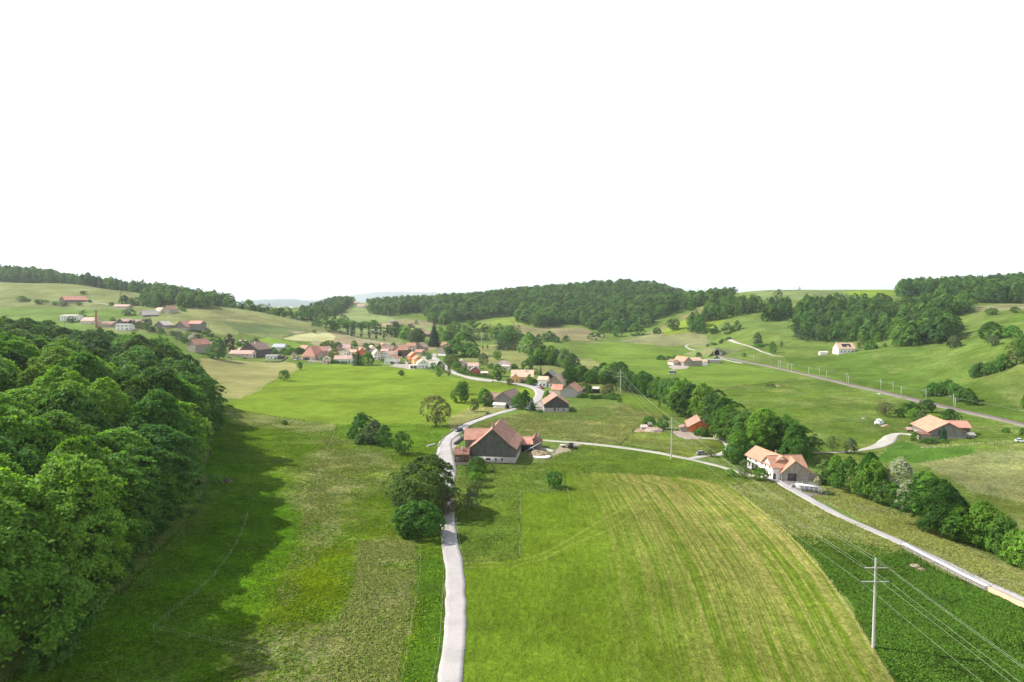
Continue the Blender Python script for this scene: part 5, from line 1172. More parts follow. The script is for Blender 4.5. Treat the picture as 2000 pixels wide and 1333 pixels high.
V_('house', "pink hipped-roof house among garden trees left of the red house", 905, 717, 17, 8, 14, 9, 'y', 20, 'pink', 'pinkt', nwin=2, hip=2.5)
V_('house', "white house with a bright pink roof directly behind the red house", 924, 722, 20, 7, 13, 8, 'x', -2, 'white', 'pinkt', nwin=3)
V_('house', "bright red gabled house with white window trim behind the long hedge", 928, 733, 19, 9, 16, 9, 'y', 2, 'red', 'greyt', nwin=2, rows=1, kinds=[('f', -1.6, 2.9, 1.0, 1.1), ('f', 1.6, 2.9, 1.0, 1.1), ('f', 0, 2.9, .9, 1.1)])
V_('garage', "low red garage right of the bright red house", 946, 734, 12, 5, 5.8, 6, 'x', 0, 'red', 'palet', nwin=0, kinds=[('f', 0, 0, 2.6, 2.0, 'garage_door')])
V_('house', "white gabled villa with a pink roof on the meadow edge behind the yellow house", 977, 721, 27, 8, 15, 13, 'y', -16, 'white', 'pinkt', nwin=3, extra=[dict(x=6, y=-6, W=7, L=7, hw=3, hr=3.5, ridge='x', wall='cream', roof='palet', wins=grid('f', 6, .9, 2))])
V_('house', "wide yellow house with a large peach roof at the bend of the village road", 1020, 747, 42, 11, 24, 12, 'x', -3, 'yellow', 'peach', nwin=5, chim=(.12, .4), extra=[dict(x=-5, y=-2.5, W=7, L=4, hw=3.0, hr=5.8, ridge='y', wall='ochre', roof='peach', wins=grid('f', 5, .9, 2))])
V_('house', "black gabled house with a pale front roof behind the half-timbered house", 1070, 748, 30, 10, 22, 14, 'y', -14, 'wblack', 'greyt', nwin=0)
V_('house', "half-timbered house with a peach roof beside the village road", 1084, 758, 26, 11, 24, 16, 'y', -16, 'white', 'peach', nwin=3, rows=1, clad='wtan', cfpx=8, extra=[dict(x=-9, y=1, W=6, L=8, hw=5.0, hr=6.8, ridge='x', wall='white', roof='peach', wins=grid('f', 5, 1, 2))])
V_('barn', "whitewashed barn with an orange roof behind the black gabled barn", 1111, 777, 34, 12, 25, 17, 'y', -17, 'grey', 'orange_t', nwin=0, kinds=[('f', -.9, 5.6, .6, .8), ('f', .6, 5.6, .6, .8)], extra=[dict(x=-9, y=6, W=6, L=6, hw=4, hr=6.5, ridge='x', wall='cream', roof='redt')])
V_('barn', "black gabled barn with a white stone base nearest in the village", 1087, 805, 48, 15, 31, 17, 'y', 1, 'grey', 'tile', nwin=0, clad='wdark', cfpx=8, kinds=[('f', -1, .7, 1.0, 1.2, 'opening'), ('f', .9, .9, .6, .8, 'opening'), ('f', 3.6, .8, .7, .9, 'opening')], chim=(.02, .06))
V_('barn', "grey boarded barn above the road bend with a brown roof and a left wing", 983, 797, 34, 19, 31, 17, 'y', -22, 'white', 'brownt', nwin=0, clad='wgrey', cfpx=5, kinds=[('f', 2.6, 0, 1.6, 2.2, 'opening')], extra=[dict(x=-8.5, y=2.5, W=8, L=9, hw=4.2, hr=6.8, ridge='x', wall='wgrey', roof='brownt'), dict(x=-1.5, y=-2.4, W=6.5, L=2.4, hw=2.0, hr=2.8, ridge='x', wall='white', roof='palet')])
V_('shed', "small black garden shed with a light roof near the third power pole", 1163, 768.5, 11, 9, 11, 4, 'x', -20, 'wblack', 'palet', nwin=0)
# ---- the hamlet on the left hillside
V_('barn', "red roofed barn with a dark gable alone on the upper left hill", 122, 592, 26, 5.5, 13, 30, 'y', -36, 'grey', 'redt', nwin=0, clad='wbrown', cfpx=2)
V_('house', "long pink hillside house below the conifer on the left hill", 236, 603, 30, 4.5, 8, 10, 'x', -4, 'pink', 'pinkt', nwin=6)
V_('hall', "plain white flat-roofed hall at the left end of the hamlet", 132, 628, 29, 11, 12, 16, 'x', 0, 'white', 'palet', nwin=4)
V_('house', "pinkish roofed house left of the brick chimney", 170, 634, 28, 7, 14, 14, 'x', -8, 'pink', 'pinkt', nwin=3)
V_('barn', "wide low brown roofed shed right of the brick chimney", 204, 640, 30, 6, 12, 16, 'x', -16, 'wtan', 'brownt', nwin=0)
V_('barn', "left of the two dark gabled barns in the hamlet's middle", 235, 633, 20, 5, 10, 13, 'y', -28, 'wdark', 'pinkt', nwin=0)
V_('barn', "right and wider of the two dark gabled barns in the hamlet's middle", 256, 636, 26, 4, 11, 14, 'y', -26, 'wblack', 'pinkt', nwin=0)
V_('house', "white block-like house in the hamlet just above the wood's crowns", 239, 645.5, 25, 10, 13, 12, 'x', 4, 'white', 'greyt', nwin=3)
V_('barn', "barn with a glaring pale roof and dark left gable above the hamlet", 276, 619, 18, 4, 12, 18, 'y', -38, 'wgrey', 'palet', nwin=0)
V_('farmhouse', "stone gabled upper farmhouse with cream-roofed sheds on the left hill", 324, 612, 20, 7, 14, 14, 'y', -22, 'stone', 'tile', nwin=2, extra=[dict(x=-14, y=2, W=14, L=8, hw=4.5, hr=7, ridge='x', wall='wbrown', roof='peach'), dict(x=-11, y=-4, W=9, L=5, hw=2.6, hr=3.6, ridge='x', wall='cream', roof='palet')])
V_('barn', "small grey gabled barn with one white roof slope in the hamlet", 311, 640, 23, 4.5, 12, 14, 'y', -16, 'grey', 'palet', nwin=0, clad='wgrey', cfpx=1)
V_('farmhouse', "wide dark gabled barn with a red roofed right wing at the hamlet's right end", 352, 643, 32, 4, 15, 18, 'y', -16, 'stone', 'redt', nwin=0, clad='wgrey', cfpx=2.6, extra=[dict(x=14, y=6, W=16, L=10, hw=6, hr=9, ridge='x', wall='wgrey', roof='redt')])
V_('house', "tiny pink gabled house just above the red roofed grey barn", 373, 663.5, 11, 6, 10, 8, 'y', -10, 'white', 'pinkt', nwin=2)
V_('barn', "grey barn with a bright red roof slope between the wood and the yellow house", 374, 687, 24, 14, 24, 16, 'y', -28, 'wpale', 'redt', nwin=0, clad='wgrey', cfpx=12)
V_('house', "pale yellow gabled house between the hamlet and the village", 409, 684, 20, 9, 16, 10, 'y', -8, 'yellow', 'pinkt', nwin=3, rows=2)
# ---- far farms
V_('farmhouse', "far dark farm with a red roof below the wood on the middle hill", 602, 626, 15, 3, 6, 12, 'x', 5, 'wbrown', 'redt', nwin=0)
V_('farmhouse', "far white farm with a pink roof near the top of the middle hill", 705, 602, 15, 4, 8.5, 9, 'x', -4, 'white', 'pinkt', nwin=3)
V_('house', "far cream house on the crest above the white farm of the middle hill", 695, 594, 9, 2.5, 5, 9, 'x', 0, 'cream', 'pinkt', nwin=2)
V_('barn', "very far long pale barn across the valley", 557, 610, 30, 2, 3.4, 20, 'x', 0, 'pink', 'palet', D=2300, nwin=0)
V_('house', "very far pinkish farmhouse left of the long pale barn across the valley", 516, 611, 9, 3, 5, 20, 'x', 0, 'pink', 'brownt', D=1900, nwin=0)
V_('house', "small dark house with a white roof slope behind the poplars", 729, 652, 10, 3, 7, 8, 'y', -25, 'wbrown', 'palet', nwin=1)
V_('shed', "small grey domed hut on the hill field behind the poplars", 766, 630, 10, 2, 5, 9, 'x', 0, 'grey', 'greyt', nwin=0, hip=3)
V_('barn', "brown barn half hidden at the track behind the poplars", 799, 641, 11, 3, 8, 11, 'y', -20, 'wbrown', 'brownt', nwin=0)
V_('shed', "small red roofed shed with a white base left of the tall conifer", 822, 646, 11, 2, 6, 8, 'x', 4, 'white', 'browned', nwin=0, hip=2)
V_('barn', "dark barn half hidden behind the left side of the tall conifer", 834, 658, 13, 5, 10, 9, 'x', -12, 'wbrown', 'brownt', nwin=0)
V_('farmhouse', "farmhouse with an orange roof and grey gable near the railway tunnel", 1344, 715, 20, 9, 17, 16, 'y', 22, 'stone', 'orange_t', nwin=0, clad='wpale', cfpx=3,
   extra=[dict(x=10, y=0, W=11, L=9, hw=4.6, hr=7, ridge='x', wall='wpale', roof='peach'), dict(x=17.5, y=-2, W=5, L=7, hw=3.6, hr=5, ridge='x', wall='white', roof='peach'), dict(x=-8, y=7, W=6, L=9, hw=3.6, hr=5.2, ridge='y', wall='pink', roof='brownt', wins=grid('f', 5, 1, 2))])
V_('shed', "long grey open shed right of the tunnel farm", 1393, 709.5, 27, 5.5, 8, 7, 'x', -8, 'grey', 'greyt', nwin=0, kinds=[('f', -6, 0, 4.5, 2.4, 'opening')])
r = V_('house', "white house with solar panels on its peach roof on the right slope", 1654, 690, 33, 9, 20, 11, 'x', 3, 'white', 'peach', nwin=4, chim=(-.42, .6))
# solar panels on the front slope
m = r.location.y / F; W = 33 * m; hw = 9 * m; sh = 5.5 * (CAMZ - hw) / r.location.y ** 2 * F; hr = (20 - sh) * m
sl = (hr - hw) / 5.5
for k in range(4):
    x0 = -W * .22 + k * W * .135; V = []
    for xx, yy in ((x0, 1.2), (x0 + W * .125, 1.2), (x0 + W * .125, 4.2), (x0, 4.2)): V.append((xx, yy, hw + yy * sl + .33)); V.append((xx, yy, hw + yy * sl + .40))
    if k == 2: V = [(a_, b_ if b_ > 2 else 2.6, hw + (b_ if b_ > 2 else 2.6) * sl + (c_ - hw - b_ * sl)) for a_, b_, c_ in V]
    link("solar_panel", poly_mesh("solar_panel", V, [(1, 3, 5, 7), (0, 6, 4, 2), (0, 2, 3, 1), (2, 4, 5, 3), (4, 6, 7, 5), (6, 0, 1, 7)], M_GLASS), r)
V_('shed', "long low white container beside the solar roofed house", 1609, 693.5, 15, 5, 5.6, 3, 'x', 0, 'white', 'palet', nwin=0)
# brick chimney of the old works
p = PD(188, 760); r = root_at("factory_chimney", "tall round brick chimney rising from the hamlet on the left", "chimney", p)
parts = []; zs = [(-1, 1.55), (6, 1.45), (12, 1.32), (17, 1.22), (18.6, 1.18)]
for (z0, r0), (z1, r1) in zip(zs, zs[1:]): parts.append(tube((0, 0, z0), (0, 0, z1), r0, r1, 16))
link("shaft", mesh_np("shaft", *joinvf(parts), BM['brick'], True), r)
link("rim", mesh_np("rim", *joinvf([tube((0, 0, 18.3), (0, 0, 19.6), 1.42, 1.42, 16), tube((0, 0, 19.6), (0, 0, 19.62), 1.42, .9, 16), tube((0, 0, 19.62), (0, 0, 18.3), .9, .9, 16)]), BM['brownt']), r)

# ---- the big barn house at the road bend
p = P(962, 904); Rt = root_at("farmhouse", "big farmhouse with a huge dark boarded gable and clay tile roof at the road bend", "farmhouse", p)
ox, oy = p[0], p[1]
def kick_roof(root, W, L, hw, hr, yaw, wall, clad, cf, roof, ov=.5):
    """a gable whose roof flattens towards the eaves"""
    h2 = W / 2; prof = [(-h2 - ov, hw - .25), (-h2 * .72, hw + (hr - hw) * .235), (0, hr), (h2 * .72, hw + (hr - hw) * .235), (h2 + ov, hw - .35)]
    a = R(yaw); T = lambda V: rotz(V, a)
    V, F_ = boxvf(-h2, h2, 0, L, -1.5, cf); link("wall", mesh_np("wall", T(V), F_, BM[wall]), root)
    zin = lambda x: np.interp(x, [q[0] for q in prof], [q[1] for q in prof])
    pr = [(-h2 - .06, cf), (h2 + .06, cf), (h2 + .06, zin(h2) - .04)] + [(q[0], q[1] - .04) for q in prof[3:0:-1]] + [(-h2 - .06, zin(-h2) - .04)]; n = len(pr)
    V = [(x, -.06, z) for x, z in pr] + [(x, L + .06, z) for x, z in pr]
    link("cladding", poly_mesh("cladding", T(V), [tuple(range(n)), tuple(reversed(range(n, 2 * n)))] + [(i, n + i, n + (i + 1) % n, (i + 1) % n) for i in range(n)], BM[clad]), root)
    V = [(x, y, z + dz) for y in (-ov, L + ov) for dz in (0, .26) for x, z in prof]; k = 5
    Fr = []
    for i in range(4):
        Fr += [(k + i, k + i + 1, 3 * k + i + 1, 3 * k + i), (i, 2 * k + i, 2 * k + i + 1, i + 1), (i, i + 1, k + i + 1, k + i), (2 * k + i, 3 * k + i, 3 * k + i + 1, 2 * k + i + 1)]
    Fr += [(0, k, 3 * k, 2 * k), (4, 2 * k + 4, 3 * k + 4, k + 4)]
    r_ = link("roof", poly_mesh("roof", T(V), Fr, BM[roof]), root)
    bb = []
    for (xa, za), (xb, zb) in zip(prof, prof[1:]): bb.append(([(xa, -ov - .06, za - .12), (xb, -ov - .06, zb - .12), (xb, -ov - .06, zb + .30), (xa, -ov - .06, za + .30), (xa, -ov - .005, za - .12), (xb, -ov - .005, zb - .12), (xb, -ov - .005, zb + .30), (xa, -ov - .005, za + .30)]))
    V = np.concatenate([np.array(q, float) for q in bb]); Fb = np.concatenate([np.array([(0, 1, 2, 3), (7, 6, 5, 4), (3, 2, 6, 7), (0, 4, 5, 1)]) + 8 * i for i in range(4)])
    link("barge_board", mesh_np("barge_board", T(V), Fb, M_GUT), r_)
kick_roof(Rt, 16.4, 22, 5.0, 11.9, -7, 'grey', 'wdark2', 2.1, 'tile')
for x, z, w, h, k in ((-1.6, .8, 1.6, .8, 'window'), (1.2, .8, .7, .8, 'window'), (3.4, .8, .6, .8, 'opening'), (-4.2, 6.2, .4, .4, 'opening'), (-3.0, 3.6, .4, .4, 'opening'), (2.0, 7.0, .35, .35, 'opening')):
    q = rotz([(x, -.085 if z > 2.6 else -.02, z)], R(-7))[0]; opening(Rt, q, R(-7), w, h, k)
chimney(Rt, .35, 1.6, 10.2, 13.8, .9, 'brownt')
block(Rt, -6.3, 12, 8.4, 11, 6.0, 8.9, 0, 'x', 'wgrey', roof='tile')
block(Rt, -10.7, -3.4, 4.7, 4.6, 3.7, 5.3, 0, 'x', 'stone', clad='wbrown', cf=.9, roof='browned', ov=.3, wins=[('f', -1.4, 1.5, .9, 1.0), ('f', 1.2, 1.2, .8, 1.9, 'door')])
chimney(Rt, -10.6, -2.0, 4.6, 5.8, .45, 'pink')
block(Rt, 10.9, 17, 7, 8, 3.2, 5.0, 0, 'x', 'wdark', roof='redt', wins=[('f', 1, 0, 2.4, 2.3, 'opening')])
block(Rt, 15.4, 19, 4.8, 9, 2.8, 5.0, -6, 'y', 'wgrey', roof='browned', ov=.35, wins=[('f', -1.0, .9, 1.7, 1.6, 'opening')])
chimney(Rt, 17.2, 23.5, 3.2, 6.0, .45, 'stone')
# ---- the white farmhouse on the right
p = P(1552, 942); Rf = root_at("farmhouse", "white farmhouse with long orange roofs and a boarded barn front beside the right-hand road", "farmhouse", p)
block(Rf, -2.4, 4.8, 6.8, 15.5, 4.7, 7.2, 10, 'y', 'white', roof='orange_t', ov=.7, wins=grid('l', 15, 1.0, 5) + grid('l', 15, 3.2, 4, .8, .9) + [('l', 2.5, 0, 4.5, 2.6, 'opening')])
block(Rf, -.6, 2.9, 11.0, 7.2, 4.2, 7.0, 6, 'x', 'white', roof='orange_t', ov=.6, wins=grid('l', 6, 1.0, 3, .8, 1.1) + grid('l', 6, 3.3, 2, .8, 1.0) + [('f', -5, 0, 1, 2.1, 'door')])
block(Rf, 1.5, 0, 10.6, 8, 2.9, 6.6, -9, 'y', 'white', clad='wtan', cf=.25, roof='orange_t', ov=.45, xr=-1.4, hwr=2.0, wins=[('f', 1.6, .1, 1.0, 1.5, 'window'), ('f', 3.3, 0, 1.8, 1.5, 'opening'), ('f', 3.2, 2.4, .7, .6, 'window'), ('f', -2.2, .3, 2.6, 2.4, 'barn_door'), ('l', -2, 0, 1.2, 2.1, 'opening')])
chimney(Rf, -2.4, 9.5, 6.3, 8.0, .45, 'brownt')
# ---- the orange roofed farm
p = P(1851, 857.5); Ro = root_at("farmhouse", "farm with one very large bright orange roof and grey boarded gable below the railway", "farmhouse", p)
block(Ro, 0, 0, 13.6, 19, 2.9, 6.6, -12, 'y', 'stone', clad='wgrey', cf=.8, roof='orange_t', ov=.8, wins=[('l', -3, 0, 5, 2.4, 'opening'), ('f', -2, .9, 3, 2.6, 'barn_door')])
block(Ro, 8.5, 6.5, 9, 7, 3.6, 5.6, -8, 'x', 'wdark', roof='redt')
block(Ro, -8.6, 1.0, 4.4, 3.4, 1.7, 2.4, -8, 'x', 'stone', roof='browned')
block(Ro, 8.8, 1.5, 5.5, 4, 1.3, 1.9, -14, 'x', 'stone', roof='greyt')
# ---- the red barn
p = P(1368, 846); Rr = root_at("barn", "orange-red boarded barn with a red tile roof below the creek wood", "barn", p)
block(Rr, 0, 0, 9.8, 15, 2.6, 5.4, -9, 'y', 'grey', clad='wred', cf=.4, roof='tile', ov=.6, wins=[('l', -5, 0, 3, 2.2, 'opening'), ('l', 2, 0, 2.5, 2.2, 'barn_door')])
block(Rr, -6.4, 2.2, 3.6, 5, 1.8, 2.4, -9, 'y', 'wtan', roof='brownt')
V_('shed', "tiny grey hut with a flat white roof on the rubble heap", 1258, 839, 11, 4, 4.6, 2.2, 'x', 0, 'grey', 'palet', nwin=0, ov=.2)
V_('shed', "tiny dark roofed hut behind the flat one at the rubble heap", 1270, 834, 7, 4, 5.5, 1.8, 'x', 0, 'wbrown', 'greyt', nwin=0, ov=.15)
V_('shed', "small hut left of the orange roofed farm's yard", 1777, 843, 9, 3, 4.5, 2.2, 'x', -6, 'wbrown', 'pinkt', nwin=0, ov=.2)
print("buildings", time.time() - T0)
def noisemat(name, c1, c2, s=1.5):
    m, nt, b = new_mat(name); pos = N(nt, "ShaderNodeNewGeometry").outputs["Position"]
    nt.links.new(mixc(nt, mrange(nt, noise(nt, pos, s, 4, .8), .4, .6, 0, 1), c1, c2), b.inputs["Base Color"]); bump(nt, noise(nt, pos, s * 2, 4), 1, .2, b); return m
# ---------------------------------------------------------------- power line
M_CPOLE = plaster("concrete_pole", (.50, .48, .45)); M_WIRE = flat("aluminium_wire", (.55, .58, .48), .4, 0, .5); M_INS = flat("insulator", (.05, .04, .035), .3)
def pole(x, y, h, a1, a2, label, group=None, r0=.27):
    z = G(x, y); r = root_at("power_pole", label, "power pole", (x, y, z), 0, group)
    link("mast", mesh_np("mast", *joinvf([tube((0, 0, -1), (0, 0, h * .5), r0, r0 * .75, 12), tube((0, 0, h * .5), (0, 0, h), r0 * .75, r0 * .5, 12), tube((0, 0, h), (0, 0, h + .02), r0 * .5, .01, 12)]), M_CPOLE, True), r)
    ends = [(0, h)]
    for half, zz in ((a1, h - 1.6), (a2, h - 3.9)):
        V, F_ = joinvf([tube((-half, 0, zz), (0, 0, zz), .07, .12, 6), tube((0, 0, zz), (half, 0, zz), .12, .07, 6), tube((0, 0, zz - .12), (0, 0, zz + .12), r0 * .85, r0 * .85, 10)])
        link("crossarm", mesh_np("crossarm", V, F_, M_CPOLE), r); ends += [(-half, zz), (half, zz)]
        for s in (-1, 1):
            V, F_ = joinvf([tube((s * half, -.12, zz - .02), (s * half, -1.0, zz - .1), .065, .065, 6), tube((s * half, .12, zz - .02), (s * half, 1.0, zz - .1), .065, .065, 6)])
            link("insulator", mesh_np("insulator", V, F_, M_INS), r)
    return [(x + e[0], y, z + e[1]) for e in ends]
def wp(u, v): q = P(u, v); return q[0], q[1]
PL = []
x1, y1 = wp(1705.5, 1265)
PL.append(pole(x1 + 2, -42, 15, 1.9, 2.3, "concrete power pole behind the viewer"))
PL.append(pole(x1, y1, 14.9, 1.85, 2.3, "tall grey concrete power pole with two crossarms in the dark grass, nearest"))
for u, v, h, lab in ((1311, 897, 15.2, "concrete power pole beside the farm track, second nearest"), (1212, 773, 15.4, "concrete power pole at the garden hedge's end, third nearest"), (1100, 717, 14.6, "concrete power pole on the meadow before the creek wood, fourth nearest"),
                     (1019.5, 701, 15, "concrete power pole on the pale meadow right of the yellow house's trees, fifth nearest"), (940, 672, 15.5, "concrete power pole on the meadow behind the village's big tree, sixth nearest"), (866, 637, 15, "far concrete power pole in front of the big central wood, right of two"),
                     (855, 634, 14, "far concrete power pole in front of the big central wood, left of two"), (758, 623, 16, "far concrete power pole on the hill field behind the poplars")):
    x, y = wp(u, v); PL.append(pole(x, y, h, 1.8, 2.2, lab, r0=.27 if y < 500 else .3))
WN = ["earth wire along the pole tops", "upper left conductor", "upper right conductor", "lower left conductor", "lower right conductor"]
for k in range(5):
    parts = []
    for A_p, B_p in zip(PL[:7], PL[1:7]):
        a, c = np.array(A_p[k], float), np.array(B_p[k], float); L = np.linalg.norm(c - a); n = 14; pts = []
        for i in range(n + 1):
            t = i / n; q = a * (1 - t) + c * t; q[2] -= 4 * L * L * .00008 * t * (1 - t) ; pts.append(q)
        rr = .010 if a[1] < 110 else .013
        parts += [tube(pts[i], pts[i + 1], rr, rr, 4) for i in range(n)]
    o = link("power_cable", mesh_np("power_cable", *joinvf(parts), M_WIRE)); o['label'] = "pale overhead cable, the " + WN[k]; o['category'] = "cable"; o['group'] = "cables of the power line"
# loops hanging at the nearest poles
M_WOODP = flat("grey_wood_pole", (.16, .14, .12))
def wpole(u, v, hpx, label, D=None, arm=0, r=.13):
    p = PD(u, D) if D else P(u, v); h = hpx * p[1] / F; rt = root_at("utility_pole", label, "utility pole", p)
    link("mast", mesh_np("mast", *tube((0, 0, -.5), (0, 0, h), r * 1.3, r * .8, 8), M_WOODP), rt)
    if arm: link("crossarm", mesh_np("crossarm", *tube((-arm, 0, h - 1), (arm, 0, h - 1), .1, .1, 5), M_WOODP), rt)
wpole(126.5, 633, 28, "dark wooden pole in front of the white hall on the left", arm=1.3, r=.2, D=700); wpole(407, 652, 22, "thin dark pole on the left hillside above the yellow house", arm=1.2, r=.16)
wpole(469, 659, 27, "thin dark pole on the slope above the large village barn", arm=.8, r=.14); wpole(967.5, 927, 34, "slim wooden pole in front of the big gabled barn house", r=.09, arm=.25)
wpole(1382.5, 692, 36, "tall thin pale mast beside the tunnel mouth", r=.16); wpole(1362.5, 826, 22, "thin pole behind the red barn's roof", r=.09)
# bare snag near the pole
p = P(963, 923); V, F_ = joinvf([tube((0, 0, -.3), (.15, 0, 1.4), .22, .18, 7), tube((.15, 0, 1.4), (-.1, .05, 2.6), .18, .14, 7), tube((-.1, .05, 2.6), (.05, 0, 3.6), .14, .06, 6), tube((.12, 0, 1.3), (.5, .1, 2.2), .09, .05, 5), tube((-.05, 0, 2.3), (-.5, -.1, 2.9), .07, .04, 5)])
o = link("dead_tree", mesh_np("dead_tree", V, F_, M_BARK)); o.location = p; o['label'] = "short bare dead trunk beside the slim pole before the barn"; o['category'] = "tree"
# ---------------------------------------------------------------- railway masts and tunnel
M_MAST = flat("mast_steel", (.50, .49, .47), .6)
near_s = [(1471,722),(1517,725.5),(1565,736),(1601,744),(1651,755),(1714,770),(1777,785),(1862,804),(1977,830)]
far_s = [(1487,708),(1535,718),(1580,727),(1624,735),(1678,746),(1739,761),(1805,776),(1893,794)]
for k, (u, v) in enumerate(near_s + far_s):
    p = P(u, v); d = np.abs(RAIL[:, 0] - p[0]) ** 2 + (RAIL[:, 1] - p[1]) ** 2; i = int(d.argmin()); i = min(max(i, 1), len(RAIL) - 2); q = RAIL[i]; nn = normals2(RAIL[i - 1:i + 2])[1]
    side = -1 if k < len(near_s) else 1; side_v = nn * (3.3 * (1 if (nn[1] > 0) == (side > 0) else -1)); x, y = q[0] + side_v[0], q[1] + side_v[1]
    z = G(x, y); tl = -side_v / np.linalg.norm(side_v)
    nm = "overhead line mast on the near side of the railway" if side < 0 else "overhead line mast on the far side of the railway"
    r = root_at("railway_mast", nm, "railway mast", (x, y, z), 0, "railway masts on the near side" if side < 0 else "railway masts on the far side")
    link("post", mesh_np("post", *boxvf(-.08, .08, -.08, .08, -.5, 7.0), M_MAST), r)
    link("cantilever", mesh_np("cantilever", *joinvf([tube((0, 0, 6.6), (tl[0] * 2.9, tl[1] * 2.9, 6.0), .04, .04, 5), tube((0, 0, 5.6), (tl[0] * 2.9, tl[1] * 2.9, 6.0), .04, .04, 5)]), M_MAST), r)
zr = ground(RAIL[:, 0], RAIL[:, 1]); cw = [(RAIL[i][0], RAIL[i][1], zr[i] + 6.2) for i in range(0, len(RAIL), 12)]
o = link("overhead_wire", mesh_np("overhead_wire", *joinvf([tube(a, c, .02, .02, 4) for a, c in zip(cw, cw[1:])]), M_MAST)); o['label'] = "thin contact wire hanging above the railway track"; o['category'] = "wire"
# wall of earth over the tunnel, with its mouth
p = P(1391, 693.5); d = RAIL[0] - RAIL[6]; d /= np.linalg.norm(d); yaw = math.degrees(math.atan2(-d[0], d[1]))
tx, ty = RAIL[0]; tz = G(tx, ty)
r = root_at("railway_tunnel", "dark arched tunnel mouth with a pale stone rim where the railway enters the bank", "tunnel", (tx, ty, tz), 24)
n = 20; oc, ic = [], []
for i in range(n + 1):
    a = -.18 * math.pi + 1.36 * math.pi * i / n; oc.append((math.cos(a) * 4.6, 3.1 + math.sin(a) * 4.2)); ic.append((math.cos(a) * 3.7, 3.1 + math.sin(a) * 3.4))
V = [(x, yy, z) for yy in (-.6, .5) for L_ in (oc, ic) for x, z in L_]; k = n + 1
Fq = []
for i in range(n): Fq += [(i, k + i, k + i + 1, i + 1), (2 * k + i, i, i + 1, 2 * k + i + 1), (k + i, 3 * k + i, 3 * k + i + 1, k + i + 1)]
link("portal_arch", mesh_np("portal_arch", V, Fq, BM['palet']), r)
V = [(x, yy, z) for yy in (.2, 14) for x, z in ic]; Fq = [(i, i + 1, k + i + 1, k + i) for i in range(n)]
me_ = poly_mesh("lining", V, Fq + [tuple(range(k, 2 * k))], M_DARK); link("lining", me_, r)
link("wing_wall", mesh_np("wing_wall", *boxvf(4.2, 6.6, -.4, .4, -1, 3.4), BM['palet']), r)
# the earth bank over it
V, Fq = [], []; nx_, ny_ = 50, 22
for j in range(ny_):
    for i in range(nx_):
        X_ = -26 + 96 * i / (nx_ - 1); t = j / (ny_ - 1); Y_ = .1 + 52 * t
        hh_ = 9.0 * math.exp(-(X_ / (8 if X_ < 0 else 8 + 30 * min(1, t * 2.2) ** .8)) ** 2) * (1 - max(0, t - .35) / .65) ** .8
        if j == 0: Y_ = .1 + max(0, abs(X_) - 5) * .02
        V.append((X_, Y_, hh_ - .8))
a24 = R(24); Vw = rotz(V, a24, tx, ty); gz = ground(Vw[:, 0], Vw[:, 1]); Vw[:, 2] += np.maximum(gz, tz - 3); 
ii = np.arange(nx_ * ny_).reshape(ny_, nx_); Fq = np.stack([ii[:-1, :-1], ii[:-1, 1:], ii[1:, 1:], ii[1:, :-1]], -1).reshape(-1, 4).tolist()
# leave the mouth open: the front of the bank is a cut face with the arch hole in it
front = []; Vf = []
for i in range(nx_):
    Vf.append(Vw[i].tolist())
zt_ = [q[2] for q in Vf]
pos_in = []
for x, z in oc: q = rotz([(x * .99, .12, z * .99)], a24, tx, ty)[0]; pos_in.append((q[0], q[1], tz + z * .99))
base_l = len(Vw); allV = [tuple(q) for q in Vw] + pos_in
row0 = list(range(nx_)); arch = [base_l + k_ for k_ in range(n + 1)][::-1]
low = rotz([(-26, .1, -4), (70, .1, -4)], a24, tx, ty); allV += [(low[0][0], low[0][1], tz - 4), (low[1][0], low[1][1], tz - 4)]
lo_l, lo_r = base_l + n + 1, base_l + n + 2
M_BANK, nt, b = new_mat("bank_grass"); pos = N(nt, "ShaderNodeNewGeometry").outputs["Position"]
nt.links.new(mixc(nt, mrange(nt, noise(nt, pos, .25, 5, .7), .4, .65, 0, 1), alb((128,160,78)), alb((176,160,120))), b.inputs["Base Color"]); bump(nt, noise(nt, pos, .9, 4), .8, .8, b)
me_ = bpy.data.meshes.new("embankment"); me_.from_pydata([tuple(map(float, q)) for q in allV], [], [tuple(f) for f in Fq] + [tuple([lo_l] + arch + [lo_r] + row0[::-1])]); me_.materials.append(M_BANK); me_.update()
import bmesh
bm = bmesh.new(); bm.from_mesh(me_); bmesh.ops.triangulate(bm, faces=[f for f in bm.faces if len(f.verts) > 4]); bm.to_mesh(me_); bm.free()
link("embankment", me_, kind="structure")
# ---------------------------------------------------------------- walls and fences
def wall_obj(name, pts, h, t, mat, label, cat="wall", coping=None, out=0.0, low=-1.2):
    L = smooth([P(*q) for q in pts], 1.0); nn = normals2(L); L = L + nn * out; g = ground(L[:, 0], L[:, 1]); n = len(L); rgl = np.random.default_rng(5)
    jit = rgl.uniform(-.06, .06, n)
    def strip_(off0, off1, z0, z1):
        V = np.concatenate([np.stack([*(L + nn * o_).T, g + z_], 1) for o_, z_ in ((off0, z0), (off1, z0), (off1, z1), (off0, z1))]); F_ = []
        for i in range(n - 1):
            for a_, c_ in ((0, 1), (1, 2), (2, 3), (3, 0)): F_.append((a_ * n + i, a_ * n + i + 1, c_ * n + i + 1, c_ * n + i))
        F_ += [(0, n, 2 * n, 3 * n), (n - 1, 4 * n - 1, 3 * n - 1, 2 * n - 1)]
        return V, np.array(F_)
    r = root_at(name, label, cat, (0, 0, 0)) if coping else None
    V, F_ = strip_(-t / 2, t / 2, low, h); o = link("masonry" if coping else name, mesh_np(name, V, F_, mat), r)
    if coping: V, F_ = strip_(-t / 2 - .12, t / 2 + .12, h + .002, h + .16); link("coping", mesh_np("coping", V, F_, coping), r)
    else: o['label'] = label; o['category'] = cat
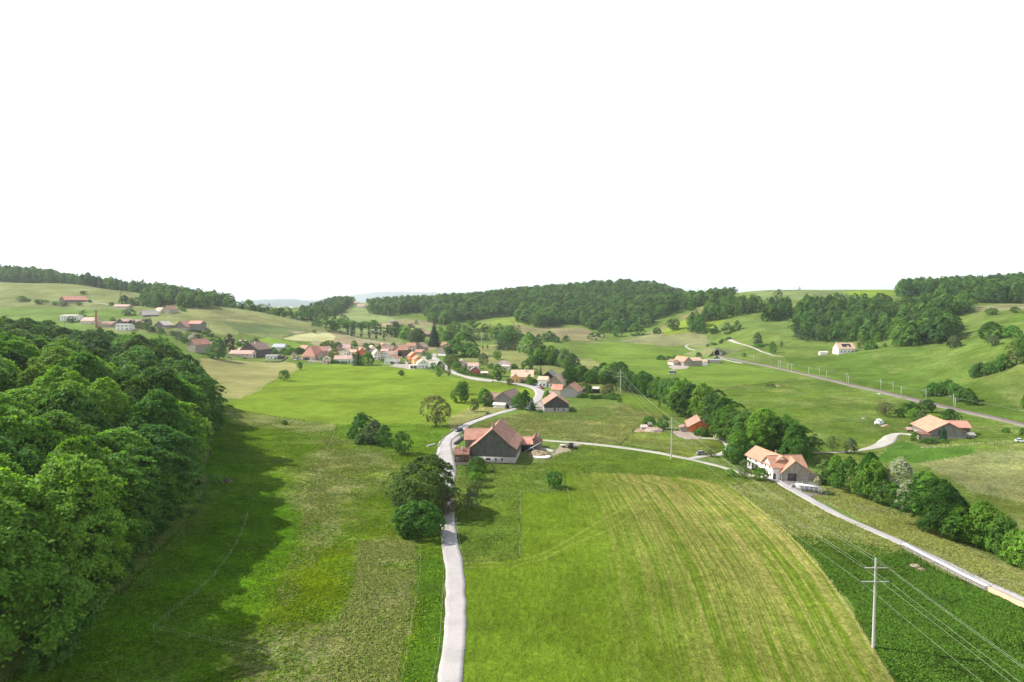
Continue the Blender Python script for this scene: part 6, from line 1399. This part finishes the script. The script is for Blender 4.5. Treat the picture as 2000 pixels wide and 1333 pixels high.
wall_obj("retaining_wall", [(1766,1070),(1810,1093),(1850,1113),(1890,1134),(1931,1154)], .8, 1.0, noisemat("mottled_rubble_wall", (.30, .27, .24), (.09, .085, .07), 2.5), "long stone retaining wall with a pale top carrying the right-hand road", coping=flat("pale_coping", (.60, .62, .66)), out=0, low=-2.4)
wall_obj("brick_wall", [(1932,1155),(1970,1173),(2012,1193),(2090,1230)], .9, .6, plaster("sandy_brickwork", (.52, .36, .24)), "sandy orange stone wall at the right edge following the road", low=-2.2)
wall_obj("stone_wall", [(896,733),(915,740),(935,744),(962,747)], 1.0, .8, BM['stone'], "rough boulder wall between the village road and the long hedge", low=-.6)
wall_obj("roadside_wall", [(856,874),(861,864),(869.5,853.5),(880,845),(890,837.2),(912,825.2),(935,816.2),(960,808.2)], .25, .25, M_WOODP, "dark low kerb wall along the outside of the road bend", low=-.4, out=0)
wall_obj("garden_wall", [(517,708),(544,708),(556,703),(562,698)], 1.2, .3, M_WOODP, "dark low fence wall around the garage's lawn", low=-.6)
wall_obj("concrete_trough", [(835,873),(850,869)], .5, .8, M_CONC, "small concrete culvert wall beside the road bend", low=-.5)
# clipped hedge along the village road
def hedge(pts, w, h, label, leaf='oak'):
    L = smooth([P(*q) for q in pts], .5); nn = normals2(L); rr = np.random.default_rng(9); n = len(L) * 60
    i = rr.integers(0, len(L), n); a = rr.uniform(-1, 1, n); zz = rr.uniform(0, 1, n); e = rr.random(n); top = e < .45
    a = np.where(top, a, np.sign(a)); zz = np.where(top, 1, zz); xy = L[i] + nn[i] * (a * w / 2)[:, None] + rr.normal(0, .12, (n, 2))
    c = np.stack([xy[:, 0], xy[:, 1], ground(xy[:, 0], xy[:, 1]) + zz * h + rr.normal(0, .06, n)], 1)
    nr = np.concatenate([nn[i] * (a * (~top))[:, None], (top * 1.0 + .3)[:, None]], 1) + rr.normal(0, .4, (n, 3))
    o = link("hedge", mesh_np("hedge", *quads(c, nr, .32 * rr.uniform(.7, 1.3, n), rr), LM[leaf])); o['label'] = label; o['category'] = "hedge"
hedge([(893,728),(915,733),(940,737),(963,740)], 1.5, 2.0, "long clipped dark hedge in front of the bright red house")
hedge([(1061,788),(1064,776),(1070,768)], 1.4, 1.6, "light green hedge strip at the road beside the orange roofed barn", 'bright')
M_FP = flat("fence_post", (.34, .34, .24)); M_FW = flat("fence_tape", (.42, .48, .28), .5)
def fence(pts, label, step=5.0, h=1.05, wires=(.95, .5), tape=.005, post=M_FP):
    L = smooth([P(*q) for q in pts], step) if len(pts) > 2 else np.array([[*P(*pts[0])[:2]], [*P(*pts[1])[:2]]])
    Ls = [L[0]]
    for q in L[1:]:
        d = np.linalg.norm(q - Ls[-1])
        if d > step * 1.5:
            k = int(d / step); Ls += [Ls[-1] + (q - Ls[-1]) * (i + 1) / k for i in range(k)]
        elif d > step * .6: Ls.append(q)
    g = [G(*q) for q in Ls]; r = root_at("fence", label, "fence", (Ls[0][0], Ls[0][1], g[0])); o3 = np.array([Ls[0][0], Ls[0][1], g[0]])
    pm = mesh_np("post", *boxvf(-.025, .025, -.025, .025, -.3, h), post)
    for q, z in list(zip(Ls, g))[:100]:
        o = link("post", pm, r); o.location = (q[0] - o3[0], q[1] - o3[1], z - o3[2])
    for w in wires:
        link("wire", mesh_np("wire", *joinvf([tube(np.array([a[0], a[1], za + w]) - o3, np.array([c[0], c[1], zc + w]) - o3, tape, tape, 4) for (a, za), (c, zc) in zip(zip(Ls, g), list(zip(Ls, g))[1:])]), M_FW), r)
fence([(888,985),(891,1020),(897,1060),(903,1085)], "low wire fence along the right verge of the road before the orchard", 4)
fence([(903,1086),(940,1085),(975,1086),(1014,1088)], "low wire fence across the near end of the orchard pasture", 4)
fence([(1015,1088),(1015.5,1050),(1016,1000),(1016,963)], "low wire fence between orchard pasture and mown field", 4)
fence([(1016,962),(1060,960),(1108,961)], "short wire fence at the far edge of the mown strip", 4)
fence([(1109,961),(1113,985)], "very short fence piece by the lone round tree", 3)
fence([(821,1072),(820,1130),(806,1210),(795,1280),(783,1345)], "wire fence on the meadow well left of the road", 5, tape=.007)
fence([(865,1075),(866,1130),(862,1210),(856,1280),(842,1345)], "wire fence close along the left verge of the road", 4, tape=.007)
fence([(484,1008),(472,1045),(452,1082),(420,1125),(380,1165),(330,1205),(300,1232)], "pale tape fence curving below the left wood", 6, tape=.013)
fence([(300,1232),(370,1247),(450,1264),(530,1280),(620,1300)], "pale tape fence running from the wood's foot towards the road", 6, tape=.013)
fence([(655,830),(650,855),(640,880),(630,905),(622,930),(618,960)], "low fence up the middle of the left meadow", 6, tape=.009)
fence([(1700,884),(1790,872),(1900,864),(2010,862)], "low wire fence below the orange roofed farm", 7, tape=.009)
fence([(1130,863),(1212,868.5),(1290,881)], "low dark fence on the far side of the farm track", 5, post=M_WOODP, tape=.009)
fence([(1545,955),(1575,945),(1612,962)], "steel rail fence round the silage yard", 2.5, post=M_ZINC, wires=(1.0, .6, .3), tape=.03)
# ---------------------------------------------------------------- small things around the farms
def heap(name, u, v, w, d_, h, mat, label, cat, seed=0, nblk=0, bmat=None):
    p = P(u, v); rr = np.random.default_rng(seed); n = 22; V = []
    for j in range(n):
        for i in range(n):
            a, c = i / (n - 1) * 2 - 1, j / (n - 1) * 2 - 1; r2 = a * a + c * c; z = h * max(0, 1 - r2) ** .7 * (1 + .25 * math.sin(a * 5 + seed) * math.cos(c * 4)) + rr.uniform(-.12, .12) * h - (.35 if r2 > .9 else 0)
            x, y = p[0] + a * w / 2, p[1] + c * d_ / 2; V.append((a * w / 2, c * d_ / 2, z + G(x, y) - p[2]))
    ii = np.arange(n * n).reshape(n, n); o = link(name, mesh_np(name, V, np.stack([ii[:-1, :-1], ii[:-1, 1:], ii[1:, 1:], ii[1:, :-1]], -1).reshape(-1, 4), mat)); o.location = p; o['label'] = label; o['category'] = cat
heap("manure_heap", 1052, 889, 8.5, 7, 1.5, noisemat("straw_manure", (.42, .33, .20), (.16, .12, .08)), "straw-coloured manure heap beside the big barn house", "manure heap", 3)
heap("rubble_heap", 1278, 842, 9, 6, 1.3, noisemat("rubble", (.52, .42, .34), (.25, .2, .17)), "pale rubble heap left of the red barn", "rubble heap", 5)
heap("soil_heap", 1787, 1106, 2.4, 1.6, .35, noisemat("bare_soil", (.40, .32, .22), (.2, .16, .1)), "left of two small bare soil mounds in the dark grass", "soil mound", 6)
heap("soil_heap", 1800, 1113, 1.8, 1.3, .35, noisemat("brown_soil", (.28, .2, .14), (.14, .1, .07)), "right of two small bare soil mounds in the dark grass", "soil mound", 7)
heap("brush_heap", 445, 941, 3.0, 2.2, .7, noisemat("brushwood", (.16, .12, .10), (.07, .055, .045)), "small brown brushwood heap at the wood's edge", "brush heap", 8)
heap("stone_heap", 1687, 818.5, 2.6, 1.6, .5, noisemat("field_stones", (.46, .42, .34), (.25, .22, .17)), "small pale stone heap alone on the right meadow", "stone heap", 9)
# slurry pit lid, low walls, conveyor
p = P(1058, 893); n = 28; th = np.arange(n) * 2 * np.pi / n
r = root_at("slurry_tank", "round low white-lidded slurry tank in front of the manure heap", "tank", p)
link("rim", mesh_np("rim", *joinvf([tube((0, 0, -.6), (0, 0, .35), 3.3, 3.3, n), tube((0, 0, .35), (0, 0, .36), 3.3, 3.05, n)]), M_CONC), r)
link("lid", poly_mesh("lid", [(math.cos(t) * 3.06, math.sin(t) * 3.06, .34) for t in th], [tuple(range(n))], flat("white_lid", (.72, .70, .66))), r)
p = P(1040, 884); o = link("conveyor", mesh_np("conveyor", *joinvf([boxvf(-3.6, 3.6, -.22, .22, -.1, .12), boxvf(-.1, .1, -.2, -.1, -1.8, 0), boxvf(-.1, .1, .1, .2, -1.8, 0)]), M_ZINC)); o.location = (p[0], p[1], p[2] + 2.0); o.rotation_euler = (0, R(-27), R(12)); o['label'] = "slanting pale manure conveyor beside the barn house"; o['category'] = "conveyor"
wall_obj("concrete_wall", [(1040,878),(1060,880),(1082,885)], 1.0, .3, M_CONC, "low concrete wall behind the manure heap", low=-.5)
wall_obj("wooden_planter", [(888,869),(900,860),(909,852)], .8, .9, BM['wdark'], "long dark timber planter on the verge left of the barn house", "planter", low=-.3)
# calf shelter with a white roof
p = P(1577, 960); r = root_at("animal_shelter", "long open shelter with a white flat roof on posts in the silage yard", "shelter", p, -33)
link("roof", mesh_np("roof", *boxvf(-3.4, 3.4, -1, 1, 1.75, 1.9), flat("white_sheet", (.70, .70, .70))), r)
for i in range(6):
    for y in (-.9, .9): link("post", mesh_np("post", *boxvf(-3.3 + i * 1.3, -3.2 + i * 1.3, y - .05, y + .05, -.3, 1.75), M_ZINC), r)
link("back_panel", mesh_np("back_panel", *boxvf(-3.3, 3.3, .80, .84, .1, 1.3), M_ZINC), r)
wall_obj("silage_wall", [(1545,953),(1555,950),(1563,954),(1568,949)], .8, .3, M_CONC, "low pale concrete silage wall in front of the boarded barn", low=-.4)
# wrapped bales
M_BALE = flat("white_bale_wrap", (.74, .74, .76), .4)
def cyl(r_, L, n=18):
    t = np.arange(n) * 2 * np.pi / n; V = [(0, 0, r_)] * 0
    V = [(-L / 2, math.cos(a) * r_, math.sin(a) * r_ + r_) for a in t] + [(-L / 2 - .05, math.cos(a) * r_ * .8, math.sin(a) * r_ * .8 + r_) for a in t] + [(L / 2, math.cos(a) * r_, math.sin(a) * r_ + r_) for a in t] + [(L / 2 + .05, math.cos(a) * r_ * .8, math.sin(a) * r_ * .8 + r_) for a in t]
    f = [((i + 1) % n, i, 2 * n + i, 2 * n + (i + 1) % n) for i in range(n)] + [(i, (i + 1) % n, n + (i + 1) % n, n + i) for i in range(n)] + [(2 * n + (i + 1) % n, 2 * n + i, 3 * n + i, 3 * n + (i + 1) % n) for i in range(n)]
    return V, f + [tuple(range(n, 2 * n)), tuple(reversed(range(3 * n, 4 * n)))]
bale = poly_mesh("silage_bale", *cyl(.62, 1.2), M_BALE)
p = P(1720, 829)
for k, (dx, dy, dz) in enumerate([(-1.9, 0, 0), (-.6, .1, 0), (.7, -.1, 0), (-1.3, .1, 1.1), (0, 0, 1.1), (-1.4, 1.4, 0), (0, 1.5, 0), (1.3, 1.4, 0), (-.5, .9, 1.2), (-1.2, -1.2, 0)]):
    o = link("silage_bale", bale); o.location = (p[0] + dx, p[1] + dy, G(p[0] + dx, p[1] + dy) + dz); o.rotation_euler = (0, 0, k * .5); o['label'] = "white wrapped round silage bale in the pile left of the orange roofed farm"; o['category'] = "bale"; o['group'] = "wrapped bales in the meadow pile"
heap("wood_pile", 1729, 833, 4.2, 2.2, .8, noisemat("stacked_timber", (.50, .38, .28), (.3, .22, .16), 3), "low pile of pale timber beside the wrapped bales", "wood pile", 12)
# ---------------------------------------------------------------- vehicles and cows
M_TYRE = flat("tyre_rubber", (.02, .02, .02)); PAINT = {k: flat(k + "_car_paint", c, .3, 0, .5) for k, c in dict(blue=(.03, .05, .09), grey=(.22, .23, .24), white=(.72, .72, .72), black=(.02, .02, .022), red=(.30, .03, .03)).items()}
def loft(secs):
    """secs: list of cross-section rings (same length) -> quads"""
    n = len(secs[0]); V = [q for s in secs for q in s]; F_ = []
    for i in range(len(secs) - 1):
        for j in range(n): F_.append((i * n + j, i * n + (j + 1) % n, (i + 1) * n + (j + 1) % n, (i + 1) * n + j))
    F_ += [tuple(reversed(range(n))), tuple(range((len(secs) - 1) * n, len(secs) * n))]; return V, F_
def car(u, v, yaw, paint, label, L=4.2, Wd=1.75, H=1.45, van=False, dz=.10):
    p = P(u, v); r = root_at("parked_car" if not van else "van", label, "car" if not van else "van", (p[0], p[1], p[2] + dz), yaw); w = Wd / 2
    prof = [(-.5, .38, .62, .84), (-.46, .25, .78, .96), (-.2, .22, .88, 1), (.2, .22, .90, 1), (.4, .22, .92, .98), (.49, .28, .86, .93), (.5, .45, .8, .88)]
    secs = [[(-w * wf, x * L, z0), (w * wf, x * L, z0), (w * wf, x * L, z1 - .12), (w * wf * .93, x * L, z1), (-w * wf * .93, x * L, z1), (-w * wf, x * L, z1 - .12)] for x, z0, z1, wf in prof]
    link("body", poly_mesh("body", *loft(secs), PAINT[paint]), r)
    a0, a1, b0, b1 = (-.44, -.36, .49, .47) if van else (-.26, -.08, .30, .44)
    zb = .86; V = [(-w * .92, a0 * L, zb), (w * .92, a0 * L, zb), (w * .92, b1 * L, zb), (-w * .92, b1 * L, zb), (-w * .76, a1 * L, H - .05), (w * .76, a1 * L, H - .05), (w * .76, b0 * L, H - .05), (-w * .76, b0 * L, H - .05)]
    link("glasshouse", poly_mesh("glasshouse", V, [(0, 1, 5, 4), (1, 2, 6, 5), (2, 3, 7, 6), (3, 0, 4, 7)], M_GLASS), r)
    V = [(sx * w * .78, y, z) for z in (H - .05, H) for sx, y in ((-1, a1 * L - .03), (1, a1 * L - .03), (1, b0 * L + .03), (-1, b0 * L + .03))]
    link("car_roof", poly_mesh("car_roof", V, [(3, 2, 1, 0), (4, 5, 6, 7), (0, 1, 5, 4), (1, 2, 6, 5), (2, 3, 7, 6), (3, 0, 4, 7)], PAINT[paint]), r)
    for sx in (-1, 1):
        for y in (-.31, .31):
            wh = link("wheel", poly_mesh("wheel", *cyl(.32, .2, 14), M_TYRE), r); wh.location = (sx * (w - .08), y * L, 0)
        hl = link("headlight", mesh_np("headlight", *boxvf(-.18, .18, -.03, .03, -.07, .07), PAINT['white']), r); hl.location = (sx * w * .62, -.495 * L, .62)
car(896, 843, -38, 'blue', "small dark blue car driving round the road bend")
car(1371, 889, 96, 'grey', "silver grey car parked at the gravel lane")
car(1046, 754, 70, 'blue', "dark blue car parked in front of the half-timbered house")
car(1053, 757, 60, 'white', "white car parked beside the dark blue one by the half-timbered house")
car(1058, 759.5, 20, 'red', "dark red car parked at the wall of the half-timbered house")
car(1025, 748, 80, 'black', "black car parked at the yellow house")
car(1033.5, 800, 85, 'white', "white car half hidden beside the small roadside conifer")
car(449, 701, 85, 'white', "white van parked at the left end of the large village barn", L=5.2, H=2.1, van=True)
car(480, 701.8, 88, 'black', "black car parked in front of the large village barn")
car(578, 703.5, 60, 'white', "white van parked left of the red hipped farmhouse", L=5.2, H=2.1, van=True)
car(586, 703, 80, 'white', "white car right beside the white van at the red hipped farmhouse")
car(790, 700, 80, 'black', "dark car in the village farmyard")
car(801, 711.5, 80, 'black', "dark car in front of the orange row house")
car(1314, 731, 85, 'white', "white van alone on the meadow below the tunnel farm", L=6.5, H=2.5, van=True, dz=0)
car(1993, 864, 70, 'white', "small white trailer-like car on the grass at the right edge", L=3.4, dz=0)
def tractor(u, v, yaw, label):
    p = P(u, v); r = root_at("tractor", label, "tractor", p, yaw)
    link("bonnet", mesh_np("bonnet", *boxvf(-.4, .4, -1.9, -.1, .7, 1.35), PAINT['grey']), r); link("chassis", mesh_np("chassis", *boxvf(-.35, .35, -1.8, 1.0, .45, .7), PAINT['black']), r)
    link("cab", mesh_np("cab", *boxvf(-.65, .65, -.05, 1.15, .72, 2.1), M_GLASS), r); link("cab_roof", mesh_np("cab_roof", *boxvf(-.75, .75, -.15, 1.25, 2.1, 2.25), PAINT['black']), r)
    for sx in (-1, 1):
        w1 = link("rear_wheel", poly_mesh("rear_wheel", *cyl(.78, .42, 20), M_TYRE), r); w1.location = (sx * .85, .7, 0); w2 = link("front_wheel", poly_mesh("front_wheel", *cyl(.45, .3, 16), M_TYRE), r); w2.location = (sx * .75, -1.45, 0)
tractor(1118, 877, 60, "dark old tractor parked where the farm track starts")
p = P(1102, 874); r = root_at("trailer", "small pale farm trailer left of the dark tractor", "trailer", p, 65)
link("bed", mesh_np("bed", *boxvf(-.8, .8, -1.6, 1.6, .6, 1.0), flat("trailer_paint", (.45, .42, .38))), r); link("drawbar", mesh_np("drawbar", *boxvf(-.06, .06, -2.8, -1.6, .55, .65), M_ZINC), r)
for sx in (-1, 1): w1 = link("wheel", poly_mesh("wheel", *cyl(.38, .22, 14), M_TYRE), r); w1.location = (sx * .85, .2, 0)
# cows: one skinned body each
def cow_mesh(grazing, mat):
    J = dict(rump=(0, .95, 1.2), loin=(0, .4, 1.22), chest=(0, -.45, 1.15), neck=(0, -.85, 1.25), head=(0, -1.25, 1.35), muz=(0, -1.55, 1.15), tail=(0, 1.08, 1.1), tail2=(0, 1.15, .5))
    if grazing: J.update(neck=(0, -.95, .95), head=(0, -1.3, .45), muz=(0, -1.45, .15))
    R_ = dict(rump=.33, loin=.36, chest=.36, neck=.2, head=.15, muz=.1, tail=.05, tail2=.04)
    E = [('loin', 'rump'), ('loin', 'chest'), ('chest', 'neck'), ('neck', 'head'), ('head', 'muz'), ('rump', 'tail'), ('tail', 'tail2')]
    for s in (-1, 1):
        k = str(s)
        J['hip' + k] = (s * .22, .85, .95); J['hock' + k] = (s * .22, .98, .5); J['hh' + k] = (s * .22, .88, .02); R_['hip' + k] = .17; R_['hock' + k] = .07; R_['hh' + k] = .06
        J['sh' + k] = (s * .2, -.5, .85); J['kn' + k] = (s * .2, -.52, .42); J['fh' + k] = (s * .2, -.5, .02); R_['sh' + k] = .14; R_['kn' + k] = .07; R_['fh' + k] = .06
        J['ear' + k] = (s * .25, J['head'][1] + .08, J['head'][2] + .1); R_['ear' + k] = .04
        E += [('rump', 'hip' + k), ('hip' + k, 'hock' + k), ('hock' + k, 'hh' + k), ('chest', 'sh' + k), ('sh' + k, 'kn' + k), ('kn' + k, 'fh' + k), ('head', 'ear' + k)]
    names = list(J); me = bpy.data.meshes.new("cow"); me.from_pydata([J[n_] for n_ in names], [(names.index(a), names.index(c)) for a, c in E], [])
    o = bpy.data.objects.new("cow_tmp", me); COL.objects.link(o); sk = o.modifiers.new("s", 'SKIN'); sb = o.modifiers.new("u", 'SUBSURF'); sb.levels = 1
    for i, n_ in enumerate(names): me.skin_vertices[0].data[i].radius = (R_[n_], R_[n_]); me.skin_vertices[0].data[i].use_root = n_ == 'loin'
    dg = bpy.context.evaluated_depsgraph_get(); m2 = bpy.data.meshes.new_from_object(o.evaluated_get(dg)); bpy.data.objects.remove(o); m2.name = "cow"; m2.materials.clear(); m2.materials.append(mat); return m2
COWM = [cow_mesh(g_, m_) for g_, m_ in ((True, noisemat("black_hide", (.02, .018, .017), (.03, .03, .03))), (False, noisemat("black_hide_plain", (.02, .018, .017), (.025, .02, .02))), (True, noisemat("brown_hide", (.30, .15, .08), (.22, .11, .06))), (True, noisemat("white_hide", (.6, .56, .5), (.5, .46, .4))))]
for u, v, k, a, lab in ((1508.5, 754.5, 1, 60, "black cow standing, right of the herd on the railway meadow"), (1511, 757.5, 0, 110, "black cow grazing nearest in the herd on the railway meadow"), (1503, 756, 0, 95, "black cow grazing left in the herd on the railway meadow"), (1498, 755.5, 0, -80, "black cow grazing at the herd's far left"),
                        (1453.5, 755, 2, 80, "brown cow alone left of the black herd"), (1520, 757, 3, 90, "pale cow right of the black herd"), (1528, 756.5, 2, 60, "brown cow at the herd's far right"), (1717, 773.5, 3, 40, "white cow lying apart near the railway")):
    o = link("cow", COWM[k]); o.location = P(u, v); o.rotation_euler = (0, 0, R(a)); o['label'] = lab; o['category'] = "cow"
print("misc", time.time() - T0)
# ---------------------------------------------------------------- air
V, F_ = boxvf(-9500, 9500, -400, 20500, -60, 700)
hm = bpy.data.materials.new("haze"); hm.use_nodes = True; hn = hm.node_tree; hn.nodes.clear()
out = hn.nodes.new("ShaderNodeOutputMaterial"); pv = hn.nodes.new("ShaderNodeVolumePrincipled")
pv.inputs["Color"].default_value = (.86, .93, 1.0, 1); pv.inputs["Density"].default_value = HAZE; pv.inputs["Anisotropy"].default_value = .3
hn.links.new(pv.outputs[0], out.inputs["Volume"]); hm.volume_intersection_method if False else None
link("haze", mesh_np("haze", V, F_, hm), kind="stuff")
